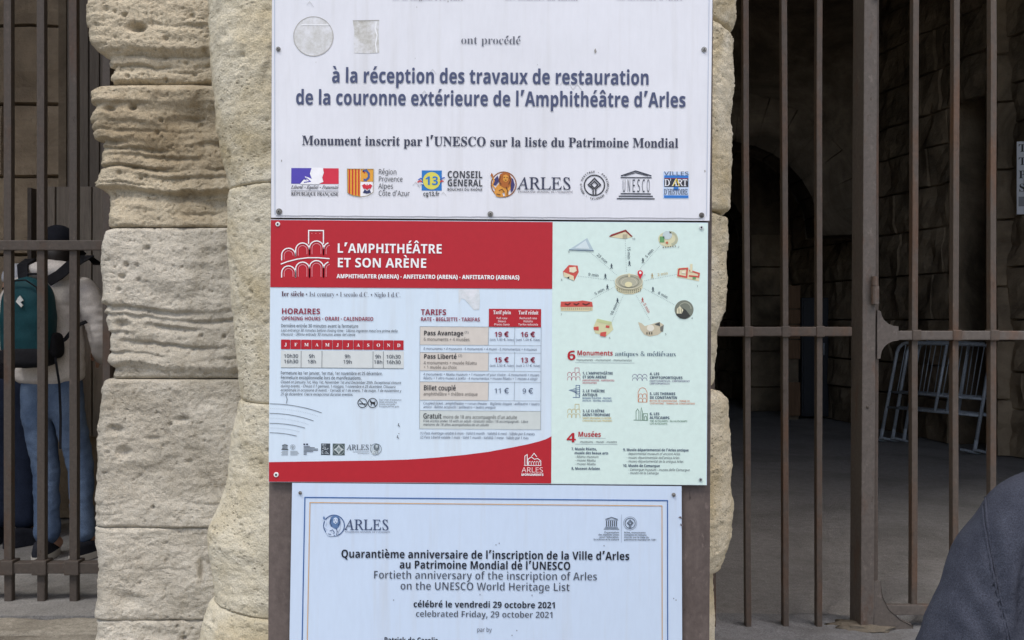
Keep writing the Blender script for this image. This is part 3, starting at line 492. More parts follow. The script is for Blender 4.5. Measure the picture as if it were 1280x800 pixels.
 'm': (554, [[18,0,18,16,45,26,52,56,52,253,46,284,36,291,19,294,19,310,147,310,147,264,188,305,237,318,292,304,321,261,364,304,418,318,466,307,494,271,504,212,504,56,510,26,520,19,536,16,536,0,377,0,377,16,393,19,403,26,409,56,409,217,404,258,394,268,377,271,349,263,324,237,324,56,331,26,340,19,356,16,356,0,199,0,199,16,215,19,225,26,232,56,232,217,226,258,216,268,199,271,171,262,147,235,147,56,152,27,162,19,177,16,177,0]]),
 'n': (381, [[18,0,18,16,45,26,52,56,52,253,46,284,36,291,19,294,19,310,148,310,148,267,190,306,243,318,292,307,321,271,331,212,331,56,337,26,347,19,363,16,363,0,202,0,202,16,207,16,228,26,235,56,235,217,229,258,219,268,203,271,173,262,148,235,148,56,154,26,164,19,180,16,180,0]]),
 'o': (337, [[168,-10,127,-4,91,12,60,37,38,70,23,109,19,154,23,199,38,239,60,272,91,297,127,313,168,318,209,313,245,298,275,273,298,240,312,200,317,154,312,108,298,68,275,36,246,11,209,-5],[168,12,193,18,209,39,217,81,219,154,217,227,208,271,192,292,168,299,144,292,128,271,119,227,117,154,119,82,128,39,144,18]]),
 'p': (372, [[17,-139,17,-123,41,-117,51,-101,52,-64,52,243,46,283,19,295,19,310,143,310,143,263,180,305,231,319,264,314,293,298,317,273,335,242,346,203,350,160,346,113,334,72,316,38,291,12,261,-4,227,-10,183,1,148,32,148,-58,152,-99,167,-118,197,-123,197,-139],[196,28,222,36,239,59,249,99,253,154,249,208,241,248,225,271,199,278,171,267,148,235,148,68,167,38]]),
 'q': (364, [[174,-139,174,-123,214,-114,221,-102,224,-83,224,29,187,0,142,-9,108,-4,78,10,54,33,36,64,24,101,20,144,25,192,39,234,63,270,93,297,129,313,170,319,214,309,257,282,309,321,319,321,319,-83,327,-113,337,-120,354,-123,354,-139],[179,29,208,39,218,52,224,67,224,241,213,282,179,295,150,287,131,261,121,218,117,156,121,100,131,61,149,37]]),
 'r': (287, [[18,0,18,16,46,26,52,56,52,252,46,285,20,293,21,310,146,310,146,252,165,281,187,301,211,314,233,318,258,315,276,304,286,287,289,266,287,248,278,234,265,226,248,222,222,231,207,250,189,260,175,256,162,242,152,220,149,192,149,56,152,37,159,25,197,16,197,0]]),
 's': (288, [[151,-10,122,-6,87,6,73,9,59,4,51,-9,36,-9,36,106,53,106,66,68,87,39,112,21,141,15,162,18,179,27,189,41,192,58,183,84,156,105,107,129,76,148,54,169,41,193,37,221,44,259,65,291,98,312,141,319,166,316,199,308,206,306,213,305,223,308,231,319,244,319,244,222,228,222,215,253,197,277,174,291,149,296,130,293,116,286,108,274,105,259,115,232,147,212,192,189,221,172,242,152,253,127,257,94,250,51,228,18,194,-3]]),
 't': (228, [[123,-9,89,-4,66,11,53,36,48,71,48,279,20,279,20,299,88,369,129,424,144,424,144,310,208,310,208,279,144,279,144,82,149,51,157,43,168,41,189,49,206,74,222,66,182,9]]),
 'u': (375, [[131,-10,91,-3,65,17,51,51,46,97,46,248,39,282,29,291,12,294,12,310,142,310,142,74,151,46,162,38,177,36,205,43,228,66,228,248,221,283,209,291,189,294,189,310,324,310,324,70,331,39,360,29,360,13,299,7,228,-10,228,41,209,19,186,3,159,-7]]),
 'v': (306, [[142,-10,38,248,22,281,12,290,-3,293,-3,310,164,310,164,294,156,294,136,289,129,276,131,268,184,122,236,253,241,272,232,289,203,294,203,310,305,310,305,295,289,289,278,279,260,243,160,-10]]),
 'w': (434, [[122,-10,17,264,6,284,-11,293,-11,310,138,310,138,293,119,289,114,276,116,266,119,253,167,127,211,235,201,266,190,288,168,295,168,310,323,310,323,293,302,288,296,276,296,269,298,262,336,141,382,256,387,276,380,289,356,295,356,310,445,310,445,295,425,284,412,258,304,-10,289,-10,223,197,139,-10]]),
 'x': (319, [[4,0,4,15,34,29,62,57,123,136,43,263,24,285,4,293,4,310,168,310,168,294,147,291,141,280,149,260,183,206,224,257,234,279,227,290,201,294,201,310,311,310,311,296,283,283,254,254,198,184,292,36,303,22,319,16,319,0,155,0,155,16,178,19,186,30,173,59,138,114,97,61,84,34,92,19,114,15,118,15,118,0]]),
 'y': (300, [[52,-141,29,-137,10,-125,-3,-107,-7,-84,-4,-67,4,-53,18,-43,36,-39,64,-49,72,-61,74,-76,74,-81,74,-87,77,-96,86,-99,99,-92,114,-74,129,-44,141,-4,36,251,24,275,16,287,-3,293,-4,310,162,310,162,293,136,289,128,274,129,267,133,257,186,119,231,241,236,260,238,274,229,289,203,293,203,310,299,310,299,293,287,291,277,281,259,242,162,-24,129,-96,113,-117,96,-131]]),
 'z': (293, [[13,0,13,14,168,287,128,287,96,283,72,272,56,250,44,216,26,216,32,310,274,310,274,291,126,25,152,25,193,29,223,44,243,69,260,107,276,107,268,0]]),
 '0': (376, [[188,-7,133,1,91,24,59,61,39,111,27,171,23,241,27,311,39,371,59,419,91,456,133,479,189,486,242,479,283,456,314,419,336,371,348,310,353,241,348,171,336,111,314,61,283,24,241,1],[188,37,219,51,237,91,246,155,248,241,246,326,237,389,219,429,189,443,157,429,139,389,130,326,127,241,130,155,139,91,157,51]]),
 '1': (376, [[65,0,65,36,120,36,136,38,146,45,154,79,154,416,108,366,87,351,67,346,52,349,39,359,31,375,28,396,73,412,132,447,179,482,254,482,254,79,261,47,271,38,288,36,343,36,343,0]]),
 '2': (376, [[23,0,23,69,123,171,187,245,218,307,226,372,223,404,212,427,196,441,174,445,145,438,126,416,116,379,112,329,77,333,50,344,32,364,26,396,31,419,43,441,63,459,92,474,129,483,174,486,240,479,288,456,318,421,328,375,319,329,292,281,238,220,154,138,87,74,244,74,263,77,279,86,292,101,299,120,305,141,344,141,341,0]]),
 '3': (376, [[163,-7,117,-4,81,4,53,18,34,34,23,54,19,74,23,96,36,113,54,123,76,126,82,89,99,62,125,46,158,41,199,49,217,61,229,79,238,105,241,139,234,174,214,202,182,221,137,227,96,227,96,269,139,269,178,276,204,296,220,327,225,367,222,400,211,424,193,440,169,445,148,442,133,430,116,391,112,341,74,345,47,356,30,374,24,401,33,434,62,461,108,480,173,486,237,479,286,458,317,423,328,377,321,336,298,301,265,274,225,256,279,238,305,222,326,201,340,173,344,138,341,101,329,69,312,44,288,25,231,1]]),
 '4': (376, [[121,0,121,36,139,36,179,44,191,58,195,84,195,125,9,125,9,166,199,479,293,479,293,169,363,169,363,125,293,125,293,84,297,58,309,44,348,36,357,36,357,0],[56,169,195,169,195,287,196,351,199,416,189,394,173,366,158,338,147,319]]),
 '5': (376, [[164,-7,119,-4,84,5,58,18,41,35,30,54,27,74,31,95,42,109,59,118,81,121,88,83,111,52,130,43,154,41,196,50,212,63,226,83,234,111,237,148,231,192,213,223,184,241,146,247,103,243,71,235,41,247,62,479,316,479,319,357,281,357,276,380,267,399,244,406,105,406,94,282,126,288,168,292,238,282,293,256,328,211,340,148,336,108,324,74,306,48,282,27,226,1]]),
 '6': (376, [[197,-7,150,-1,109,18,76,49,51,93,36,151,30,222,33,276,42,326,57,371,77,409,104,442,137,466,176,481,222,486,261,484,291,476,313,464,329,449,338,431,341,412,336,393,322,376,298,364,260,360,256,400,243,433,232,443,216,447,180,435,152,401,134,345,125,269,161,287,218,294,273,285,316,258,343,214,352,155,342,90,313,38,264,4],[199,38,222,44,239,64,251,98,254,148,251,196,238,228,218,247,193,253,154,243,125,221,131,138,147,81,171,48]]),
 '7': (376, [[111,0,289,406,113,406,86,398,74,372,70,338,29,338,33,479,353,479,353,447,168,0]]),
 '8': (376, [[183,-7,132,-2,91,11,60,31,38,57,24,88,20,122,27,162,47,193,79,219,119,242,83,267,57,296,41,327,36,364,39,394,51,423,70,449,99,469,139,482,192,486,254,478,298,453,326,416,334,369,328,333,310,305,244,260,296,231,330,199,349,166,355,127,344,71,310,28,256,2],[203,283,224,298,239,317,247,341,250,370,243,407,222,436,207,444,187,447,163,442,145,426,134,402,131,372,135,341,149,318],[187,32,218,37,242,55,257,82,262,116,256,146,239,170,208,192,164,216,126,178,114,152,111,119,116,84,132,56,156,38]]),
 '9': (376, [[152,-7,116,-4,88,4,67,17,53,33,42,69,51,94,75,107,87,79,103,57,126,41,156,36,205,57,237,122,251,231,212,198,186,188,155,184,103,193,61,221,33,264,23,324,28,369,42,409,64,441,95,466,133,481,177,486,223,481,264,463,298,433,323,389,340,332,345,261,334,157,321,111,301,72,274,39,241,14,201,-2],[184,233,206,236,224,246,251,278,246,352,231,403,209,432,181,441,156,434,137,413,125,377,121,328,128,275,149,243]]),
}
FONT['i'] = {
 'L': (449, [[-24,0,-21,13,9,17,28,26,41,43,52,73,135,385,140,405,142,419,139,433,129,443,91,451,94,465,279,465,274,452,248,449,229,439,216,422,206,393,125,92,118,64,116,51,118,37,126,29,164,23,212,23,298,33,328,45,353,65,399,132,412,132,368,0]]),
 'i': (177, [[122,393,98,404,88,428,98,452,122,463,147,452,157,428,147,403],[33,-8,8,1,0,29,3,53,12,86,55,241,58,253,60,264,57,275,49,282,17,287,20,299,65,305,96,310,123,316,131,308,131,303,128,296,63,78,58,52,61,37,72,32,96,45,129,84,139,74,84,12]]),
 'b': (341, [[82,-8,46,-4,18,6,1,20,-4,36,-2,51,88,404,92,424,93,437,86,452,61,456,51,456,54,467,94,472,123,479,156,487,162,485,163,480,103,251,156,300,213,316,251,309,281,289,299,258,306,218,301,177,287,137,266,99,238,64,204,35,166,12,125,-3],[94,9,132,17,168,39,199,74,224,119,241,167,247,211,242,241,230,264,211,279,186,283,155,276,126,254,102,217,83,167,54,67,49,38,61,17]]),
 'e': (287, [[89,-7,50,0,21,21,2,54,-4,99,-1,132,9,165,46,231,101,283,148,308,196,316,222,313,242,303,254,287,258,266,246,226,208,189,147,161,61,142,57,118,57,98,63,58,84,33,119,26,168,39,221,81,231,71,198,36,164,12,128,-2],[64,158,124,173,168,199,195,233,204,271,198,292,180,298,159,294,137,280,95,230]]),
 'r': (224, [[-13,0,46,209,56,259,53,272,47,279,13,284,15,297,59,304,90,310,118,316,124,314,124,308,89,179,158,282,208,316,229,307,237,283,234,266,226,253,214,243,200,241,180,248,170,268,95,157,41,0]]),
 't': (187, [[33,-8,9,1,1,26,2,44,7,62,66,283,19,283,22,297,82,327,136,392,151,392,126,304,183,304,177,283,120,283,66,78,60,45,63,34,72,31,93,43,124,79,134,68,82,11]]),
 'E': (454, [[-33,0,-30,13,-1,16,18,25,31,43,42,73,126,385,132,419,129,433,120,443,81,451,84,465,440,465,421,364,409,364,402,414,391,427,373,436,309,442,252,442,222,439,207,426,196,396,159,260,216,260,259,264,289,276,308,296,321,326,334,326,287,161,274,161,277,187,272,219,253,234,213,237,154,237,112,83,107,62,105,47,108,36,116,28,153,23,199,23,244,26,282,34,313,48,341,67,365,94,386,128,399,128,351,0]]),
 'g': (286, [[63,-153,16,-148,-21,-131,-44,-106,-52,-74,-30,-22,36,24,13,39,6,57,22,84,58,121,22,152,10,195,15,227,29,256,51,281,80,301,114,314,152,318,206,307,246,296,289,296,289,266,243,266,248,237,243,203,229,173,207,149,179,129,146,118,110,113,82,116,66,101,61,87,73,70,112,54,159,38,194,19,216,-6,223,-39,218,-71,203,-99,179,-122,147,-139,108,-149],[112,129,132,133,151,146,179,190,191,249,188,272,179,288,164,299,147,302,127,298,108,285,78,241,69,212,67,182,78,142],[75,-132,131,-124,165,-100,176,-60,173,-44,163,-31,132,-10,94,6,52,18,6,-20,-9,-64,0,-102,28,-124]]),
 'a': (342, [[49,-8,26,-3,8,11,-3,33,-7,64,-1,119,18,176,49,228,90,274,136,306,183,316,217,307,232,280,241,309,292,309,231,90,222,44,224,37,233,35,252,46,282,80,292,72,240,12,196,-8,175,-1,168,23,191,118,154,62,119,23,85,0],[82,33,98,37,116,48,152,87,186,141,210,201,219,257,211,288,184,299,154,291,123,266,97,227,74,176,58,122,53,73,60,43]]),
 'l': (173, [[32,-7,7,2,-2,26,2,54,13,99,98,412,102,433,99,446,92,453,58,459,60,471,104,477,134,482,163,487,171,481,168,466,62,84,56,49,59,38,68,34,91,46,122,82,133,72,104,37,77,12,52,-3]]),
 'F': (406, [[-31,0,-27,13,10,18,30,36,45,73,129,385,135,419,132,433,123,443,84,451,88,465,421,465,400,354,387,354,388,361,388,367,383,403,369,425,344,437,307,441,254,441,218,435,207,418,195,373,165,258,203,258,258,263,292,284,316,325,330,325,286,157,271,157,273,173,274,190,271,212,262,226,244,233,212,235,159,235,116,69,113,56,112,44,116,29,125,19,169,12,168,0]]),
 'n': (364, [[222,-9,198,1,189,28,216,141,242,254,238,269,225,274,195,263,159,232,123,189,93,142,67,82,42,0,-12,0,53,221,62,263,53,280,23,285,17,285,19,297,67,303,100,309,131,316,133,314,133,308,93,177,142,238,188,281,229,307,263,315,292,306,302,278,300,252,293,222,254,88,247,64,245,49,249,37,259,33,282,48,312,91,322,83,273,14]]),
 'A': (463, [[-84,0,-82,13,-39,23,0,56,107,182,356,475,369,475,353,58,356,37,366,24,384,16,411,13,409,0,221,0,224,13,229,13,256,16,273,26,282,46,286,78,288,158,133,158,116,150,65,90,40,56,32,36,34,24,43,17,78,13,75,0],[143,183,289,183,298,367]]),
 'R': (451, [[-33,0,-30,13,-27,13,1,17,19,27,32,44,42,73,126,385,132,420,129,434,120,443,81,451,84,465,282,465,343,458,388,438,414,407,423,364,408,307,364,264,289,235,351,86,381,31,398,18,419,13,418,0,314,0,221,228,206,228,176,229,152,231,114,89,106,46,109,30,118,20,154,13,162,13,158,0],[202,250,264,257,309,281,337,317,347,363,336,407,304,434,251,443,224,439,208,427,197,398,158,253,179,251]]),
 'S': (369, [[153,-9,108,-4,58,10,49,13,42,13,25,8,15,-8,3,-8,26,146,38,147,47,88,68,46,102,19,146,11,170,14,192,23,210,38,224,57,233,79,236,105,228,139,207,174,183,202,154,232,102,297,92,324,88,353,92,386,105,416,125,441,152,459,184,471,222,475,253,473,281,466,303,459,313,457,328,461,338,473,351,473,330,337,319,337,313,387,296,424,268,446,232,453,200,448,176,433,159,408,154,376,158,356,168,334,201,291,231,258,263,224,292,179,301,126,296,89,282,57,259,29,229,8,194,-5]]),
 'D': (507, [[-36,0,-32,13,-28,13,-1,17,18,26,31,43,42,73,126,385,132,419,128,433,119,443,81,451,84,465,263,465,325,459,378,442,421,413,453,375,472,328,479,272,473,219,457,168,430,122,393,82,348,48,294,22,234,6,167,0],[170,22,223,28,270,44,309,70,342,103,368,143,386,189,397,237,401,287,392,354,364,403,318,433,254,443,222,439,205,423,193,387,113,89,105,49,109,36,120,28,141,24]]),
 'T': (420, [[49,0,52,13,58,13,97,19,121,41,139,89,228,417,231,429,226,438,212,441,194,441,126,432,102,421,84,404,59,352,44,353,74,465,461,465,439,350,427,350,427,361,427,372,423,403,411,425,386,437,346,441,318,441,305,437,298,423,208,93,198,43,202,28,212,19,257,13,264,13,261,0]]),
 'H': (521, [[-33,0,-30,13,6,18,27,36,42,73,126,385,132,419,129,433,120,443,81,451,84,465,270,465,267,451,238,448,219,439,206,421,194,389,166,286,163,271,168,262,186,259,357,259,373,262,381,274,411,385,416,419,413,433,404,443,366,451,369,465,555,465,551,451,546,451,520,448,502,439,489,421,479,392,396,80,391,60,389,45,392,31,401,22,440,13,437,0,251,0,254,13,292,18,312,36,327,73,364,212,365,217,366,222,360,232,343,234,172,234,156,231,148,219,111,80,106,60,104,45,107,31,116,22,155,13,152,0]]),
 'I': (245, [[-31,0,-27,13,10,18,30,36,45,73,129,385,135,419,132,433,123,443,84,451,88,465,276,465,272,451,267,451,242,448,224,439,211,421,200,392,116,80,110,45,113,31,122,22,161,13,157,0]]),
 'O': (517, [[200,-10,149,-5,105,11,69,36,43,70,27,112,22,162,26,207,38,253,58,296,84,338,116,376,152,409,191,436,232,457,276,471,319,475,370,469,413,453,448,427,473,393,489,351,494,302,482,227,449,152,400,84,340,32,273,1],[201,10,235,15,268,29,298,51,327,80,375,153,407,241,418,331,412,384,393,423,362,447,321,454,284,449,248,433,214,408,182,374,154,333,131,286,106,211,97,137,104,83,124,43,157,18]]),
}

# ------------------------------------------------------------------ lettering: outlines written above, filled here
def _dec(g):
    return g[0] / 1000.0, [[(c[i] / 1000.0, c[i + 1] / 1000.0) for i in range(0, len(c), 2)] for c in g[1]]


def _area(c):
    return 0.5 * sum(a[0] * b[1] - b[0] * a[1] for a, b in zip(c, c[1:] + c[:1]))


def _offset(c, d):
    """move an outline along its own normals (outer rings run clockwise or not, holes the other way)"""
    n, out = len(c), []
    for i in range(n):
        p, a, b = c[i], c[i - 1], c[(i + 1) % n]
        e1 = (p[0] - a[0], p[1] - a[1])
        e2 = (b[0] - p[0], b[1] - p[1])
        l1, l2 = math.hypot(*e1) or 1, math.hypot(*e2) or 1
        n1, n2 = (e1[1] / l1, -e1[0] / l1), (e2[1] / l2, -e2[0] / l2)
        m = (n1[0] + n2[0], n1[1] + n2[1])
        k = m[0] * m[0] + m[1] * m[1]
        s = min(2.0 / k, 1.6) if k > 1e-6 else 1.0
        out.append((p[0] + m[0] * s * d, p[1] + m[1] * s * d))
    return out


_STROKE = {'r': 0.072, 'b': 0.125, 's': 0.115, 'i': 0.06}
_GC = {}


def _disc(x, y, r, n=12):
    return [(x + r * math.cos(2 * math.pi * i / n), y + r * math.sin(2 * math.pi * i / n)) for i in range(n)]


def glyph(font, ch, off):
    key = (font, ch, off)
    if key in _GC:
        return _GC[key]
    w = _STROKE[font]
    off = max(-0.008, off) if font == 's' else min(off, 0.014)      # thin serifs must not turn inside out
    adv, cont = 0.2, []
    dec = unicodedata.normalize('NFD', ch)
    base = dec[0]
    if ch == ' ':
        adv = 0.19
    elif ch in '’\'':
        h = 0.535
        cont = [[(0.05, h - 0.2), (0.05 + w * 0.55, h - 0.2), (0.07 + w * 1.25, h), (0.07, h)]]
        adv = 0.12 + w
    elif ch == '•':
        cont = [_disc(0.13, 0.2, 0.085)]
        adv = 0.26
    elif ch == '·':
        cont = [_disc(0.1, 0.2, w * 0.55)]
        adv = 0.2
    elif ch == '€':
        ro, ri, cx, cy = 0.27, 0.27 - w, 0.3, 0.265
        arc = [math.radians(a) for a in range(48, 313, 22)]
        cont = [[(cx + ro * math.cos(a) * 0.85, cy + ro * math.sin(a)) for a in arc] +
                [(cx + ri * math.cos(a) * 0.85, cy + ri * math.sin(a)) for a in reversed(arc)]]
        for yy in (0.29, 0.19):
            cont.append([(0.01, yy), (0.36, yy), (0.36, yy + w * 0.6), (0.01, yy + w * 0.6)])
        adv = 0.52
    else:
        f = font if base in FONT[font] else 'r'
        if base not in FONT[f]:
            f = 's' if base in FONT['s'] else 'r'
        if base in FONT[f]:
            adv, cont = _dec(FONT[f][base])
            if base == 'i' and len(dec) > 1:
                cont = sorted(cont, key=lambda c: max(q[1] for q in c))[:-1]
            if f != font and font == 'b':
                cont = [_offset(c, 0.02 if _area(max(cont, key=lambda q: abs(_area(q)))) > 0 else -0.02) for c in cont]
        big = max(cont, key=lambda c: abs(_area(c))) if cont else None
        if off and big:
            sgn = 1 if _area(big) > 0 else -1
            cont = [_offset(c, off * sgn) for c in cont]
            adv += off
        if cont and len(dec) > 1:
            xs = [q[0] for c in cont for q in c]
            top = max(q[1] for c in cont for q in c)
            mx = 0.5 * (min(xs) + max(xs))
            y = top + 0.05
            for mk in dec[1:]:
                if mk == '\u0301':
                    cont.append([(mx - 0.04, y), (mx + 0.03, y), (mx + 0.11 + w * .3, y + 0.12), (mx + 0.02, y + 0.12)])
                elif mk == '\u0300':
                    cont.append([(mx + 0.04, y), (mx - 0.03, y), (mx - 0.11 - w * .3, y + 0.12), (mx - 0.02, y + 0.12)])
                elif mk == '\u0302':
                    t = w * 0.75
                    cont.append([(mx - 0.15, y), (mx - 0.15 + t, y), (mx, y + 0.07), (mx + 0.15 - t, y), (mx + 0.15, y), (mx + t * .45, y + 0.13), (mx - t * .45, y + 0.13)])
                elif mk == '\u0303':
                    cont.append([(mx - 0.13, y + .03), (mx + 0.13, y + .05), (mx + 0.13, y + 0.05 + w * .6), (mx - 0.13, y + .03 + w * .6)])
                elif mk == '\u0308':
                    cont += [_disc(mx - .09, y + .05, .045), _disc(mx + .09, y + .05, .045)]
                elif mk == '\u0327':
                    cont.append([(mx - .02, 0), (mx + .05, 0), (mx + .09, -.1), (mx - .06, -.17), (mx - .08, -.13), (mx + .02, -.09)])
    tris = []
    pts = []
    if cont:
        # split into outer rings with their holes so that touching pieces (accents, bars) stay filled
        big = max(cont, key=lambda c: abs(_area(c)))
        sg = _area(big) > 0
        extra = len(dec) - 1
        outer = [c for i, c in enumerate(cont) if (_area(c) > 0) == sg or i >= len(cont) - extra]
        holes = [c for c in cont if c not in outer]

        def inside(p, c):
            r = False
            for a, b in zip(c, c[1:] + c[:1]):
                if (a[1] > p[1]) != (b[1] > p[1]) and p[0] < (b[0] - a[0]) * (p[1] - a[1]) / (b[1] - a[1]) + a[0]:
                    r = not r
            return r
        for o in outer:
            loops = [o] + [h for h in holes if inside(h[0], o)]
            flat = [q for lp in loops for q in lp]
            try:
                tt = tessellate_polygon([[Vector((q[0], q[1], 0)) for q in lp] for lp in loops])
            except Exception:
                tt = []
            b = len(pts)
            pts += flat
            tris += [tuple(i + b for i in t) for t in tt]
    _GC[key] = (adv, pts, tris)
    return _GC[key]


_CAP = {f: max(q[1] for q in glyph(f, 'E', 0)[1]) for f in 'rbs'}
_CAP['i'] = max(q[1] for q in glyph('i', 'E', 0)[1])

_INK = {}


def ink(rgb, rough=0.42, k=1.05):
    key = (tuple(rgb), rough, k)
    if key not in _INK:
        m = NT('ink_%d_%d_%d' % tuple(rgb), rough=rough, spec=0.35)
        c = lin(rgb, k)
        n1 = m.noise(60, 5, 0.6)
        fade = m.ramp(n1, [(0.3, (0.95, 0.95, 0.95)), (0.7, (1.02, 1.02, 1.02))])
        m.color(m.mix(1.0, c, fade, 'MULTIPLY'))
        _INK[key] = m.m
    return _INK[key]


class Print(MB):
    """printing on a sign: photo pixel positions -> the sign's own metres"""
    def __init__(self, sign):
        super().__init__()
        self.s = sign

    def P(self, x, y, layer=1):
        ox, oy, m, a = self.s['ox'], self.s['oy'], self.s['m'], self.s['roll']
        dx, dy = x - ox, y - oy
        u, v = dx * math.cos(a) + dy * math.sin(a), -dx * math.sin(a) + dy * math.cos(a)
        return (u * m, -0.0005 * layer, -v * m)

    def poly(self, pts, rgb, layer=1, rough=0.42):
        tri = tessellate_polygon([[Vector((x, y, 0)) for x, y in pts]])
        return self.add([self.P(x, y, layer) for x, y in pts], [tuple(t) for t in tri], ink(rgb, rough))

    def rect(self, x0, y0, x1, y1, rgb, layer=1):
        a = self.s['roll']
        return self.poly([(x0, y0), (x1, y0 + (x1 - x0) * a), (x1 - (y1 - y0) * a, y1 + (x1 - x0) * a), (x0 - (y1 - y0) * a, y1)], rgb, layer)

    def line(self, pts, w, rgb, layer=2, closed=False):
        n = len(pts)
        L, Rr = [], []
        for i in range(n):
            a = pts[(i - 1) % n] if (closed or i > 0) else pts[i]
            b = pts[(i + 1) % n] if (closed or i < n - 1) else pts[i]
            e1 = Vector((pts[i][0] - a[0], pts[i][1] - a[1]))
            e2 = Vector((b[0] - pts[i][0], b[1] - pts[i][1]))
            if e1.length < 1e-9:
                e1 = e2
            if e2.length < 1e-9:
                e2 = e1
            e1.normalize()
            e2.normalize()
            t = e1 + e2
            if t.length < 1e-6:
                t = e1
            t.normalize()
            k = min(1.0 / max(0.35, t.dot(e1)), 2.5)
            nx, ny = -t.y * w / 2 * k, t.x * w / 2 * k
            L.append((pts[i][0] + nx, pts[i][1] + ny))
            Rr.append((pts[i][0] - nx, pts[i][1] - ny))
        vs = [self.P(x, y, layer) for x, y in L + Rr]
        fs = [(i, (i + 1) % n, (i + 1) % n + n, i + n) for i in range(n if closed else n - 1)]
        return self.add(vs, fs, ink(rgb))

    def dots(self, a, b, n, r, rgb, layer=2):
        for i in range(n):
            t = (i + .5) / n
            self.disc(a[0] + (b[0] - a[0]) * t, a[1] + (b[1] - a[1]) * t, r, rgb, layer, 6)

    def disc(self, cx, cy, r, rgb, layer=1, n=28, ry=None):
        ry = ry or r
        return self.poly([(cx + r * math.cos(2 * math.pi * i / n), cy + ry * math.sin(2 * math.pi * i / n)) for i in range(n)], rgb, layer)

    def ring(self, cx, cy, r, w, rgb, layer=2, n=36, a0=0, a1=360, ry=None):
        ry = ry or r
        full = abs(a1 - a0) >= 360
        k = n if full else n + 1
        pts = [(cx + r * math.cos(math.radians(a0 + (a1 - a0) * i / n)), cy + ry * math.sin(math.radians(a0 + (a1 - a0) * i / n))) for i in range(k)]
        return self.line(pts, w, rgb, layer, closed=full)

    def text(self, s, font, x0, base, cap, rgb, x1=None, layer=3, off=0.0, align='l', ang=None, slant=0.0, track=0.0):
        """baseline given where the line starts (its middle for centred lines)"""
        sy = cap / _CAP[font]
        w = sum(glyph(font, c, off)[0] + track for c in s) - track
        sx = (x1 - x0) / w if x1 is not None else sy
        W = w * sx
        a = self.s['roll'] if ang is None else ang
        ca, sa = math.cos(a), math.sin(a)
        st = {'l': 0.0, 'c': -W / 2, 'r': -W}[align]
        m = ink(rgb)
        pen = 0.0
        for c in s:
            adv, pts, tris = glyph(font, c, off)
            if tris:
                vs = []
                for gx, gy in pts:
                    u, v = st + (pen + gx + slant * gy) * sx, -gy * sy
                    vs.append(self.P(x0 + u * ca - v * sa, base + u * sa + v * ca, layer))
                self.add(vs, tris, m)
            pen += adv + track
        return self

    def part(self, name):
        me = bpy.data.meshes.new(name)
        me.from_pydata(self.v, [], self.f)
        for m in self.mats:
            me.materials.append(m)
        me.polygons.foreach_set('material_index', self.k)
        me.update()
        # every printed face looks out of the sign
        bm = bmesh.new()
        bm.from_mesh(me)
        flip = [f for f in bm.faces if f.normal.y > 0]
        bmesh.ops.reverse_faces(bm, faces=flip)
        bm.to_mesh(me)
        bm.free()
        return link(name, me, self.s['root'])

# ------------------------------------------------------------------ materials of the place
def stone_mat(name, c_lo, c_hi, c_stain, scale=1.0, pit=0.5, bump=1.0, lichen=None, drop=None, rough=0.95):
    m = NT(name, rough=rough, spec=0.15)
    big = m.noise(2.6 * scale, 5, 0.6, dist=0.6)
    mid = m.noise(14 * scale, 6, 0.65, stretch=(1, 1, 1.8))
    fine = m.noise(130 * scale, 4, 0.7)
    c = m.mix(m.ramp(mid, [(0.3, (0, 0, 0)), (0.72, (1, 1, 1))]), lin(c_lo), lin(c_hi))
    c = m.mix(m.ramp(big, [(0.47, (0, 0, 0)), (0.68, (.85, .85, .85))]), c, lin(c_stain))
    if lichen:
        li = m.noise(7 * scale, 8, 0.75, dist=1.0)
        c = m.mix(m.ramp(li, [(0.56, (0, 0, 0)), (0.68, (.7, .7, .7))]), c, lin(lichen))
    sp = m.noise(260 * scale, 2, 0.6)
    c = m.mix(1.0, c, m.ramp(sp, [(0.3, (.80, .79, .77)), (0.6, (1.05, 1.05, 1.05))]), 'MULTIPLY')
    # pits: a darker brown is mixed in towards their middles
    v = m.voro(58 * scale, stretch=(1, 1, 1.4))
    gate_ = m.ramp(m.noise(9 * scale, 3), [(0.48, (0, 0, 0)), (0.62, (1, 1, 1))])
    pit_h = m.ramp(v, [(0.10, (0, 0, 0)), (0.32, (1, 1, 1))])
    pitmask = m.mix(gate_, (1, 1, 1, 1), pit_h)
    m.color(m.mix(m.math('MULTIPLY', m.math('SUBTRACT', 1.0, pitmask), 0.30 * pit), c, lin((92, 80, 62))))
    m.bump(mid, 0.5 * bump, 0.012)
    m.bump(fine, 0.9 * bump, 0.004)
    m.bump(sp, 0.6 * bump, 0.0015)
    m.bump(pitmask, 0.8 * pit, 0.006)
    return m.m


M_PIER = stone_mat('pier_limestone', (178, 166, 144), (206, 194, 170), (146, 129, 102), 1.0, 0.7, 1.0)
M_PIERLOW = stone_mat('pier_limestone_low', (184, 177, 163), (210, 203, 189), (154, 145, 128), 1.0, 0.5, 0.9, lichen=(112, 106, 95))
M_COLUMN = stone_mat('column_limestone', (208, 198, 173), (229, 221, 201), (186, 168, 128), 1.0, 0.8, 0.9)
M_CORE = stone_mat('mortar', (104, 98, 88), (124, 116, 104), (84, 76, 66), 1.0, 0.3, 0.6)


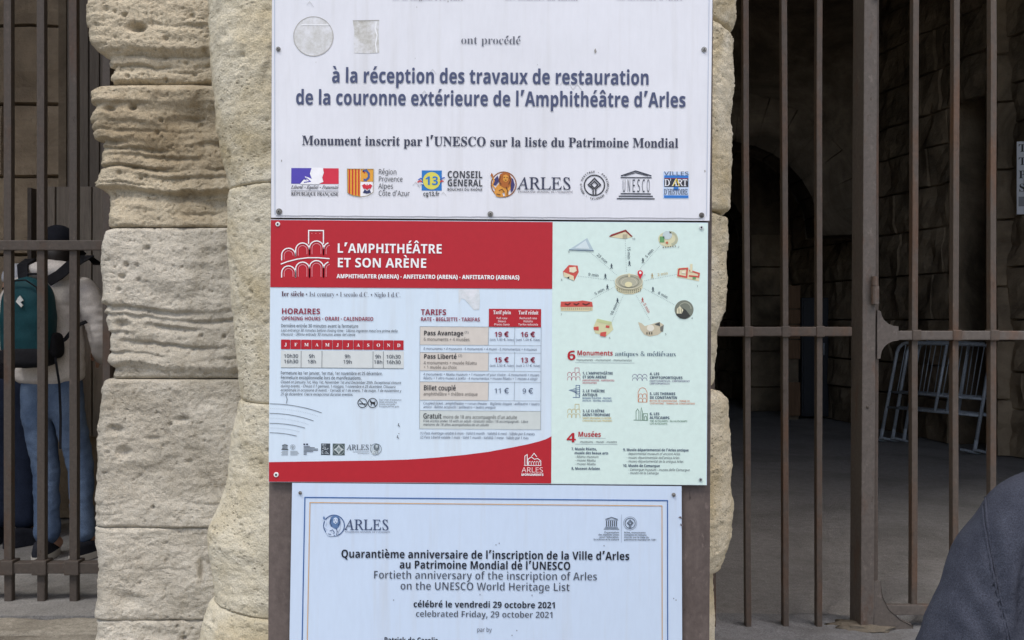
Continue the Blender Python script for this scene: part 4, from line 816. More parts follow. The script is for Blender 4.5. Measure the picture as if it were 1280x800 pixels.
def interior_mat(name, lo, hi, stain, bump=1.0):
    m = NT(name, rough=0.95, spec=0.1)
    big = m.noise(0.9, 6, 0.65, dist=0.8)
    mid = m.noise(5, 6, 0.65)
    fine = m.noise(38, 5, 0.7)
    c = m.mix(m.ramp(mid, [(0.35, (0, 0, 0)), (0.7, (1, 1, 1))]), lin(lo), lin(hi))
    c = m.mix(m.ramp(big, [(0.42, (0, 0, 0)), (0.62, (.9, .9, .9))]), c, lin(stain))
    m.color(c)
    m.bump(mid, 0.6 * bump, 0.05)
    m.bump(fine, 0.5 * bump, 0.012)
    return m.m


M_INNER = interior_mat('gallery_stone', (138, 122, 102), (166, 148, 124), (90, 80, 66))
M_INNERDARK = interior_mat('gallery_stone_dark', (112, 100, 85), (138, 124, 106), (72, 64, 54))  # the gallery stone in a darker tone
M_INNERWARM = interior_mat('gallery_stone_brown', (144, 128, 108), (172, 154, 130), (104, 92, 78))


def metal_mat(name, base, rust, rough=0.55, amt=0.62, spec=0.35):
    m = NT(name, rough=rough, spec=spec)
    a = m.noise(9, 6, 0.7, stretch=(1, 1, .35))
    b = m.noise(70, 4, 0.6)
    c = m.mix(m.ramp(a, [(amt - .1, (0, 0, 0)), (amt + .1, (1, 1, 1))]), lin(base), lin(rust))
    c = m.mix(1.0, c, m.ramp(b, [(0.3, (.8, .8, .8)), (0.7, (1.1, 1.1, 1.1))]), 'MULTIPLY')
    w_ = m.noise(34, 5, 0.7, stretch=(1, 1, .5))
    c = m.mix(m.ramp(w_, [(0.60, (0, 0, 0)), (0.68, (.6, .6, .6))]), c, lin(tuple(min(255, v * 1.28) for v in base)))
    c = m.mix(m.ramp(w_, [(0.30, (.75, .75, .75)), (0.37, (0, 0, 0))]), c, lin(tuple(v * .62 for v in rust)))
    m.color(c)
    m.bump(w_, 0.25, 0.003)
    m.bump(b, 0.3, 0.002)
    return m.m


M_IRON = metal_mat('brown_iron_paint', (86, 77, 70), (98, 74, 58), amt=.58)
M_IRONGREY = metal_mat('grey_iron_paint', (98, 91, 86), (100, 72, 54), amt=0.64)
M_IRONDARK = metal_mat('dark_iron_paint', (80, 72, 66), (84, 62, 48))
M_PLATE = metal_mat('brown_plate', (104, 94, 90), (84, 75, 72), rough=0.45, amt=0.56)
M_GALV = metal_mat('galvanised_steel', (182, 189, 196), (140, 144, 148), rough=0.4)
M_GALV.node_tree.nodes['Principled BSDF'].inputs['Metallic'].default_value = 0.15
M_SCREW = metal_mat('screw_steel', (150, 150, 148), (96, 92, 88), rough=0.35, amt=0.5)
M_BLACK = NT('black_plastic', rough=0.5).color(lin((22, 22, 22))).m


def floor_mat(name, lo, hi, stain, sc=1.0):
    m = NT(name, rough=0.92, spec=0.2)
    a = m.noise(1.4 * sc, 6, 0.65, dist=.5)
    b = m.noise(22 * sc, 5, 0.7)
    g = m.noise(120 * sc, 3, 0.7)
    c = m.mix(m.ramp(b, [(0.3, (0, 0, 0)), (0.7, (1, 1, 1))]), lin(lo), lin(hi))
    c = m.mix(m.ramp(a, [(0.45, (0, 0, 0)), (0.66, (.7, .7, .7))]), c, lin(stain))
    c = m.mix(1.0, c, m.ramp(g, [(0.3, (.62, .62, .62)), (0.68, (1.15, 1.15, 1.15))]), 'MULTIPLY')
    m.color(c)
    m.bump(b, 0.5, 0.01)
    m.bump(g, 0.6, 0.005)
    return m.m


M_FLOOR = floor_mat('gallery_gravel', (134, 132, 130), (158, 156, 153), (116, 114, 111))
M_SILL = floor_mat('sill_concrete', (122, 123, 125), (144, 145, 147), (100, 98, 95), 1.3)
M_PAVE = floor_mat('paving_stone', (138, 132, 120), (178, 171, 158), (96, 90, 80), 1.6)
M_PLAZA = floor_mat('plaza_asphalt', (134, 130, 124), (150, 146, 140), (118, 114, 108), 0.5)


# ------------------------------------------------------------------ ground, sill, floor
def tagk(o, kind='structure'):
    o['kind'] = kind
    return o


g = MB()
g.box(-400, 400, -400, 2.35, -0.60, -0.36, M_PLAZA)
tagk(g.build('plaza_ground'))
g = MB()
g.box(-9, 9, 4.15, 19, -0.6, 0.0, M_FLOOR)
tagk(g.build('gallery_floor'))


def slab_top(x0, x1, y0, y1, z, amp, m, seed, step=0.03, skirt=0.4):
    nx, ny = max(2, int((x1 - x0) / step)), max(2, int((y1 - y0) / step))
    vs, fs = [], []
    for j in range(ny + 1):
        for i in range(nx + 1):
            x, y = x0 + (x1 - x0) * i / nx, y0 + (y1 - y0) * j / ny
            e = min(i, nx - i, j, ny - j)
            h = noise.fractal(Vector((x * 3 + seed, y * 3, seed)), 1.0, 2.0, 4) * amp
            vs.append((x, y, z + h - (0.012 if e == 0 else 0)))
    for j in range(ny):
        for i in range(nx):
            a = j * (nx + 1) + i
            fs.append((a, a + 1, a + nx + 2, a + nx + 1))
    b = MB()
    b.add(vs, fs, m)
    loop = [i for i in range(nx + 1)] + [j * (nx + 1) + nx for j in range(1, ny + 1)] + [ny * (nx + 1) + i for i in range(nx - 1, -1, -1)] + [j * (nx + 1) for j in range(ny - 1, 0, -1)]
    sk = [Vector(vs[i]) for i in loop]
    n = len(sk)
    b.add(sk + [Vector((q.x, q.y, z - skirt)) for q in sk], [(i, (i + 1) % n, (i + 1) % n + n, i + n) for i in range(n)], m)
    return b


tagk(slab_top(0.30, 3.6, 2.36, 4.148, 0.016, 0.012, M_SILL, 3.1).build('sill_concrete', smooth=True))
k = 0
for x0, x1, y0, y1, dz in ((-3.6, -2.17, 2.36, 3.93, -.012), (-2.16, -1.0, 2.36, 3.88, .006), (-3.6, -2.46, 3.94, 4.148, -.02), (-2.45, -1.0, 3.89, 4.148, .0), (-0.99, 0.29, 2.36, 4.148, -.02)):
    k += 1
    tagk(slab_top(x0, x1, y0, y1, dz, 0.022, M_PAVE, 11.3 * k).build('paving_slab', smooth=True))


# ------------------------------------------------------------------ weathered stone courses of the pier
def smooth01(t):
    t = max(0.0, min(1.0, t))
    return t * t * (3 - 2 * t)


def stone_h(p, kind):
    """outward relief in metres of a weathered limestone surface"""
    st, fb, pits, seed, chip, streak = kind
    q = Vector((p.x + seed, p.y, p.z + seed * .37))
    qa = Vector((q.x, q.y, q.z * 1.9))
    h = noise.fractal(qa * 3.2, 1.0, 2.1, 3) * fb
    h += noise.fractal(qa * 20.0, 0.8, 2.1, 4) * fb * 0.26
    if st:
        w = noise.noise(Vector((q.x * 2.2, q.y * 2, q.z * 5))) * 0.35
        s = noise.noise(Vector((q.x * 1.1 + w, q.y * 1.1, q.z * 17 + w * 2)))
        s2 = noise.noise(Vector((q.x * 3.2, q.y * 2, q.z * 46 + w * 4)))
        h += st * (0.6 * s + 0.4 * s2)
    if chip:
        # chipped facets: a terraced noise with narrow risers
        f = (noise.fractal(Vector((q.x * 7, q.y * 7, q.z * 13)), 1.0, 2.0, 4) + 2.0) * 3.0
        k = math.floor(f)
        h += chip * (k + smooth01((f - k - .5) * 2.6 + .5) - 6.0)
    if streak:
        u, v = q.x * .93 - q.z * .37, q.z * .93 + q.x * .37
        t = noise.noise(Vector((u * 60 + 1.5 * noise.noise(q * 5), q.y * 20, v * 5))) + .6 * noise.noise(Vector((u * 110, q.y * 30, v * 8)))
        h += streak * t * (.6 + .8 * noise.noise(q * 6.0))
    h += 0.0016 * noise.noise(q * 80.0) + 0.0012 * noise.noise(q * 155.0)
    if pits:
        for sc, dep, rr in ((30.0, 0.012, .22), (85.0, 0.007, .34), (130.0, 0.004, .4)):
            d, pt = noise.voronoi(q * sc)
            if noise.cell(pt[0] * 7.3) > 1.0 - pits * 2:
                h -= dep * max(0.0, 1.0 - (d[0] / rr) ** 2)
    return h


def ledge(p, z, prof):
    """relief down the face of a block: a lasting profile plus ledges that break off and start again"""
    if not prof:
        return 0.0
    keep, broken = prof
    zz = z + 0.016 * noise.noise(Vector((p.x * 5, p.y * 7, z * 2))) + 0.007 * noise.noise(Vector((p.x * 19, p.y * 18, z * 9))) + 0.003 * noise.noise(Vector((p.x * 60, p.y * 50, z * 20)))
    r = interp(keep, zz) * max(.3, 1.0 + .6 * noise.noise(Vector((p.x * 8, p.y * 6, z * 9))))
    for z0, w, d in broken:
        t = (zz - z0) / w
        if -4 < t < 3:
            amp = smooth01(.45 + 1.9 * noise.noise(Vector((p.x * 5.5 + z0 * 40, p.y * 5, z0 * 17))))
            r -= d * amp * math.exp(-(t / (.4 if t > 0 else 1.6)) ** 2)
    return r


def course(name, parent, z0, z1, path, kind, m, step=0.006, edge=0.018, marks=(), craters=(), groove=0.02):
    """path(z) -> list of (point, outward normal) along the block's face at height z"""
    nz = max(3, int((z1 - z0) / step))
    vs, fs, nu = [], [], None
    for j in range(nz + 1):
        z = z0 + (z1 - z0) * j / nz
        ring = path(z)
        nu = len(ring)
        e = min(z - z0, z1 - z)
        wob = 1 + 0.5 * noise.noise(Vector((z * 30, z0, 1)))
        for (p, n) in ring:
            ee = edge * max(.25, 1.0 + 1.5 * noise.noise(Vector((p.x * 16, p.y * 9, z0 * 5))))
            rec = groove * (1 - smooth01(e / max(ee, .003))) ** 1.5
            h = stone_h(p, kind) + ledge(p, z, marks) - rec
            for cx, cz, rx, rz, dep in craters:
                dd = ((p.x - cx) / rx) ** 2 + ((z - cz) / rz) ** 2
                if dd < 1.6:
                    h -= dep * (1 - smooth01(math.sqrt(dd) / 1.2))
            vs.append(p + n * h)
    for j in range(nz):
        for i in range(nu - 1):
            a = j * nu + i
            fs.append((a, a + 1, a + nu + 1, a + nu))
    # close the top and the bottom so the block is solid from every side
    b = MB()
    b.add(vs, fs, m)
    for row in (0, nz):
        ids = list(range(row * nu, row * nu + nu))
        back = [Vector((q.x, 4.0, q.z)) if False else Vector((q.x * .97, q.y + 0.10, q.z)) for q in (vs[i] for i in ids)]
        b.add([vs[i] for i in ids] + back, [(i, i + 1, i + 1 + nu, i + nu) for i in range(nu - 1)], m)
    return b.build(name, parent, smooth=True)


PD = 2.75          # face of the pier's flat part
def zat(py, d):
    return EYE - (py - CY) / F * d


def pyat(z, d):
    return CY + (EYE - z) * F / d


LEFT_EDGE = [(-60, 104), (0, 106), (25, 105), (50, 108), (60, 115), (72, 121), (90, 122), (104, 123), (106, 112), (112, 109), (125, 108), (134, 113), (150, 110), (165, 113), (180, 118),
             (200, 119), (215, 115), (230, 114), (243, 119), (255, 125), (270, 127), (285, 127), (288, 123), (300, 119), (320, 117), (335, 117), (350, 118), (362, 121), (375, 120),
             (390, 119), (400, 122), (410, 124), (425, 126), (440, 127), (470, 127), (475, 124), (480, 121), (490, 118), (530, 117), (560, 115), (600, 113), (650, 113), (662, 115), (700, 114), (800, 113), (960, 112)]
RIGHT_EDGE = [(-60, 285), (960, 285)]


def pier_path(z):
    py = pyat(z, PD)
    xl = (interp(LEFT_EDGE, py) - CX) / F * PD
    xr = (330 - CX) / F * PD
    out = []
    r = 0.045
    for y in (PD + 0.95, PD + 0.6, PD + 0.4, PD + 0.28, PD + 0.2, PD + 0.15, PD + 0.11, PD + 0.08, PD + 0.06):
        out.append((Vector((xl + 0.0, y, z)), Vector((-1, 0, 0))))
    for k in range(0, 8):
        a = math.pi / 2 * k / 8
        out.append((Vector((xl + r - r * math.cos(a), PD + r - r * math.sin(a), z)), Vector((-math.cos(a), -math.sin(a), 0))))
    n = 122
    for k in range(n + 1):
        x = xl + r + (xr - xl - r) * k / n
        out.append((Vector((x, PD, z)), Vector((0, -1, 0))))
    return out


def crater(px, py, rx, ry, dep, d=PD):
    return ((px - CX) / F * d, zat(py, d), rx / F * d, ry / F * d, dep)


def mark(py, hw, dep, d=PD):
    return (zat(py, d), hw / F * d, dep)


pier = thing('stone_pier', 'pale weathered limestone pier with a half round column behind the information signs', 'pier', (-0.2, 2.75, 0))
pier_bits = [
    # top px, bottom px, relief (strata, roughness, pits, seed, chips, streaks), material, lasting profile, broken ledges, craters, groove
    (-45, 104, (.003, .010, .36, 1.7, .0020, 0), M_PIER, [(-45, 0), (57, 0), (63, -.016), (75, -.022), (86, -.018), (97, -.018), (101, -.034), (104, -.044)],
     [(28, 3, .006), (66, 2, .010), (79, 3, .016), (85, 2, .010), (95, 2, .012)], [crater(170, 34, 15, 7, .035), crater(132, 12, 5, 4, .012), crater(207, 48, 4, 4, .01), crater(240, 20, 5, 4, .012)], .010),
    (104, 284, (.005, .013, .20, 5.2, .0030, 0), M_PIER, [(104, -.018), (110, .002), (126, .002), (150, -.004), (226, -.002), (234, .004), (240, -.024), (250, -.014), (284, -.008)],
     [(118, 2, .008), (128, 3, .010), (137, 4, .018), (151, 3, .014), (162, 2, .010), (177, 4, .024), (186, 3, .014), (194, 3, .012), (209, 2, .018), (219, 3, .010), (231, 2, .010), (247, 4, .014), (262, 2, .008)],
     [crater(165, 134, 6, 5, .022), crater(137, 136, 9, 5, .02), crater(240, 148, 16, 4, .014), crater(205, 210, 24, 1.6, .012), crater(130, 243, 15, 7, .02)], .010),
    (284, 474, (.002, .009, .14, 9.4, .0014, 0), M_PIERLOW, [(284, 0), (384, 0), (404, -.004), (440, -.003), (456, .003), (464, -.008), (474, -.010)],
     [(388, 4, .016), (398, 3, .010), (408, 4, .014), (420, 3, .008), (431, 3, .012), (445, 2, .008), (463, 3, .012)],
     [crater(183, 310, 5, 4, .014), crater(157, 331, 4, 4, .014), crater(151, 346, 5, 4, .014), crater(173, 350, 4, 3, .012), crater(148, 362, 4, 3, .01), crater(281, 311, 4, 4, .01), crater(150, 405, 14, 7, .014), crater(262, 318, 11, 9, .006)], .008),
    (474, 660, (.001, .010, .07, 14.1, .0013, 0), M_PIERLOW, [(474, 0), (660, 0)], [(640, 2, .005), (628, 2, .004)],
     [crater(145, 537, 13, 6, .012), crater(154, 566, 10, 9, .014), crater(225, 525, 14, 5, .010), crater(190, 548, 14, 4, .008), crater(236, 577, 7, 3, .008)], .006),
    (660, 776, (.001, .009, .12, 21.0, .0014, 0), M_PIERLOW, [(660, 0), (776, 0)], [(712, 2, .004)], [crater(160, 750, 22, 12, .012), crater(252, 715, 5, 22, .014), crater(212, 700, 1.5, 12, .006)], .005),
    (776, 960, (.001, .012, .18, 27.0, .0026, 0), M_PIERLOW, [(776, 0), (960, 0)], [], [], .006),
]
for top, bot, kind, m, keep, brk, cr, gr in pier_bits:
    course('stone_block', pier, zat(bot, PD) + .0012, zat(top, PD) - .0012, pier_path, kind, m, 0.0036, 0.007,
           ([(zat(y, PD), o) for y, o in reversed(keep)], [mark(*q) for q in brk]), cr, gr)

CD = 2.62          # where the half round column meets the pier
COL_L = [(-60, 262), (0, 262), (80, 268), (120, 272), (170, 278), (200, 284), (238, 288), (243, 289), (300, 288), (370, 292), (410, 297), (450, 300), (498, 303), (505, 301), (525, 297), (550, 292), (580, 287),
         (600, 285), (630, 277), (655, 265), (668, 263), (690, 266), (715, 270), (738, 272), (752, 264), (770, 257), (790, 254), (810, 248), (960, 236)]
COL_R = [(-60, 919), (30, 918), (40, 915), (47, 910), (55, 915), (100, 915), (150, 913), (200, 914), (240, 911), (262, 911), (270, 907), (276, 907), (300, 906), (330, 904), (350, 907), (372, 908), (390, 906),
         (404, 902), (418, 898), (445, 893), (470, 892), (482, 889), (490, 897), (497, 904), (540, 908), (580, 909), (615, 913), (640, 917), (665, 915), (685, 907), (696, 902), (704, 897), (709, 889), (730, 888), (800, 892), (960, 896)]
MID = (612 - CX) / F * CD


def col_depth(s):
    return CD - 0.30 * (1 - abs(s) ** 2.6) ** 0.5 if abs(s) < 1 else CD


def column_path(side):
    def path(z):
        py = pyat(z, CD)
        tab = COL_L if side < 0 else COL_R
        xe = (interp(tab, py) - CX) / F * CD
        out = []
        ss = [1.0, .997, .99, .98, .968, .955, .94, .925, .91, .895, .88, .865, .85, .835, .82, .805, .79, .775, .76, .745, .73, .715, .70, .685, .67, .655, .64, .62, .60, .57, .5, .4, .2, 0.0]
        ss = [x for a, b in zip(ss, ss[1:]) for x in (a, (a + b) / 2)] + [0.0]
        for y in (CD + 0.5, CD + .3, CD + .2, CD + 0.14, CD + 0.10, CD + .07, CD + .045, CD + .03, CD + .015):
            out.append((Vector((xe, y, z)), Vector((side, 0, 0))))
        for s in ss:
            x = MID + (xe - MID) * s
            y = col_depth(s)
            ds = 1e-3
            dy = (col_depth(max(0, s - ds)) - col_depth(min(1, s))) / ds
            nrm = Vector((side * min(abs(dy) / abs(xe - MID), 4.0), -1, 0)).normalized()
            out.append((Vector((x, y, z)), nrm))
        return out if side < 0 else out[::-1]
    return path


for top, bot, kind, gr in ((-45, 241, (.001, .007, .12, 31.0, .0008, .0062), .004), (241, 498, (.001, .006, .30, 35.5, .0008, .0016), .004), (498, 742, (.001, .007, .2, 39.7, .0008, .0012), .003), (742, 960, (.001, .010, .15, 43.9, .0012, 0), .006)):
    course('column_drum', pier, zat(bot, CD) + .001, zat(top, CD) - .001, column_path(-1), kind, M_COLUMN, 0.0038, 0.006, (), (), gr)
for top, bot, kind, gr in ((-45, 47, (.002, .008, .3, 51.0, .0010, 0), .014), (47, 271, (.003, .007, .34, 55.0, .0014, 0), .014), (271, 485, (.004, .008, .24, 59.0, .0018, 0), .016), (485, 707, (.003, .009, .32, 63.0, .0018, 0), .016), (707, 960, (.002, .006, .2, 67.0, .001, 0), .008)):
    course('column_drum', pier, zat(bot, CD) + .001, zat(top, CD) - .001, column_path(1), kind, M_COLUMN, 0.0038, 0.010, (), (), gr)
b = MB()
b.box(-1.08, 0.44, PD + 0.09, 4.6, 0.0, 4.4, M_CORE)
b.box(-0.70, 0.50, CD + 0.03, PD + 0.088, 0.0, 4.4, M_CORE)
b.build('pier_core', pier)

# unseen upper masonry and neighbouring piers, added to keep the sky off the gallery
M_FACADE = stone_mat('arcade_limestone', (180, 170, 148), (205, 195, 172), (160, 146, 120), .5, 0.4, 0.8)


def arch_wall(name, x0, x1, z1, opens, y0, y1, m, parent=None, zb=0.0):
    """a wall standing in XZ between y0 and y1 with round headed openings (xa, xb, springing height)"""
    top = []
    x = x0
    pts = [(x0, zb)]
    for xa, xb, zs in opens:
        r = (xb - xa) / 2
        pts += [(xa, zb), (xa, zs)] + [(xa + r - r * math.cos(math.pi * k / 18), zs + r * math.sin(math.pi * k / 18)) for k in range(1, 18)] + [(xb, zs), (xb, zb)]
    pts += [(x1, zb), (x1, z1), (x0, z1)]
    mb = MB()
    mb.prism(pts, y0, y1, m)
    return mb.build(name, parent)


arc = thing('unseen_arcade_wall', 'unseen limestone arcade wall over both archways, added to keep sky light off the gallery', 'wall', (0, 2.9, 0))
arch_wall('arch_masonry', -7.5, 7.2, 12.0, [(-4.35, -1.12, 5.6), (0.48, 4.9, 5.6)], PD + 0.12, 4.75, M_FACADE, arc)

# ------------------------------------------------------------------ gallery behind the gates
def block_wall(name, o, ux, width, z0, z1, m, parent=None, course_h=(0.32, 0.5), lens=(0.5, 1.1), gap=0.012, relief=0.035, seed=1, thick=0.3, step=0.09, holes=()):
    """coursed masonry: rough blocks with sunken joints, standing on the line o -> o + ux*width, facing the left of ux seen from above rotated -90"""
    rr = random.Random(seed)
    ux = Vector(ux).normalized()
    nrm = Vector((ux.y, -ux.x, 0))
    o = Vector(o)
    b = MB()

    def at(u, z, h):
        return o + ux * u + Vector((0, 0, z)) + nrm * h
    z = z0
    while z < z1 - 0.05:
        h = min(rr.uniform(*course_h), z1 - z)
        u = 0.0
        while u < width - 0.02:
            w = min(rr.uniform(*lens), width - u)
            cut = False
            for a, c, t in holes:
                if z + h / 2 < t:
                    if u < a - 1e-6 < u + w:
                        w = a - u
                    elif a - 1e-6 <= u < c - 1e-6:
                        w, cut = c - u, True
            if not cut:
                out = rr.uniform(-0.02, 0.02)
                nu, nz = max(3, int(w / step)), max(3, int(h / step))
                us = [u, u + gap] + [u + gap + (w - 2 * gap) * i / nu for i in range(nu + 1)] + [u + w - gap, u + w]
                zs = [z, z + gap] + [z + gap + (h - 2 * gap) * i / nz for i in range(nz + 1)] + [z + h - gap, z + h]
                vs, fs = [], []
                for j, zz in enumerate(zs):
                    for i, uu in enumerate(us):
                        ed = i in (0, len(us) - 1) or j in (0, len(zs) - 1)
                        p = at(uu, zz, 0)
                        r = out + noise.fractal(p * 3.5 + Vector((seed, 0, 0)), 1.0, 2.0, 3) * relief
                        vs.append(at(uu, zz, -0.05 if ed else r))
                n = len(us)
                for j in range(len(zs) - 1):
                    for i in range(n - 1):
                        a = j * n + i
                        fs.append((a, a + 1, a + n + 1, a + n))
                b.add(vs, fs, m)
            u += w
        z += h
    return b, at


def wall_obj(name, label, cat, o, ux, width, z0, z1, m, seed, holes=(), thick=0.4, **kw):
    b, at = block_wall(name, o, ux, width, z0, z1, m, seed=seed, holes=holes, **kw)
    # solid core behind the face, pierced where the openings are
    cuts = sorted(holes)
    u = 0.0
    for a, c, t in cuts + [(width, width, 0)]:
        if a > u:
            vs = [at(x, z, -y) for z in (z0, z1) for y in (0.055, thick) for x in (u, a)]
            b.add(vs, [(0, 1, 3, 2), (4, 6, 7, 5), (0, 4, 5, 1), (2, 3, 7, 6), (0, 2, 6, 4), (1, 5, 7, 3)], m)
        if c > a:
            vs = [at(x, z, -y) for z in (t, z1) for y in (0.055, thick) for x in (a, c)]
            b.add(vs, [(0, 1, 3, 2), (4, 6, 7, 5), (0, 4, 5, 1), (2, 3, 7, 6), (0, 2, 6, 4), (1, 5, 7, 3)], m)
        u = c
    ob = b.build(name, None, smooth=False)
    return tag(ob, label, cat)


# right-hand passage: a long side wall running away, pierced by two dark doorways
WA, WB = Vector((3.10, 17.6, 0)), Vector((4.62, 8.45, 0))
wl = (WB - WA).length
wd = (WB - WA).normalized()


def wu(px):
    """distance along the side wall of the point seen at photo column px"""
    k = (px - CX) / F
    # WA.x + wd.x*u = k*(WA.y + wd.y*u)
    return (k * WA.y - WA.x) / (wd.x - k * wd.y)


d1, d2 = wu(1190), wu(1237)
e1, e2 = wu(934), wu(951)
wall_obj('gallery_side_wall', 'long dark masonry wall of the gallery with two black doorways behind the right gate', 'wall', WA, wd, wl, 0.0, 7.6, M_INNER, 5,
         holes=((e1, e2, 2.9), (d1, d2, 3.55)), relief=0.05)
# black rooms behind the doorways
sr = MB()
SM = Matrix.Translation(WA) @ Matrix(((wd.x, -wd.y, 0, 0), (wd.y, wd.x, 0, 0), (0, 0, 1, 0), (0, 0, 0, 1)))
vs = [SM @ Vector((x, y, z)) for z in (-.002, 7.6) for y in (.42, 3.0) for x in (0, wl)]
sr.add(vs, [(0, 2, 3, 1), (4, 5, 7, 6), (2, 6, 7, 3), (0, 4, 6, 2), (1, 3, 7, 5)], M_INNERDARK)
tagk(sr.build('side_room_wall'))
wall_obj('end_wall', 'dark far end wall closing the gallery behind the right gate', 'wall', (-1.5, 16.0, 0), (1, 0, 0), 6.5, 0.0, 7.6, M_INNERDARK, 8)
# nearer pier that carries the paper notice
wall_obj('gallery_pier', 'brown coursed stone pier inside the gallery carrying the white paper notice', 'pier', (4.40, 9.0, 0), Vector((1.5, -0.35, 0)), 2.6, 0.0, 7.6, M_INNER, 12, relief=0.05, course_h=(0.42, 0.62))
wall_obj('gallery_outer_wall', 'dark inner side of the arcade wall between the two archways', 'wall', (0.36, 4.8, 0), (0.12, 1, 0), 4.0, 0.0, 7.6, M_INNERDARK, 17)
# transverse arches that carry the vault
for i, (yy, xa, xb, zs) in enumerate(((6.6, 0.95, 4.75, 3.1), (11.2, 1.35, 3.50, 2.2), (13.4, 1.5, 3.2, 2.3))):
    t = thing('transverse_arch', ['nearest stone arch spanning the dark gallery behind the right gate', 'second stone arch of the gallery, beyond the nearest one',
                                  'farthest stone arch spanning the dark gallery'][i], 'arch', ((xa + xb) / 2, yy, 0), 'stone arches carrying the gallery vault')
    mb = MB()
    r = (xb - xa) / 2
    cxx = (xa + xb) / 2
    n = 15
    for k in range(n):          # voussoirs
        a0, a1 = math.pi * (k + .04) / n, math.pi * (k + .96) / n
        pts = []
        for rr_ in (r, r + .55):
            for a in ((a0, a1) if rr_ == r else (a1, a0)):
                pts.append((cxx - rr_ * math.cos(a), zs + rr_ * math.sin(a)))
        mb.prism(pts, yy, yy + .55 + R.uniform(-.03, .03), M_INNERDARK)
    mb.build('arch_ring', t, bevel=0.015)
    b, at = block_wall('springer', (xb + .02, yy - 0.03, 0), (1, 0, 0), 0.55, 0.0, zs + .1, M_INNER, seed=30 + i)
    if i > 1:
        b.box(xb + .03, xb + .6, yy + .03, yy + .5, 0, zs + .1, M_INNER)
        b.build('arch_pier', t)
    mb = MB()
    pts = [(xa - .55, zs + .02)] + [(cxx - (r + .555) * math.cos(math.pi * q / 16), zs + (r + .555) * math.sin(math.pi * q / 16)) for q in range(0, 17)] + [(xb + .58, zs), (xb + .58, 7.59), (xa - 1.2, 7.59), (xa - 1.2, zs + .02)]
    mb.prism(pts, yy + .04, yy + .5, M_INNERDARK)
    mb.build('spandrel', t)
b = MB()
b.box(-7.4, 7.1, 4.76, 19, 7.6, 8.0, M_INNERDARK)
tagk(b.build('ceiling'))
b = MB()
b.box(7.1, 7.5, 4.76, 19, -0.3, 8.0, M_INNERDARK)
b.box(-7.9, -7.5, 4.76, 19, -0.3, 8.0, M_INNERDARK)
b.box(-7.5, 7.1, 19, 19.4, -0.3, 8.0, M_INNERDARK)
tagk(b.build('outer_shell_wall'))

# left-hand bay
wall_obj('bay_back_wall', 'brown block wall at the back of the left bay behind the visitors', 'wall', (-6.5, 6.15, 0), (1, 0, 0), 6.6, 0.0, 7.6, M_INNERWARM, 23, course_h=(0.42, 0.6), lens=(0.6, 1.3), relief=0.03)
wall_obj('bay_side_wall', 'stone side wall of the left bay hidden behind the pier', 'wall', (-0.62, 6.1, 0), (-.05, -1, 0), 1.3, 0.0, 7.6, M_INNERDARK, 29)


def wood_mat(name, lo, hi, dark):
    m = NT(name, rough=0.8, spec=0.2)
    g_ = m.noise(6, 6, 0.65, stretch=(9, 9, .55), dist=.6)
    f = m.noise(30, 4, 0.6, stretch=(6, 6, .4))
    c = m.mix(m.ramp(g_, [(0.3, (0, 0, 0)), (0.7, (1, 1, 1))]), lin(lo), lin(hi))
    c = m.mix(m.ramp(f, [(0.55, (0, 0, 0)), (0.75, (.8, .8, .8))]), c, lin(dark))
    m.color(c)
    m.bump(g_, .3, .004)
    return m.m


M_WOODGREY = wood_mat('weathered_boards', (104, 96, 88), (122, 113, 103), (84, 77, 70))
M_WOODPALE = wood_mat('pale_grey_boards', (122, 112, 102), (146, 136, 124), (98, 90, 81))
M_WOODBROWN = wood_mat('brown_boards', (112, 88, 68), (134, 106, 82), (84, 64, 50))

DD = 5.98
t = thing('plank_door', 'tall grey plank door at the back of the left bay beside the visitor in a cap', 'door', PX(100, 690, DD))
for i, (a, c) in enumerate(((84, 97.5), (98, 111), (111.5, 124.5), (125, 138))):
    x0, x1 = PX(a, 0, DD).x, PX(c, 0, DD).x
    MB().box(x0, x1 - .006, DD + R.uniform(-.004, .004), DD + .04, PX(0, 236, DD).z, 4.0, M_WOODGREY).build('board', t, bevel=.003)
for i, (a, c) in enumerate(((55, 72.5), (73, 96), (96.5, 118), (118.5, 140))):
    x0, x1 = PX(a, 0, DD).x, PX(c, 0, DD).x
    MB().box(x0, x1 - .006, DD - .03 + R.uniform(-.004, .004), DD + .01, PX(0, 545, DD).z, PX(0, 234, DD).z, M_WOODPALE).build('board', t, bevel=.003)
MB().box(PX(74, 0, DD).x, PX(83.5, 0, DD).x, DD - .01, DD + .06, PX(0, 236, DD).z, 4.0, M_INNERDARK).build('dark_gap_strip', t)  # dark strip standing in for the shaded slot beside the boards
x0, x1 = PX(36, 0, DD).x, PX(41, 0, DD).x
t2 = tag(MB().box(x0, x1, DD - .02, DD + .05, 1.15, PX(0, 235, DD).z, M_IRONDARK).build('iron_upright', None, bevel=.004), 'dark upright iron bar against the block wall left of the plank door', 'upright')

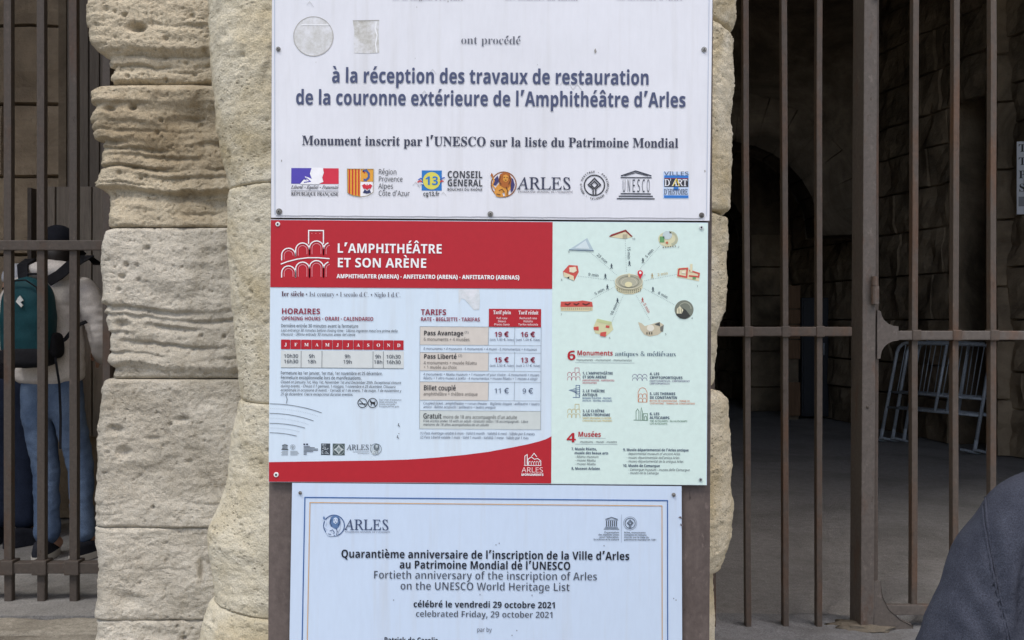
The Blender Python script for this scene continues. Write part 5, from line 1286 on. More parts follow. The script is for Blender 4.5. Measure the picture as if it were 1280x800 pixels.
# things standing at the back of the right-hand passage
bd = 12.3
t = thing('leaning_board', 'brown wooden board standing upright against the wall between the gate bars', 'board', PX(992, 520, bd))
for y0, y1 in ((357, 386), (387, 405), (406, 424), (425, 449), (478, 520)):
    MB().box(PX(983, 0, bd).x, PX(1000.5, 0, bd).x, bd, bd + .03, max(0, PX(0, y1 - .4, bd).z), PX(0, y0, bd).z, M_WOODBROWN).build('board', t, bevel=.004)
MB().box(PX(984, 0, bd).x, PX(999, 0, bd).x, bd + .031, bd + .06, 0, PX(0, 359, bd).z, M_INNERDARK).build('backing', t)
m = NT('blue_grey_paint', rough=.6).color(lin((36, 40, 48)))
t = thing('storage_cabinet', 'narrow dark blue cabinet standing beside the brown board in the gallery', 'cabinet', PX(1012, 520, 12.4))
cb0 = PX(1002, 0, 12.4).x
MB().box(cb0, cb0 + .34, 12.4, 12.75, 0.03, 1.52, m.m).build('cabinet_body', t, bevel=.01)
MB().box(cb0 + .02, cb0 + .32, 12.385, 12.399, 0.06, 1.49, m.m).build('cabinet_door', t, bevel=.004)
MB().tube([(cb0 + .27, 12.37, .8), (cb0 + .27, 12.37, .95)], .008, M_GALV).build('handle', t)

# crowd barriers stacked against the side wall
def barrier(label):
    L, Hh = 1.08, 1.04
    t = thing('crowd_barrier', label, 'barrier', (0, 0, 0), 'crowd barriers stacked in the gallery', local=True)
    r = .017
    fr = MB()
    c = .1
    loop = [(0, 0, .13), (0, 0, Hh - c)] + [(c - c * math.cos(a), 0, Hh - c + c * math.sin(a)) for a in (math.radians(30), math.radians(60))] + [(c, 0, Hh), (L - c, 0, Hh)] + \
           [(L - c + c * math.sin(a), 0, Hh - c + c * math.cos(a)) for a in (math.radians(30), math.radians(60))] + [(L, 0, Hh - c), (L, 0, .13)]
    fr.tube(loop, r, M_GALV, 10)
    fr.build('frame', t, smooth=True)
    for z in (.36, .52):
        MB().tube([(0, 0, z), (L, 0, z)], .012, M_GALV, 8).build('rail', t, smooth=True)
    for x in (.58,):
        MB().tube([(x, 0, .36), (x, 0, Hh)], .015, M_GALV, 8).build('upright', t, smooth=True)
    for i in range(6):
        x = L * (i + .5) / 6
        MB().tube([(x, .004, .52), (x, .004, Hh - .02)], .0045, M_GALV, 6).build('bar', t, smooth=True)
    for x in (0, L):
        f = MB()
        f.tube([(x, 0, 0.13), (x, 0, .0)], r * 1.05, M_GALV, 8)
        f.box(x - .03, x + .03, -.16, .16, 0, .02, M_GALV)
        f.build('foot', t, smooth=False)
    return t


ba, bb = wu(1106), wu(1228)
pa, pb = WA + wd * ba, WA + wd * bb
pa, pb = Vector((3.76, 10.10, 0)), Vector((4.20, 9.28, 0))
wd2 = (pb - pa).normalized()
ang = math.atan2(wd2.y, wd2.x)
inw = Vector((wd2.y, -wd2.x, 0))
prev = None
labs = ['foremost grey steel crowd barrier leaning on the dark wall behind the gate', 'middle grey steel crowd barrier, between two others leaning on the wall', 'grey steel crowd barrier nearest the wall, behind two others']
for i in range(3):
    t = barrier(labs[i]) if prev is None else copy_tree(prev)
    prev = prev or t
    t['label'] = labs[i]
    off = -0.10 * i
    q = pa + inw * off + wd2 * (0.06 * i)
    t.location = (q.x, q.y, 0.0)
    t.rotation_euler = (math.radians(-15 + 1.0 * i), 0, ang)

# the paper notice on the gallery pier
nd = Vector((1.5, -0.35, 0)).normalized()
pn = PX(1271, 177, 8.80)
root = thing('paper_notice', 'white paper notice with lines of black writing fixed to the brown stone pier', 'notice', pn, local=True, rot=(0, 0, math.atan2(nd.y, nd.x)))
mn = 8.80 / F
NO = dict(ox=1271.0, oy=177.0, m=mn, roll=0.0, root=root)
pm = NT('notice_paper', rough=.7).color(lin((232, 234, 238)))
MB().box(0, 62 * mn, 0, .004, -91 * mn, 0, pm.m).build('sheet', root)
p = Print(NO)
for k, w in enumerate(('Tribunes', 'Tribunes', 'Premières', 'Secondes')):
    p = Print(NO)
    p.text(w, 's', 1273, 190 + 16.5 * k, 9.5, (60, 60, 62), layer=2)
    p.part('text_line')
p = Print(NO)
p.rect(1273, 246, 1331, 258, (150, 152, 156), 1)
p.part('grey_strip')

# ------------------------------------------------------------------ iron gates
def bar_box(mb, px, d, z0, z1, w=.024, dep=.036, m=M_IRON, lean=0.0):
    x = PX(px, 0, d).x
    vs, fs, n = [], [], 14
    for i in range(n + 1):
        t = i / n
        z = z0 + (z1 - z0) * t
        ox = lean * t + .0022 * noise.noise(Vector((px * .37, z * 1.3, 0)))
        oy = .0022 * noise.noise(Vector((px * .37, z * 1.3, 7)))
        for sx, y in ((-1, 0), (1, 0), (1, dep), (-1, dep)):
            vs.append((x + ox + sx * w / 2, d + y + oy, z))
    fs = [(i * 4 + k, i * 4 + (k + 1) % 4, i * 4 + 4 + (k + 1) % 4, i * 4 + 4 + k) for i in range(n) for k in range(4)] + [(0, 1, 2, 3), (n * 4, n * 4 + 1, n * 4 + 2, n * 4 + 3)]
    return mb.add(vs, fs, m)


GL, GR = 4.36, 3.95
TOP = 3.5
# left bay
t = thing('iron_grille', 'dark iron bar grille closing the left archway in front of the two visitors', 'gate', (-2.6, GL, 0))
for px in (-74, -32, 9.5, 51, 91.5, 133, 174):
    bm_ = MB()
    bar_box(bm_, px, GL, -.02, TOP, .034, .034, M_IRONDARK, -.003)
    bm_.build('bar', t, bevel=.003)
for y0, y1, nm in ((300.5, 313, 'rail'), (703, 716.5, 'rail')):
    z0, z1 = PX(0, y1, GL).z, PX(0, y0, GL).z
    x0, x1 = PX(-200, 0, GL).x, PX(330, 0, GL).x
    MB().box(x0, x1, GL - .012, GL + .012 if y0 < 400 else GL + .045, z0, z1, M_IRONDARK).build(nm, t, bevel=.004)
for px in (9.5, 51, 91.5):
    x = PX(px, 0, GL).x
    z = PX(0, 709, GL).z
    MB().box(x - .032, x + .032, GL - .022, GL + .05, z - .032, z + .032, M_IRONDARK).build('collar', t, bevel=.005)

# right bay: fixed grille with the post, and the hinged leaf
t = thing('iron_grille', 'brown iron bar grille between the stone pier and the wide gate post', 'gate', PX(985, 780, GR))
for px, lean, yb in ((891.5, -.012, 783), (936, -.016, 780), (982.5, -.008, 781), (1024.5, 0, 779)):
    bm_ = MB()
    bar_box(bm_, px, GR, -.02, TOP, .023, .036, M_IRON, lean)
    bm_.build('bar', t, bevel=.003)
z0, z1 = PX(0, 420.3, GR).z, PX(0, 408.5, GR).z
MB().box(PX(872, 0, GR).x, PX(1064, 0, GR).x, GR - .012, GR + .010, z0, z1, M_IRON).build('rail', t, bevel=.005)
for px in (935, 981.5, 1024.5):
    x = PX(px, 0, GR).x
    MB().box(x - .017, x + .017, GR - .016, GR + .04, z0 - .003, z1 + .003, M_IRON).build('collar', t, bevel=.004)
post = MB()
xl, xr = PX(1075, 0, GR).x, PX(1091.5, 0, GR).x
vs = []
for z, s in ((-.03, -.008), (TOP, .012)):
    for y, a, c in ((GR - .03, xl, xr), (GR + .10, xl, xr)):
        vs += [(a + s, y, z), (c + s, y, z)]
post.add(vs, [(0, 2, 3, 1), (4, 5, 7, 6), (0, 1, 5, 4), (2, 6, 7, 3), (0, 4, 6, 2), (1, 3, 7, 5)], M_IRONGREY)
po = post.build('post', t, bevel=.004)
fp = MB()
fp.prism([(xr - .004, .0), (xr + .15, .0), (xr + .15, .025), (xr + .10, .05), (xr + .055, .09), (xr + .03, .14), (xr + .02, .20), (xr - .004, .20)], GR - .02, GR + .0, M_IRONGREY)
fp.build('foot_gusset', t, bevel=.003)
hg = MB()
hx = PX(1088.5, 0, GR).x
hg.tube([(hx, GR - .045, PX(0, 380, GR).z), (hx, GR - .045, PX(0, 358, GR).z)], .016, M_IRONGREY, 12)
hg.tube([(hx, GR - .045, PX(0, 357.6, GR).z), (hx, GR - .045, PX(0, 346, GR).z)], .0135, M_IRONGREY, 12)
hg.build('hinge', t)
MB().ball((PX(1081, 0, GR).x, GR - .031, PX(0, 508, GR).z), .006, .004, .006, M_IRONDARK, 10, 6).build('rivet', t)
wr = NT('red_plastic_tie', rough=.5).color(lin((150, 40, 36))).m
tag(MB().box(PX(1088, 0, GR).x, PX(1097, 0, GR).x, GR - .04, GR - .033, PX(0, 2, GR).z, PX(0, -6, GR).z, wr).build('red_tie', None, bevel=.002), 'small red tag fixed near the top of the grey gate post', 'tag')

t = thing('iron_gate', 'hinged iron gate leaf of square bars right of the wide grey post', 'gate', PX(1180, 780, GR))
st = MB()
bar_box(st, 1094.5, GR, .17, TOP, .020, .05, M_IRON, .006)
st.build('stile', t, bevel=.003)
for px, lean in ((1143.0, .010), (1194, .010), (1241.5, .004), (1290, 0), (1338, 0), (1386, 0), (1434, 0)):
    bm_ = MB()
    bar_box(bm_, px, GR, .07, TOP, .024, .036, M_IRON, lean)
    bm_.build('bar', t, bevel=.003)
z0, z1 = PX(0, 424, GR).z, PX(0, 412.5, GR).z
rl = MB()
rl.box(PX(1113, 0, GR).x, PX(1500, 0, GR).x, GR - .012, GR + .008, z0 - .003, z1 - .003, M_IRONGREY)
rl.build('rail', t, bevel=.004)
MB().box(PX(1100, 0, GR).x, PX(1500, 0, GR).x, GR - .012, GR + .02, .065, .105, M_IRONGREY).build('rail', t, bevel=.004)
for px in (1144.5, 1195, 1242):
    x = PX(px, 0, GR).x
    MB().box(x - .018, x + .018, GR - .016, GR + .04, z0 - .005, z1 + .001, M_IRON).build('collar', t, bevel=.004)


def q(px, py):
    v = PX(px, py, GR)
    return (v.x, v.z)


gp = [q(1094.5, 388), q(1099, 389)] + [q(1121 - 22 * math.cos(math.radians(a)), 389 + 19 * math.sin(math.radians(a))) for a in (18, 36, 54, 72, 90)] + [q(1121, 425)] + \
     [q(1121 - 22 * math.sin(math.radians(a)), 444.5 - 19 * math.cos(math.radians(a))) for a in (0, 18, 36, 54, 72, 88)] + [q(1098.5, 448), q(1094.5, 448)]
gm = MB()
gm.prism(gp, GR - .018, GR - .008, M_IRONGREY)
gm.build('gusset_plate', t, bevel=.002)
# cracked mortar collar round the post
cr = MB()
def lump(qv):
    return 1 + 0.35 * noise.noise(qv * 3.1) + .15 * noise.noise(qv * 9)
cr.ball((PX(1078, 0, GR).x, GR + .01, 0.012), .12, .08, .020, M_CORE, 40, 14, lump)
tag(cr.build('mortar_collar', None, smooth=True), 'rough cracked mortar patch round the foot of the gate post', 'mortar')

# ------------------------------------------------------------------ the sign board and its three signs
SD = 2.25
MP = SD / F
ROLL = 0.0073
WHITE = (226, 229, 238)


def panel_mat(name, base, dirt, rough=0.33, amt=0.35):
    m = NT(name, rough=rough, spec=0.4)
    a = m.noise(3.0, 6, 0.65, dist=.4)
    b = m.noise(24, 5, 0.7)
    s = m.noise(90, 3, 0.6, stretch=(1, 1, .2))
    c = m.mix(m.math('MULTIPLY', m.ramp(a, [(0.42, (0, 0, 0)), (0.75, (1, 1, 1))]), amt), lin(base), lin(dirt))
    c = m.mix(m.ramp(b, [(0.66, (0, 0, 0)), (0.8, (.35, .35, .35))]), c, lin(dirt))
    c = m.mix(1.0, c, m.ramp(s, [(0.3, (.97, .97, .97)), (0.7, (1.01, 1.01, 1.01))]), 'MULTIPLY')
    run = m.noise(26, 4, 0.6, stretch=(1, 1, .05))
    c = m.mix(m.math('MULTIPLY', m.ramp(run, [(0.55, (0, 0, 0)), (0.78, (1, 1, 1))]), .28), c, lin((188, 186, 182)))
    m.color(c)
    m.bump(a, .08, .004)
    return m.m


M_PANELA = panel_mat('white_sign_laminate', (226, 228, 235), (204, 206, 211))
M_PANELB = panel_mat('pale_sign_laminate', (212, 228, 242), (198, 214, 230))
M_PANELC = panel_mat('anniversary_sign_laminate', (203, 220, 241), (193, 209, 230), amt=.3)
M_EDGE = NT('dark_panel_edge', rough=.6).color(lin((96, 96, 100))).m


def sign(name, label, ox, oy, w, h, m, roll=ROLL, front=SD, skew=None):
    root = thing(name, label, 'sign', PX(ox, oy, front), local=True, rot=(0, roll, 0))
    s = dict(ox=ox, oy=oy, m=MP, roll=roll, root=root)
    b = MB()
    W, Hh = w * MP, h * MP
    dl, dr = skew or (0, 0)
    fr = [(0, 0), (W, 0), (W + dr * MP, -Hh), (dl * MP, -Hh)]
    vs = [(x, 0, z) for x, z in fr] + [(x, .004, z) for x, z in fr]
    b.add(vs, [(0, 1, 2, 3)], m)
    b.add(vs, [(7, 6, 5, 4), (0, 4, 5, 1), (1, 5, 6, 2), (2, 6, 7, 3), (3, 7, 4, 0)], M_EDGE)
    b.build('panel', root)
    return s


def screw(s, px, py, r=3.0, washer=None):
    p = s['root']
    b = MB()
    x, _, z = Print(s).P(px, py, 0)
    R_ = r * MP
    def dome(qv):
        return 1.0
    if washer:
        wm = ink(washer)
        b.tube([(x, -.0005, z), (x, -.003, z)], [R_ * 1.0, R_ * .92], wm, 18)
        b.tube([(x, -.003, z), (x, -.0045, z)], [R_ * .42, R_ * .36], M_BLACK, 12)
    else:
        b.tube([(x, -.0005, z), (x, -.0025, z)], [R_, R_ * .95], M_SCREW, 18)
        b.tube([(x, -.0025, z), (x, -.0055, z)], [R_ * .62, R_ * .45], M_SCREW, 6)
        b.tube([(x, -.0055, z), (x, -.0058, z)], [R_ * .25, R_ * .25], M_BLACK, 6)
    b.build('screw', p)


# backing board: one long painted steel plate on the column
bo = thing('backing_board', 'tall brown painted steel board fixed to the column and carrying three signs', 'board', PX(610, 900, SD + .012), local=True, rot=(0, ROLL * .8, 0))
dx0, dx1 = (333.0 - 610) * MP, (887.8 - 610) * MP
b = MB()
b.box(dx0, dx1, 0, .022, -.05, 1.72, M_PLATE)
b.build('plate', bo, bevel=.002)
b = MB()
for sx in (dx0 + .015, dx1 - .055):
    b = MB()
    b.box(sx, sx + .04, .0225, .06, -.30, 1.70, M_IRONDARK)
    b.build('post', bo, bevel=.002)

# ---------------------------------------------------------------- top sign
A_ = sign('restoration_sign', 'white restoration works sign with a row of coloured logos at the top of the board', 340.3, -60, 551, 332, M_PANELA, skew=(1.0, -2.0))
INKA = (74, 82, 112)
INKD = (62, 66, 84)
GREYT = (98, 102, 114)
p = Print(A_)
for cxp, s in ((535, 'de la Région Provence'), (677, 'des Bouches-du-Rhône'), (812, 'du territoire d’Arles')):
    p.text(s, 's', cxp, 0.2, 6.5, GREYT, align='c', off=-.008)
    p.part('text_line')
    p = Print(A_)
p.text('ont procédé', 's', 576, 55, 10.0, GREYT, x1=651, off=-.008)
p.part('text_line')
p = Print(A_)
p.text('à la réception des travaux de restauration', 'b', 414.5, 103.2, 18.0, INKA, x1=812, off=.004)
p.text('de la couronne extérieure de l’Amphithéâtre d’Arles', 'b', 369.5, 130.6, 18.0, INKA, x1=857.5, off=.004)
p.part('title')
p = Print(A_)
p.text('Monument inscrit par l’UNESCO sur la liste du Patrimoine Mondial', 's', 377.5, 181.3, 11.6, INKD, x1=848, off=.004)
p.part('subtitle')
# border lines and wear of the laminate
p = Print(A_)
p.line([(343.2, -58), (343.8, 268)], .8, (176, 188, 204))
p.part('edge_line')
p = Print(A_)
p.line([(887.0, -58), (883.0, 270)], .8, (184, 192, 206))
p.part('edge_line')
p = Print(A_)
pts = [(345 + i * 9, 269.6 + i * 9 * .0068 + (R.uniform(-.35, .35) if 2 < i < 58 else 0)) for i in range(60)]
p.line(pts, .9, (150, 152, 160))
p.part('edge_line')
for x, y, a in ((744, 64, 3.5), (521, 9, 1), (352, 201, 1.6), (395, 78, .8), (519, 73, .8), (635, 54, .8), (881, 214, 1.8), (672, 81, .8), (560, 2, 1.4)):
    p = Print(A_)
    p.poly([(x - a * .4, y - a * .3), (x + a * .1, y - a), (x + a * .5, y + a * .2), (x - a * .1, y + a)], (150, 148, 144), 2)
    p.part('scuff_mark')
for x, y, l in ((527, 118, 9), (538, 90, 7), (700, 106, 16), (716, 112, 14), (384, 6, 8), (522, 92, 6), (516, 232, 9), (552, 243, 6)):
    p = Print(A_)
    p.line([(x, y), (x + l * .4, y - l * .5), (x + l * .7, y - l * .1), (x + l, y + l * .35)], .6, (196, 198, 200), 2)
    p.part('scratch')


def residue(name, s, pts, lo, hi, dens=.5, layer=1):
    m = NT('glue_residue', rough=.8, spec=.2)
    a = m.noise(75, 6, .75)
    v = m.noise(22, 5, .7)
    c = m.mix(m.ramp(a, [(.5 - .16, (0, 0, 0)), (.5 + .16, (1, 1, 1))]), lin(lo), lin(hi))
    c = m.mix(m.ramp(v, [(.45, (0, 0, 0)), (.62, (.8, .8, .8))]), c, lin((226, 228, 234)))
    m.color(c)
    b = MB()
    pr = Print(s)
    tri = tessellate_polygon([[Vector((x, y, 0)) for x, y in pts]])
    b.add([pr.P(x, y, layer) for x, y in pts], [tuple(t) for t in tri], m.m)
    pr.v, pr.f, pr.k, pr.mats = b.v, b.f, b.k, b.mats
    return pr


pr = residue('residue', A_, [(391.8 + (25.2 + R.uniform(-.4, .4)) * math.cos(i * math.pi / 36), 45.5 + (24.8 + R.uniform(-.4, .4)) * math.sin(i * math.pi / 36)) for i in range(72)], (190, 190, 186), (214, 216, 218))
pr.line([(377, 31.2), (413, 31.4)], 1.1, (238, 240, 242), 2)
pr.ring(391.8, 45.5, 24.6, .7, (172, 170, 164), 2)
o = pr.part('sticker_residue')
o['label'] = 'round grey patch of sticker glue'
pr = residue('residue', A_, [(441, 26), (474, 25.5), (473, 40), (474, 66), (461, 67), (443, 66.5), (442, 50), (443, 38)], (176, 174, 166), (210, 211, 210))
pr.line([(470.5, 27), (469, 36), (471.5, 44), (469.5, 55), (471, 66)], 1.6, (232, 234, 236), 2)
pr.line([(441, 26), (474, 25.5)], .8, (166, 164, 158), 2)
o = pr.part('sticker_residue')
o['label'] = 'square grey patch of sticker glue'

# logos of the top sign
p = Print(A_)
p.rect(364.2, 210, 389.5, 229.6, (82, 72, 170))
p.poly([(403.5, 210.3), (423.4, 210.5), (423.4, 230), (399, 230), (404.5, 227.5), (403, 222), (405, 216)], (206, 50, 72))
p.poly([(389.8, 209.5), (403.8, 209.8), (404.6, 216), (402.6, 222), (403.9, 227.2), (398, 230.4), (375, 230.3), (380, 224), (384, 226), (381, 220.5), (386, 222), (390, 224), (387.5, 217)], (238, 238, 242), 2)
p.line([(375, 226), (383, 222.5), (388, 226.8), (380, 228)], 1.0, (82, 72, 170), 3)
p.text('Liberté • Egalité • Fraternité', 'i', 364, 235.8, 4.0, (60, 60, 70), x1=423, off=.012, slant=.2)
p.line([(364, 238.4), (423, 238.8)], .5, (120, 120, 130))
p.text('RÉPUBLIQUE FRANÇAISE', 's', 364, 244.4, 4.6, (60, 60, 66), x1=423.2)
p.part('tricolour_logo')
p = Print(A_)
sh = [(434.2, 211.2), (467, 211.4), (466.6, 240.5), (460, 244.6), (450.5, 246), (441, 244.4), (434.6, 241)]
p.poly(sh, (238, 238, 242))
p.poly([(434.2, 211.2), (450.5, 211.3), (450.5, 246), (441, 244.4), (434.6, 241)], (226, 168, 62), 2)
for i in range(4):
    x = 436.0 + i * 3.9
    p.poly([(x, 211.3), (x + 1.8, 211.3), (x + 1.8, 243.5 + i * .5), (x, 242.4 + i * .6)], (198, 58, 48), 3)
p.rect(451, 211.4, 467, 227, (222, 160, 62), 2)
p.line([(453.5, 214), (458, 213), (461.2, 217), (461, 222), (457.5, 225.3), (454.5, 224.5)], 2.6, (74, 96, 150), 3)
p.line([(453.5, 214), (456.5, 216.4)], 1.6, (190, 70, 60), 3)
p.poly([(452.5, 231.8), (456, 229.8), (458, 232), (459, 229.2), (460, 232), (462.5, 229.8), (465.4, 231.8), (463.2, 236.2), (460.4, 235.6), (459, 238), (457.4, 235.6), (454.6, 236.2)], (204, 52, 66), 3)
p.poly([(453.6, 241), (456.2, 236.6), (459, 239.2), (461.8, 236.6), (464.2, 241), (459, 242)], (52, 60, 100), 3)
p.line(sh, .6, (150, 140, 110), 4, closed=True)
for k_, w_ in enumerate((('Région', 496), ('Provence', 503.6), ('Alpes', 491.6), ('Côte d’Azur', 512.2))):
    p.text(w_[0], 'r', 473, 217.9 + 8.95 * k_, 6.4, (70, 72, 78), x1=w_[1])
p.part('shield_logo')
p = Print(A_)
p.rect(527.3, 213, 552.3, 238.2, (44, 118, 190))
p.disc(539.6, 226, 10.9, (214, 206, 92), 2)
p.text('13', 'b', 539.6, 231.2, 10.6, (44, 118, 190), align='c', layer=3)
p.line([(522, 228), (525, 226), (527.5, 227.5)], 1.6, (200, 60, 60), 3)
p.line([(522.5, 231), (526, 229), (529, 230)], 1.4, (210, 214, 224), 4)
p.line([(523, 225), (526, 223), (528.5, 224)], 1.4, (60, 100, 180), 3)
p.line([(550, 228), (552.5, 226), (554.6, 227)], 1.4, (200, 60, 60), 3)
p.line([(550, 224.5), (552.5, 223), (556, 222)], 1.4, (60, 100, 180), 3)
p.text('cg13.fr', 'b', 529, 245, 5.4, (60, 62, 66), x1=549.3)
p.text('CONSEIL', 'b', 559, 222.4, 8.6, (66, 68, 74), x1=603.4)
p.text('GENERAL', 'b', 559, 232.8, 8.6, (66, 68, 74), x1=603.4)
p.text('BOUCHES DU RHÔNE', 'b', 559, 238.3, 3.0, (80, 82, 88), x1=603.2)
p.part('council_logo')


def lion(p, cx, cy, r, body, mane, disc_c, ringc, lines, L=1):
    """seated lion in a roundel"""
    if disc_c:
        p.disc(cx, cy, r, disc_c, L)
    p.ring(cx, cy, r * .97, r * .09, ringc, L + 1)
    k = r / 16.0
    def Q(pts):
        return [(cx + x * k, cy + y * k) for x, y in pts]
    p.poly(Q([(-9, 15), (-12, 10), (-10, 4), (-6, -1), (-3, -5), (5, -6), (9, -1), (9, 5), (6, 9), (6, 14), (2, 15.5), (1, 10), (-2, 11), (0, 15.5), (-5, 16)]), body, L + 2)
    p.poly(Q([(-5, 1), (-6.5, -6), (-4.5, -12.5), (1, -15.5), (6.5, -14), (9.5, -9), (9.5, -3), (7.5, 2), (4, 5.5), (0, 4)]), mane, L + 3)
    p.poly(Q([(-1, -5), (-.5, -11), (3, -12.5), (6, -10), (5.5, -5), (2.5, -2.5)]), body, L + 4)
    p.line(Q([(-10, 6), (-14, 1), (-12, -5), (-15, -11)]), 1.7 * k, body, L + 3)
    p.poly(Q([(-16.5, -11), (-15, -14.5), (-13, -11.5), (-14, -8)]), mane, L + 4)
    for pts in ([(0, -8.5), (1.6, -8.8)], [(3.6, -8.8), (5, -8.5)], [(1.4, -5.5), (3.6, -5.2)], [(-6, 8), (-2, 6), (1, 10)], [(3, 3), (5, 8), (4, 14)], [(-4, -10), (-6, -4), (-3, 0)], [(7, -11), (8.5, -5), (6, 0)], [(-9, 12), (-4, 13)]):
        p.line(Q(pts), .9 * k, lines, L + 5)


def arles(p, x0, x1, base, cap, col, small=None):
    p.text('ARLES', 'i', x0, base, cap, col, x1=x1, off=.004, slant=-.27)
    if small:
        p.text('PATRIMOINE MONDIAL DE L’HUMANITÉ', 'r', x0 - 1, base + small[0], small[1], small[2], x1=x1)


def whe(p, cx, cy, r, col, outer=None):
    """round emblem: ring, square standing on its corner, stem"""
    p.ring(cx, cy, r, r * .125, col, 2, 40)
    d = r * .62
    w = r * .13
    p.line([(cx - r * .13, cy + r * .98), (cx - r * .13, cy + d * .62), (cx - d * .98, cy - r * .04), (cx, cy - d * 1.1), (cx + d * .98, cy - r * .04), (cx + r * .13, cy + d * .62), (cx + r * .13, cy + r * .98)], w, col, 3)
    p.line([(cx, cy - d * .62), (cx + d * .55, cy - r * .03), (cx, cy + d * .5), (cx - d * .55, cy - r * .03)], w * .9, col, 3, closed=True)
    if outer:
        word = 'WORLD HERITAGE • PATRIMOINE MONDIAL • '
        n = len(word)
        for i, ch in enumerate(word):
            a = math.radians(-215 + 360 * i / n)
            p.text(ch, 'b', cx + outer * math.cos(a), cy + outer * math.sin(a), r * .2, col, align='c', ang=a + math.pi / 2)


def temple(p, x0, x1, y0, y1, col, name=True):
    w, h = x1 - x0, y1 - y0
    cx = (x0 + x1) / 2
    lw = max(.55, h * .035)
    p.line([(x0 + w * .11, y0 + h * .19), (cx, y0 + h * .02), (x1 - w * .09, y0 + h * .19)], lw * 1.2, col, 2)
    p.line([(x0 + w * .2, y0 + h * .19), (cx, y0 + h * .08), (x1 - w * .18, y0 + h * .19)], lw * .8, col, 2)
    p.line([(x0 + w * .1, y0 + h * .25), (x1 - w * .08, y0 + h * .255)], lw, col, 2)
    if name:
        for i, ch in enumerate('UNESCO'):
            c = x0 + w * (.185 + .128 * i)
            p.text(ch, 'r', c - w * .04, y0 + h * .755, h * .44, col, x1=c + w * .045, off=-.002)
    else:
        for i in range(6):
            c = x0 + w * (.185 + .128 * i)
            p.rect(c - w * .03, y0 + h * .3, c + w * .03, y0 + h * .76, col, 2)
    for i, (a, yy) in enumerate(((.1, .81), (.05, .895), (.0, .98))):
        p.line([(x0 + w * a, y0 + h * yy), (x1 - w * a, y0 + h * yy + .3)], lw * 1.15, col, 2)


NAVYA = (58, 62, 84)
p = Print(A_)
lion(p, 629.6, 230.6, 16, (214, 150, 66), (168, 98, 44), (226, 222, 226), (140, 92, 60), (92, 58, 34))
p.poly([(634.5, 218.5), (641.5, 224), (643.5, 231), (641.5, 238), (638.5, 241), (638, 232), (639.5, 225)], (66, 62, 110), 3)
p.poly([(618, 224), (622, 219.5), (624, 226), (620, 232), (616.4, 231)], (66, 62, 110), 3)
arles(p, 648.6, 716, 236.6, 15, NAVYA, (4.3, 2.3, (90, 88, 96)))
p.part('lion_logo')
p = Print(A_)
whe(p, 743, 231.6, 12.6, (58, 60, 66), 15.6)
p.part('heritage_emblem')
p = Print(A_)
temple(p, 771, 818.3, 213, 249, (60, 64, 76))
p.part('temple_emblem')
p = Print(A_)
p.rect(829, 214.5, 861.4, 248.3, (196, 214, 238), 1)
p.text('VILLES', 'r', 830, 219, 4.6, (70, 80, 110), x1=861)
p.rect(830.2, 219.2, 860.4, 222.6, (48, 118, 196), 2)
p.rect(830.2, 222.9, 860.4, 233.6, (52, 54, 62), 2)
p.line([(830.2, 223), (860.4, 223.2)], .7, (150, 60, 70), 3)
p.text('D’ART', 'i', 831.2, 232.4, 8.2, (226, 228, 234), x1=860, off=.012, slant=-.27)
p.line([(841, 232.6), (845.2, 223.8), (849.2, 232.6)], 1.0, (232, 206, 70), 4)
p.rect(842, 233.4, 848, 238, (48, 118, 196), 2)
p.text('D’HISTOIRE', 'i', 830.2, 243, 6.6, (70, 80, 104), x1=860.2, off=.012, slant=-.27)
p.rect(830, 244.2, 860.4, 247.4, (48, 118, 196), 2)
p.part('heritage_town_logo')
for x, y, r in ((348, 61.5, 3), (880, 62, 3.4), (349, 264.5, 4.0), (613, 267.5, 3.6), (877, 269, 3.4)):
    screw(A_, x, y, r)

# ---------------------------------------------------------------- middle sign: opening hours, prices and a walking map
B_ = sign('visitor_sign', 'red, white and mint sign with opening hours, prices and a walking map', 338.3, 274.3, 546.8, 328.3, M_PANELB, skew=(-.2, .8))
RED = (176, 35, 47)
WHT = (236, 238, 240)
DRED = (138, 34, 62)
TXT = (62, 70, 84)
NAVY = (40, 58, 92)
p = Print(B_)
p.poly([(690.8, 277.3), (884.6, 279.0), (882.6, 606.2), (688.8, 604.4)], (209, 229, 223), 1)
p.part('map_background')
p = Print(B_)
p.poly([(338.6, 275.0), (690.8, 277.6), (690.2, 361.0), (338.0, 358.9)], RED, 2)
p.part('header')
p = Print(B_)
p.poly([(336.3, 577.6), (420, 576.3), (470, 575.6), (510, 574.4), (545, 572), (580, 568.6), (610, 564.8), (640, 559.3), (660, 555.2), (675, 551.4), (683, 548.7), (689.3, 545.2), (688.9, 604.2), (336.2, 602.0)], RED, 2)
p.part('wave_band')

p = Print(B_)


def arch(x0, x1, yt, yb0, yb1, w, col, half=False, dots_in=True):
    r = (x1 - x0) / 2
    cx = x0 + r
    arc_ = [(cx - r * math.cos(math.radians(a)), yt + r - r * math.sin(math.radians(a))) for a in range(0, 181, 18)]
    if half:
        arc_ = [q for q in arc_ if q[0] <= half]
    p.line([(x0, yb0)] + arc_ + ([] if half else [(x1, yb1)]), w, col, 4)
    if dots_in:
        r2 = r - 3.2
        pts = [(cx - r2, yb0 - 1)] + [(cx - r2 * math.cos(math.radians(a)), yt + 3.2 + r2 - r2 * math.sin(math.radians(a))) for a in range(0, 181, 20)] + [(cx + r2, yb1 - 1)]
        if half:
            pts = [q for q in pts if q[0] <= half]
        p.line(pts, .7, (226, 150, 160), 3)


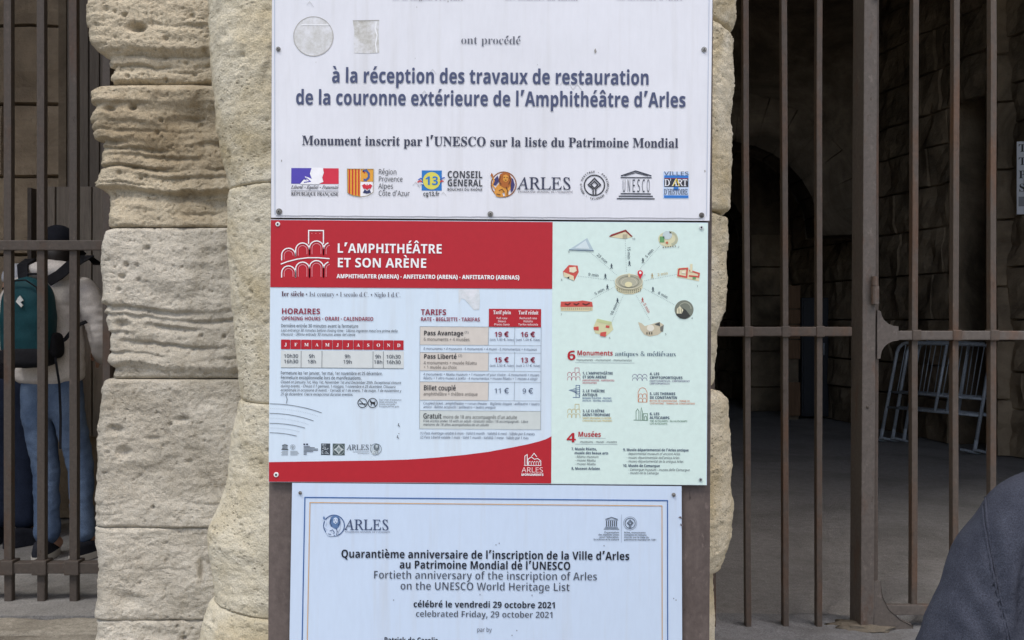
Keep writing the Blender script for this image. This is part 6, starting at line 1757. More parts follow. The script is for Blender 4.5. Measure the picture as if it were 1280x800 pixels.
IW = 1.35
p.line([(386, 305), (386, 288.2), (404.5, 288.3), (404.5, 305)], IW, WHT, 4)
for x in (390, 395, 400):
    p.disc(x, 291.8, .55, (226, 150, 160), 3, 8)
for x0, x1, yt, a, c in ((352.3, 369.6, 310.3, 325.5, 320.5), (369.8, 387, 303.8, 320.5, 318.8), (387, 404.6, 301.2, 318.8, 318.6)):
    arch(x0, x1, yt, a, c, IW, WHT)
arch(404.6, 422, 303.2, 318.6, 318, IW, WHT, half=412.5)
p.line([(351.2, 330.2), (360, 326.9), (372, 323.9), (385, 322.2), (398, 322.2), (412.2, 323.4)], IW, WHT, 4)
for x0, x1, yt in ((352.3, 369.6, 332.4), (369.8, 387, 327.6), (387, 404.6, 325.8)):
    arch(x0, x1, yt, 347, 347, IW, WHT)
arch(404.6, 422, 327.2, 347, 347, IW, WHT, half=412.5)
p.part('arena_emblem')
p = Print(B_)
p.text('L’AMPHITHÉÂTRE', 'b', 421, 316.0, 11.6, WHT, x1=553, layer=4)
p.text('ET SON ARÈNE', 'b', 421, 334.0, 11.6, WHT, x1=533.8, layer=4)
p.text('AMPHITHEATER (ARENA) · ANFITEATRO (ARENA) · ANFITEATRO (ARENAS)', 'b', 421, 347.6, 4.9, WHT, x1=649.3, layer=4, off=.01)
p.part('title')
p = Print(B_)
p.text('Ier siècle', 's', 352, 370.2, 6.0, (84, 44, 62), x1=380.3)
p.text('• Ist century • I secolo d.C. • Siglo I d.C.', 's', 382, 370.5, 6.0, (104, 106, 118), x1=501, off=-.008)
p.part('subtitle')

# opening hours
p = Print(B_)
p.text('HORAIRES', 'b', 351.8, 392.4, 7.0, DRED, x1=400.6)
p.text('OPENING HOURS · ORARI · CALENDARIO', 'b', 351.8, 400.2, 4.7, DRED, x1=467)
p.text('Dernière entrée 30 minutes avant la fermeture', 'r', 351.3, 409, 4.1, TXT, x1=448, off=.004)
p.text('Last entrance 30 minutes before closing time - Ultimo ingresso mezz’ora prima della', 'r', 351.2, 414.3, 3.3, TXT, x1=497, slant=.2, off=.004)
p.text('chiusura - Última entrada 30 minutos antes del cierre', 'r', 351.2, 419.3, 3.3, TXT, x1=444, slant=.2, off=.004)
xs = [351.4, 363.4, 376.6, 390, 402.8, 416, 428.6, 442, 454.2, 466.6, 479.6, 492.2, 505]
for i in range(12):
    p.rect(xs[i], 424.4 + (xs[i] - 351) * .0073, xs[i + 1] - .5, 436.3 + (xs[i] - 351) * .0073, RED, 2)
    p.text('JFMAMJJASOND'[i], 's', (xs[i] + xs[i + 1]) / 2, 432.6 + (xs[i] - 351) * .0073, 4.0, WHT, align='c', layer=4)
p.rect(351.3, 438, 504.8, 459.4, (206, 212, 212), 1)
for x in (376.6, 402.6, 466.4, 479.4):
    p.line([(x, 438.2 + (x - 351) * .0073), (x - .2, 459.3 + (x - 351) * .0073)], .6, (120, 126, 130), 2)
p.line([(351.2, 459.4), (504.6, 460.5)], .6, (120, 126, 130), 2)
for c, a, b_ in ((364, '10h30', '16h30'), (390, '9h', '18h'), (434.6, '9h', '19h'), (472.8, '9h', '18h'), (492, '10h30', '16h30')):
    p.text(a, 'r', c, 447 + (c - 351) * .0073, 4.4, TXT, align='c', off=.008)
    p.text(b_, 'r', c, 453.8 + (c - 351) * .0073, 4.4, TXT, align='c', off=.008)
p.text('Fermeture les 1er janvier, 1er mai, 1er novembre et 25 décembre.', 'r', 351, 468, 4.0, TXT, x1=478.6, off=.004)
p.text('Fermeture exceptionnelle lors de manifestations.', 'r', 351, 473.7, 4.0, TXT, x1=452.2, off=.004)
for i, (s, x1) in enumerate((('Closed on January 1st, May 1st, November 1st and December 25th. Exceptional closure', 501.3), ('during events. - Chiuso il 1 gennaio, 1 maggio, 1 novembre e 25 dicembre. Chiusura', 494.4),
                             ('eccezionale in occasione di eventi. - Cerrado el 1 de enero, 1 de mayo, 1 de noviembre y', 501.5), ('25 de diciembre. Cierre excepcional durante eventos.', 441.5))):
    p.text(s, 'r', 350.8, 478.9 + 5.03 * i, 3.3, TXT, x1=x1, slant=.2, off=.004)
p.part('opening_hours')
p = Print(B_)
K = (40, 44, 50)
for cx in (453.2, 465.9):
    p.ring(cx, 503.6, 5.7, .9, K, 3)
p.line([(449, 504.6), (457.4, 504.9)], 1.2, K, 2)
p.line([(449.2, 499.6), (457.2, 507.6)], .8, K, 3)
p.poly([(462.4, 502), (463.6, 500.4), (464.2, 502.2), (468, 502.4), (469.6, 500.4), (469, 503.4), (468.6, 506.8), (467.6, 506.8), (467.4, 504.6), (464.8, 504.6), (464.4, 506.8), (463.4, 506.8), (463.4, 503.4)], K, 2)
p.line([(462, 499.6), (469.8, 507.6)], .8, K, 3)
for i, (s, x1) in enumerate((('Sauf chien d’assistance', 502), ('Except assistance dog', 496), ('Eccetto cani guida', 494), ('Excepto perros guía', 499))):
    p.text(s, 'r', 474, 500.6 + 2.75 * i, 2.1, (84, 92, 104), x1=x1)
p.part('prohibition_symbols')
p = Print(B_)


def qarc(a, b_, c, n=12):
    return [((1 - t) ** 2 * a[0] + 2 * t * (1 - t) * b_[0] + t * t * c[0], (1 - t) ** 2 * a[1] + 2 * t * (1 - t) * b_[1] + t * t * c[1]) for t in [i / n for i in range(n + 1)]]


for a, b_, c in (((337.4, 504.6), (372, 505), (402.2, 516)), ((337.3, 516.6), (366, 516.6), (392, 526)), ((337.2, 529), (362, 529), (381.4, 535)), ((337.2, 540.8), (356, 541), (371, 545))):
    p.line(qarc(a, b_, c), .7, (104, 112, 122), 2)
for a, b_, c in (((338, 510.5), (370, 511), (397, 520)), ((338, 522.5), (364, 523), (385, 530.5)), ((338, 534.8), (358, 535), (374, 539.5))):
    for x, y in qarc(a, b_, c, 26):
        p.disc(x, y, .35, (150, 160, 170), 2, 6)
p.part('seating_arcs')
p = Print(B_)
p.line([(357.5, 494), (359.2, 499), (358, 504.4)], .9, (120, 130, 140), 3)
p.part('scratch')
for x, y in ((498.4, 531), (497.2, 546)):
    p = Print(B_)
    p.line([(x, y - 2), (x - .6, y + .6), (x + 1.6, y + 1.8)], .9, (96, 102, 108), 3)
    p.part('scratch')
p = Print(B_)
p.disc(498.7, 541.8, .6, (96, 102, 108), 3, 8)
p.part('scuff_mark')
p = Print(B_)
GL_ = (92, 100, 106)
temple(p, 351.8, 360.6, 555.3, 562, GL_, name=False)
whe(p, 366, 558.6, 3.0, (130, 138, 144))
for i in range(4):
    p.line([(352.5 - (i % 2), 564 + 1.5 * i), (360, 564 + 1.5 * i)], .6, (140, 148, 154), 2)
    p.line([(363, 564 + 1.5 * i), (372 + (i % 3), 564 + 1.5 * i)], .6, (140, 148, 154), 2)
p.rect(379.4, 554.4, 381.6, 556.2, (40, 46, 70), 2)
p.rect(382.8, 554.4, 385.2, 556.2, (40, 46, 70), 2)
for i, w in enumerate((8, 14, 18, 18, 12, 4, 4)):
    p.line([(379.6, 557.8 + 1.65 * i), (379.6 + w, 557.8 + 1.65 * i)], .8, (88, 94, 104), 2)
p.rect(401.4, 554.3, 412.8, 568.6, (66, 74, 82), 1)
for i in range(34):
    x, y = R.uniform(401.8, 411), R.uniform(554.8, 567)
    p.rect(x, y, x + R.uniform(.6, 1.8), y + R.uniform(.5, 1.0), (190, 202, 212), 2)
p.rect(416, 554.4, 431, 569, (78, 92, 94), 1)
p.poly([(423.5, 555.6), (426, 559.4), (429.8, 561.8), (426, 564.4), (423.5, 568), (421, 564.4), (417.2, 561.8), (421, 559.4)], (186, 196, 198), 2)
p.poly([(423.5, 558.6), (426.6, 561.8), (423.5, 565), (420.4, 561.8)], (132, 146, 148), 3)
p.ring(423.5, 561.8, 6.8, .5, (160, 172, 174), 2)
arles(p, 434.4, 462.2, 562.2, 6.6, (70, 78, 90))
p.line([(441, 564.6), (461.5, 564.7)], .5, (150, 158, 166), 2)
p.line([(447, 566.6), (461.5, 566.7)], .5, (150, 158, 166), 2)
lion(p, 470, 561.3, 7, (196, 208, 214), (112, 124, 132), None, (110, 122, 130), (84, 96, 104))
p.part('partner_logos')

# prices
p = Print(B_)
BEI = (206, 200, 192)
p.text('TARIFS', 'b', 526, 393.6, 7.1, DRED, x1=558)
p.text('RATE · BIGLIETTI · TARIFAS', 'b', 525.8, 401.2, 4.7, DRED, x1=600)
p.rect(611.2, 385.9, 676.4, 408.6, RED, 2)
p.text('Tarif plein', 's', 616.4, 392.6, 4.6, WHT, x1=638.6, layer=4)
p.text('Tarif réduit', 's', 648, 392.9, 4.6, WHT, x1=673, layer=4)
for c, ws in ((627.4, ('Full rate', 'Intero', 'Precio lleno')), (660.2, ('Reduced rate', 'Ridotto', 'Tarifa reducida'))):
    for i, w in enumerate(ws):
        p.text(w, 'r', c, 399 + 3.9 * i, 2.5, WHT, align='c', layer=4)
for y0, y1, c in ((408.0, 430.8, BEI), (440.4, 463, BEI), (477.2, 500, BEI)):
    p.rect(525, y0, 610.6, y1, c, 1)
p.rect(524.8, 513, 676, 535.6, (200, 208, 206), 1)
LN = (150, 160, 168)
for y in (408, 430.9, 440.3, 463.2, 477, 500, 512.9, 535.8):
    p.line([(525, y), (676.3, y + 1.1)], .45, LN, 2)
for x, y0, y1 in ((525, 408, 536), (676.4, 408, 537), (610.9, 408, 431), (643.6, 408, 431), (610.9, 440, 463), (643.4, 440, 464), (610.8, 477, 500), (643.2, 477, 501)):
    p.line([(x, y0), (x - .6, y1)], .45, LN, 2)
p.text('Pass Avantage', 'b', 529.6, 419, 5.7, (44, 44, 50), x1=579.4)
p.text('(1)', 'r', 580.8, 416.8, 3.0, TXT)
p.text('6 monuments + 4 musées', 'r', 529.6, 425.9, 4.0, (98, 92, 90), x1=587)
p.text('6 monuments + 4 museums - 6 monumenti + 4 musei - 6 monumentos + 4 museos', 'r', 529.4, 437.2, 3.1, NAVY, x1=671, slant=.15)
p.text('Pass Liberté', 'b', 529.6, 448.2, 5.7, (44, 44, 50), x1=571)
p.text('(2)', 'r', 572.8, 446, 3.0, TXT)
p.text('4 monuments + musée Réattu', 'r', 529.6, 455.3, 4.0, (98, 92, 90), x1=596.2)
p.text('+ 1 musée au choix', 'r', 529.6, 460.8, 4.0, (98, 92, 90), x1=571)
p.text('4 monuments + Réattu museum + 1 museum of your choice - 4 monumenti + museo', 'r', 529.2, 469.2, 3.1, NAVY, x1=674, slant=.15)
p.text('Réattu + 1 altro museo a scelta - 4 monumentos + museo Réattu + 1 museo a elegir', 'r', 529.2, 474, 3.1, NAVY, x1=672, slant=.15)
p.text('Billet couplé', 'r', 529.4, 487.6, 6.0, (50, 50, 56), x1=570, off=.012)
p.text('amphithéâtre + théâtre antique', 'r', 529.2, 494.2, 4.0, (98, 92, 90), x1=597.2)
p.text('Coupled ticket : amphitheater + roman theater - Biglietto doppio : anfiteatro + teatro', 'r', 529, 505.4, 3.1, NAVY, x1=674.4, slant=.15)
p.text('antico - Billete acoplado : anfiteatro + teatro antiguo', 'r', 529, 510, 3.1, NAVY, x1=619.4, slant=.15)
p.text('Gratuit', 'r', 529, 522.9, 6.2, (44, 46, 50), x1=552, off=.012)
p.text('moins de 18 ans accompagnés d’un adulte', 'r', 553.6, 523, 4.2, (92, 92, 92), x1=646.4)
p.text('Free access under 18 with an adult - Gratuito sotto i 18 accompagnati - Libre', 'r', 528.9, 527.5, 3.1, TXT, x1=660, slant=.15)
p.text('menores de 18 años acompañados de un adulto', 'r', 528.9, 532, 3.1, TXT, x1=611, slant=.15)
p.text('(1) Pass Avantage valable 6 mois - Valid 6 month - Validità 6 mesi - Válido por 6 meses', 'r', 525, 542.8, 3.2, NAVY, x1=668.4, slant=.15)
p.text('(2) Pass Liberté valable 1 mois - Valid 1 month - Validità 1 mese - Válido por 1 mes', 'r', 525, 547.9, 3.2, NAVY, x1=660.6, slant=.15)
for y, a, b_, col, f in ((421, '19 €', '16 €', DRED, 'b'), (453, '15 €', '13 €', DRED, 'b'), (491.6, '11 €', '9 €', NAVY, 'r')):
    p.text(a, f, 627.2, y, 6.2, col, align='c')
    p.text(b_, f, 660, y + .2, 6.2, col, align='c')
for y, a, b_ in ((425.9, '(soit 1,90 € /site)', '(soit 1,60 € /site)'), (458.3, '(soit 2,50 € /site)', '(soit 2,17 € /site)')):
    p.text(a, 'r', 627.2, y, 2.7, NAVY, align='c')
    p.text(b_, 'r', 660, y + .2, 2.7, NAVY, align='c')
p.part('price_table')
pr = residue('residue', B_, [(573, 361.5), (599, 361.5), (600, 375), (599, 387), (592, 387.4), (586, 380), (581, 374.5), (577, 373), (573.5, 380)], (196, 202, 204), (214, 222, 228))
o = pr.part('sticker_residue')
p = Print(B_)
for c in ([(656, 581), (656, 570), (659, 568), (659, 581)], [(660, 581), (660, 574), (664, 571), (668, 574), (672, 573), (676, 576), (676, 581)], [(664, 571), (667.6, 566.4), (671, 571)]):
    p.line(c, .8, WHT, 4)
for i in range(5):
    p.line([(661 + 3 * i, 581), (661 + 3 * i, 577.6), (662.4 + 3 * i, 576.4), (663 + 3 * i, 577.6)], .55, WHT, 4)
p.line([(655, 581.6), (676.6, 581.8)], .7, WHT, 4)
p.text('ARLES', 'r', 652, 590.3, 6.4, (238, 206, 208), x1=679, layer=4)
p.text('MONUMENTS', 'b', 651.6, 594.4, 2.7, WHT, x1=679.4, layer=4, off=.02)
p.part('monuments_logo')

# walking map
p = Print(B_)
DOT = (132, 146, 150)
C0 = (786, 354.5)
routes = [((735, 313), (771, 344), '23 min', 41, .62, 1.0), ((781.5, 299), (783, 340), '15 min', 90, .5, 1), ((825, 307), (800, 336), '5 min', -48, .5, 1), ((722, 345), (768, 351), '9 min', 7, .45, 1),
          ((846, 343), (805, 351), '2 min', -9, .5, 0), ((738, 375), (769, 358), '5 min', -28, .45, 1), ((843, 381), (804, 360), '6 min', 28, .5, 1), ((765, 402), (779, 369), '10 min', -66, .5, 1), ((812, 400), (795, 369), '5 min', 62, .5, 2)]
for a, b_, w, dg, t_, kk in routes:
    dd = math.hypot(b_[0] - a[0], b_[1] - a[1])
    p.dots(a, b_, int(dd / 2.1), .42, DOT, 2)
    col = ((196, 176, 132), (70, 84, 96), (190, 96, 88))[int(kk)]
    ux, uy = (b_[0] - a[0]) / dd, (b_[1] - a[1]) / dd
    an = math.radians(dg)
    nx, ny = math.sin(an), -math.cos(an)
    mx, my = a[0] + ux * dd * .42 + nx * 2.2, a[1] + uy * dd * .42 + ny * 2.2
    p.text(w, 'r', mx, my, 3.5, col, align='c', ang=an, off=.006)
    # walker
    wx, wy = a[0] + ux * dd * .74 + nx * 4.0, a[1] + uy * dd * .74 + ny * 4.0
    p.disc(wx, wy - 2.6, .8, col, 3, 8)
    p.line([(wx, wy - 2), (wx + .2, wy + .6)], 1.3, col, 3)
    p.line([(wx + .2, wy + .4), (wx - 1.2, wy + 3.2)], .7, col, 3)
    p.line([(wx + .2, wy + .4), (wx + 1.6, wy + 3)], .7, col, 3)
    p.line([(wx - 1.4, wy - .2), (wx, wy - 1.5), (wx + 1.5, wy - .4)], .6, col, 3)
# the arena in the middle
OCH, STO, STD_ = (206, 202, 170), (176, 176, 156), (128, 126, 108)
p.poly([(769, 353), (803, 353), (803.2, 360), (799, 365), (791, 367.8), (781, 367.8), (773, 365), (769.2, 360)], OCH, 2)
for i in range(13):
    x = 771 + i * 2.4
    yy = 361.5 + 3.6 * (1 - ((x - 786) / 16.5) ** 2)
    p.rect(x, yy - 2.4, x + 1.1, yy - .6, STD_, 3)
    p.rect(x, yy - .1 + .2, x + 1.1, yy + 1.5, STD_, 3)
p.disc(786, 352, 17.2, STO, 4, 36, 9.4)
p.ring(786, 352, 17.0, .8, (220, 214, 186), 5, 40, ry=9.2)
p.ring(786, 352.4, 12.6, .6, STD_, 5, 40, ry=7.0)
p.ring(786, 352.8, 9.4, .6, (206, 202, 180), 5, 40, ry=5.2)
p.disc(785.4, 355.6, 4.6, (220, 214, 172), 6, 24, 3.4)
p.poly([(785, 342), (787.6, 342), (787.6, 346.5), (785, 346.5)], (214, 206, 170), 6)
p.poly([(800, 348.8), (797.4, 344), (796.6, 341.2), (797.6, 338.6), (800, 337.6), (802.6, 338.6), (803.6, 341.2), (802.6, 344)], (204, 40, 56), 7)
p.disc(800, 341, 1.6, (236, 238, 238), 8, 12)
RF, RFD, CRM, GRN = (198, 84, 76), (140, 52, 50), (214, 206, 172), (104, 156, 104)
# triangular museum
p.poly([(711, 312.2), (734, 297.6), (742, 313.2)], (176, 196, 204), 2)
p.poly([(718, 310.6), (732, 300.4), (737, 311.4)], (206, 220, 224), 3)
p.line([(711, 312.4), (742, 313.6)], 1.1, (70, 92, 116), 4)
# shed
p.poly([(761, 296), (781.6, 287.4), (790.6, 296.4), (780, 298.6)], CRM, 2)
p.poly([(761, 296), (764, 293.2), (782, 287), (790.8, 295.6), (789, 296), (781.4, 289.4), (764, 295.6)], RFD, 3)
p.rect(778.4, 293, 784, 298, (170, 164, 140), 3)
# theatre
p.disc(835, 299, 12.4, (208, 206, 172), 2, 24, 9.6)
p.disc(834, 294, 6, (188, 204, 206), 3, 18, 5.4)
p.ring(838, 298, 7.6, 2.6, (178, 182, 156), 3, 20, -100, 80)
p.rect(824.6, 295.6, 830.4, 303, GRN, 3)
p.disc(833.6, 303.4, 1.6, (190, 110, 80), 4, 10)
for i in range(6):
    p.disc(829 + i * 3, 309.2 - .3 * i, .9, STD_, 4, 8)
# cloister
p.poly([(847, 335), (860, 334), (861, 337), (875, 341), (873.6, 351.6), (859, 348.6), (846, 346.6)], CRM, 2)
p.line([(848.6, 336.4), (859, 335.6), (858, 346.4), (847.6, 344.4), (848.6, 336.4)], 2.0, RF, 3)
p.line([(861.6, 338), (873.8, 342), (873, 346), (861, 344.8)], 1.9, RF, 3)
p.rect(865.6, 346, 869.6, 349.2, GRN, 3)
p.rect(862.6, 330, 865.4, 340, (220, 212, 178), 4)
p.line([(852, 340.4), (856.6, 340.6)], 2.2, (232, 226, 206), 4)
# baths, dark roundel
p.disc(855, 387, 11.8, (118, 124, 112), 2, 32)
p.ring(856, 386, 7.6, 1.2, (158, 162, 146), 3, 24, 180, 360)
p.poly([(845, 392.6), (849.6, 383), (857.4, 387.6), (862.6, 394.6), (857, 398.4), (849.4, 397.6)], (58, 60, 58), 4)
p.poly([(845.6, 392), (846, 386), (849.6, 382.6), (854, 387.4), (852, 392)], (214, 210, 182), 5)
p.line([(848.4, 385.4), (848.6, 391.6)], .8, STD_, 6)
p.line([(851.4, 385.6), (851.4, 391.6)], .8, STD_, 6)
# stone theatre remains
p.poly([(797.6, 402.6), (802, 404), (806, 407.6), (824, 402.4), (829.6, 406), (828.8, 413.6), (822, 418.6), (812, 420.6), (805, 418), (800.6, 412)], (196, 188, 164), 2)
p.disc(813, 410, 4.6, (222, 220, 206), 3, 18, 4)
p.poly([(818, 405.2), (824.6, 402.6), (825, 408)], (84, 88, 86), 3)
p.poly([(825, 409), (829.6, 406), (828.6, 414.6), (825.4, 414)], (110, 112, 106), 3)
for i in range(3):
    p.rect(808 + i * 3, 415, 809.2 + i * 3, 418, (70, 70, 64), 4)
# burial alley
p.poly([(746, 398.6), (764, 402), (766.6, 412), (758, 420), (744, 416.6), (741.4, 410)], (206, 206, 166), 2)
p.poly([(747, 398.4), (765, 402.6), (763, 406), (746, 402)], (190, 200, 150), 3)
p.poly([(742, 408.8), (748, 408), (748.4, 413), (742.4, 412.6)], RF, 3)
p.poly([(757.4, 406.6), (762, 407), (761.4, 410), (757, 409.6)], RF, 3)
p.poly([(750.4, 415.6), (757.8, 414.4), (757, 421), (750, 419.8)], RF, 4)
# long building
p.poly([(700.6, 381), (741, 382.6), (740.8, 388), (735, 389.2), (701, 388.8)], CRM, 2)
p.poly([(701, 377), (722, 376.6), (728, 375.6), (740, 377.4), (741, 383.4), (700.6, 383.6)], RF, 3)
for a, c in ((706, 713), (717, 724), (728, 737)):
    p.line([(a, 379.6), ((a + c) / 2, 381), (c, 379)], 1.5, (92, 44, 44), 4)
for i in range(16):
    p.rect(702 + i * 2.4, 384.6, 703 + i * 2.4, 387.4, (168, 162, 130), 3)
# red museum
p.poly([(703.6, 339.6), (711, 331.2), (722, 332), (723.4, 340), (717.6, 351), (704.6, 345.6)], RF, 2)
p.poly([(711.6, 334.4), (719.4, 333.4), (721, 338.4), (717, 341), (711.8, 340)], (226, 216, 190), 3)
p.poly([(704.4, 340), (717, 345), (717.6, 351), (704.8, 345.8)], CRM, 3)
p.poly([(708.6, 347), (711.6, 345.6), (711.4, 348.4)], (50, 40, 44), 4)
for n_, x, y in (('9', 711, 316.4), ('10', 792, 300), ('2', 848, 310), ('1', 871.6, 359), ('4', 865, 399), ('5', 832, 419), ('6', 762, 423.4), ('7', 701.6, 394.4), ('8', 702, 351), ('1', 806, 345)):
    p.text(n_, 'r', x, y, 2.4, TXT, align='c')
p.part('walking_map')

# list of monuments
p = Print(B_)
p.text('6', 'b', 708.6, 450, 11.8, RED, x1=719.8, layer=3)
p.text('Monuments', 'b', 721, 444.1, 6.1, RED, x1=766)
p.text('antiques & médiévaux', 's', 768.4, 444.8, 5.8, (70, 92, 116), x1=845, off=-.008)
p.text('monuments - monument - monumentos', 'r', 720.2, 451.2, 2.8, TXT, x1=789.4, slant=.2)
p.line([(719, 453.2), (793, 453.8)], .4, LN, 2)
p.line([(722, 445.9), (752, 446.2)], .35, LN, 2)
ent = ((728, 468, ('1. L’AMPHITHÉÂTRE', 766), ('ET SON ARÈNE', 758), ('AMPHITHEATER - ANFITEATRO', 768), ('ANFITEATRO', 746), (178, 74, 96)),
       (728, 490.2, ('2. LE THÉÂTRE', 756), ('ANTIQUE', 746.8), ('ROMAN THEATER - TEATRO', 764), ('ANTICO - TEATRO ANTIGUO', 765), (66, 92, 140)),
       (728, 515.2, ('3. LE CLOÎTRE', 755.6), ('SAINT-TROPHIME', 762.6), ('SAINT-TROPHIME CLOISTER', 764), ('CHIOSTRO DI SAN TROFIMO', 765), (196, 168, 86)),
       (812, 468.8, ('4. LES', 824.2), ('CRYPTOPORTIQUES', 853), ('CRYPTOPORTICUS - CRIPTOPORTICI', 862), ('CRIPTOPORTICOS', 837), (104, 96, 136)),
       (812, 493.6, ('5. LES THERMES', 844), ('DE CONSTANTIN', 846.4), ('BATHS OF CONSTANTINE - TERME DI', 862), ('COSTANTINO - TERMAS DE CONSTANTINO', 868.6), (206, 122, 84)),
       (812, 518.8, ('6. LES', 824.2), ('ALYSCAMPS', 836.8), ('THE ALYSCAMPS - GLI ALYSCAMPS', 859), ('LOS ALYSCAMPS', 834), (84, 122, 100)))
for x, y, a, b_, c, d_, col in ent:
    p.text(a[0], 'b', x, y, 3.3, NAVY, x1=a[1])
    p.text(b_[0], 'b', x, y + 4.8, 3.3, NAVY, x1=b_[1])
    p.text(c[0], 'r', x, y + 8.3, 2.0, col, x1=c[1], off=.01)
    p.text(d_[0], 'r', x, y + 11.5, 2.0, col, x1=d_[1], off=.01)


def mini(x, y, w, h, col, n=3, tower=True):
    """little line drawing of arches under a tower"""
    for i in range(n):
        a, c = x + w * i / n, x + w * (i + .92) / n
        r = (c - a) / 2
        for yt, yb in ((y + h * .35, y + h * .66), (y + h * .7, y + h)):
            p.line([(a, yb)] + [(a + r - r * math.cos(math.radians(t)), yt + r - r * math.sin(math.radians(t))) for t in range(0, 181, 30)] + [(c, yb)], .55, col, 2)
    if tower:
        p.line([(x + w * .58, y + h * .36), (x + w * .58, y), (x + w * .9, y), (x + w * .9, y + h * .36)], .55, col, 2)


mini(709.4, 459.8, 16, 15.6, (178, 98, 118))
mini(790.6, 463.4, 18.6, 12.4, (112, 104, 140), 3, False)
p.line([(720, 496), (720, 481.6), (724.6, 481.6), (724.6, 496.4), (716, 496.8)], .7, (66, 92, 140), 2)
for i in range(5):
    p.line([(711 + i * 1.6, 488 + .4 * i), (724.4, 484 + i * 2.6)], .5, (66, 92, 140), 2)
mini(709.6, 505.2, 15.8, 17, (196, 176, 110))
p.line([(797.6, 502.6), (797.6, 490), (800, 485.6), (803, 484.4), (806.4, 485.6), (808.8, 490), (808.8, 502.6), (797.6, 502.4)], .65, (206, 132, 94), 2)
mini(798.4, 486.6, 10, 15.6, (206, 132, 94), 2, False)
for pts in ([(792, 525), (810, 525.4)], [(795, 525), (795, 514), (797, 511), (798.6, 514), (798.6, 525)], [(801, 525), (801, 515), (801.6, 509.4), (803, 515), (803, 525)], [(804, 525), (804, 517), (809.4, 517), (809.4, 525)], [(805.4, 525), (805.6, 521), (807, 519.6), (808.2, 521), (808.2, 525)]):
    p.line(pts, .65, (92, 128, 106), 2)
p.part('monument_list')
p = Print(B_)
p.text('4', 'b', 708, 552.6, 11.6, RED, x1=720)
p.text('Musées', 'b', 722.3, 545.8, 6.2, RED, x1=751.2)
p.text('museums - musei - museos', 'r', 724.6, 553.4, 2.8, TXT, x1=771, slant=.2)
p.line([(719, 555), (771.6, 555.5)], .4, LN, 2)
p.line([(724, 547.6), (757, 547.9)], .35, LN, 2)
for s, f, x, y, x1 in (('7. Musée Réattu,', 'b', 714.2, 562.6, 746), ('musée des beaux arts', 'b', 718, 567.6, 760.4), ('- Réattu museum', 'r', 718.4, 572.2, 748), ('- museo Réattu', 'r', 718.4, 576.7, 744.4), ('- museo Réattu', 'r', 718.4, 581.2, 744.4),
                       ('8. Museon Arlaten', 'b', 714.2, 587, 750), ('9. Musée départemental de l’Arles antique', 'b', 778.8, 563.6, 860.8), ('- departmental museum of ancient Arles', 'r', 783, 568.4, 850), ('- museo dipartimentale dell’antica Arles', 'r', 783, 573.2, 849),
                       ('- museo departamental de la antigua Arles', 'r', 783, 577.8, 854), ('10. Musée de Camargue', 'b', 778.6, 583.4, 824.8), ('- Camargue museum - museo della Camargue', 'r', 785, 588.2, 862), ('- museo de la Camarga', 'r', 785, 592.4, 823)):
    p.text(s, f, x, y, 3.0 if f == 'r' else 3.3, NAVY if f == 'b' else TXT, x1=x1, slant=.18 if f == 'r' else 0)
p.part('museum_list')
for x, y, r, w in ((347.4, 280.2, 3.0, (226, 226, 226)), (876.6, 284.4, 2.8, (206, 214, 214)), (345.4, 593.2, 3.2, (226, 226, 226)), (875.6, 599.2, 2.2, (150, 158, 162))):
    screw(B_, x, y, r, w)

# ---------------------------------------------------------------- lower sign: the anniversary
C_ = sign('anniversary_sign', 'pale blue anniversary sign with a double border at the bottom of the board', 365.2, 603.6, 486.8, 296, M_PANELC, roll=.0085, skew=(-2.6, 3.6))
p = Print(C_)
BL = (44, 92, 156)
OR_ = (206, 164, 112)
p.line([(376, 890), (381.2, 621.6), (834.3, 625.6), (834.6, 892)], 1.25, BL, 2)
p.line([(382.4, 890), (387.6, 628), (827.4, 632.2), (827.8, 892)], 1.0, OR_, 2)
p.part('border')
p = Print(C_)
lion(p, 417.6, 656.8, 13.4, (198, 214, 236), (92, 122, 164), None, (74, 98, 140), (52, 74, 112))
arles(p, 432.4, 488, 662, 12.8, (62, 76, 108), (3.6, 1.9, (90, 100, 122)))
p.part('lion_logo')
p = Print(C_)
GT = (74, 84, 98)
temple(p, 754.6, 774, 646, 661.6, GT, name=False)
p.line([(776.8, 643), (776.6, 678)], .4, (150, 162, 180), 2)
whe(p, 787.6, 654, 6.3, GT)
p.ring(787.6, 654, 8.2, .5, (130, 140, 154), 2)
for i, s in enumerate(('Organisation', 'des Nations Unies', 'pour l’éducation,', 'la science et la culture')):
    p.text(s, 'r', 773.8, 666.4 + 2.95 * i, 2.1, GT, align='r', off=.012)
for i, s in enumerate(('Arles, monuments', 'romains et romans', 'inscrits sur la Liste du', 'patrimoine mondial en 1981')):
    p.text(s, 'b' if i < 2 else 'r', 780, 666.4 + 2.95 * i, 2.1, GT, off=.012 if i > 1 else 0)
p.part('heritage_emblems')
p = Print(C_)
BK = (26, 30, 42)
GY = (72, 78, 90)
p.text('Quarantième anniversaire de l’inscription de la Ville d’Arles', 'b', 426.2, 696.9, 10.0, BK, x1=787)
p.text('au Patrimoine Mondial de l’UNESCO', 'b', 499.2, 710.4, 10.0, BK, x1=713.4)
p.text('Fortieth anniversary of the inscription of Arles', 'b', 466.4, 723.1, 10.0, GY, x1=746.5, off=-.014)
p.text('on the UNESCO World Heritage List', 'b', 500, 736.9, 10.0, GY, x1=712.3, off=-.014)
p.part('title')
p = Print(C_)
p.text('célébré le vendredi 29 octobre 2021', 'b', 516.6, 758.7, 7.8, BK, x1=695)
p.text('celebrated Friday, 29 october 2021', 'b', 519.4, 770.8, 7.8, GY, x1=692, off=-.012)
p.text('par by', 'r', 596, 789.4, 5.4, (98, 104, 118), x1=614.8)
p.part('text_block')
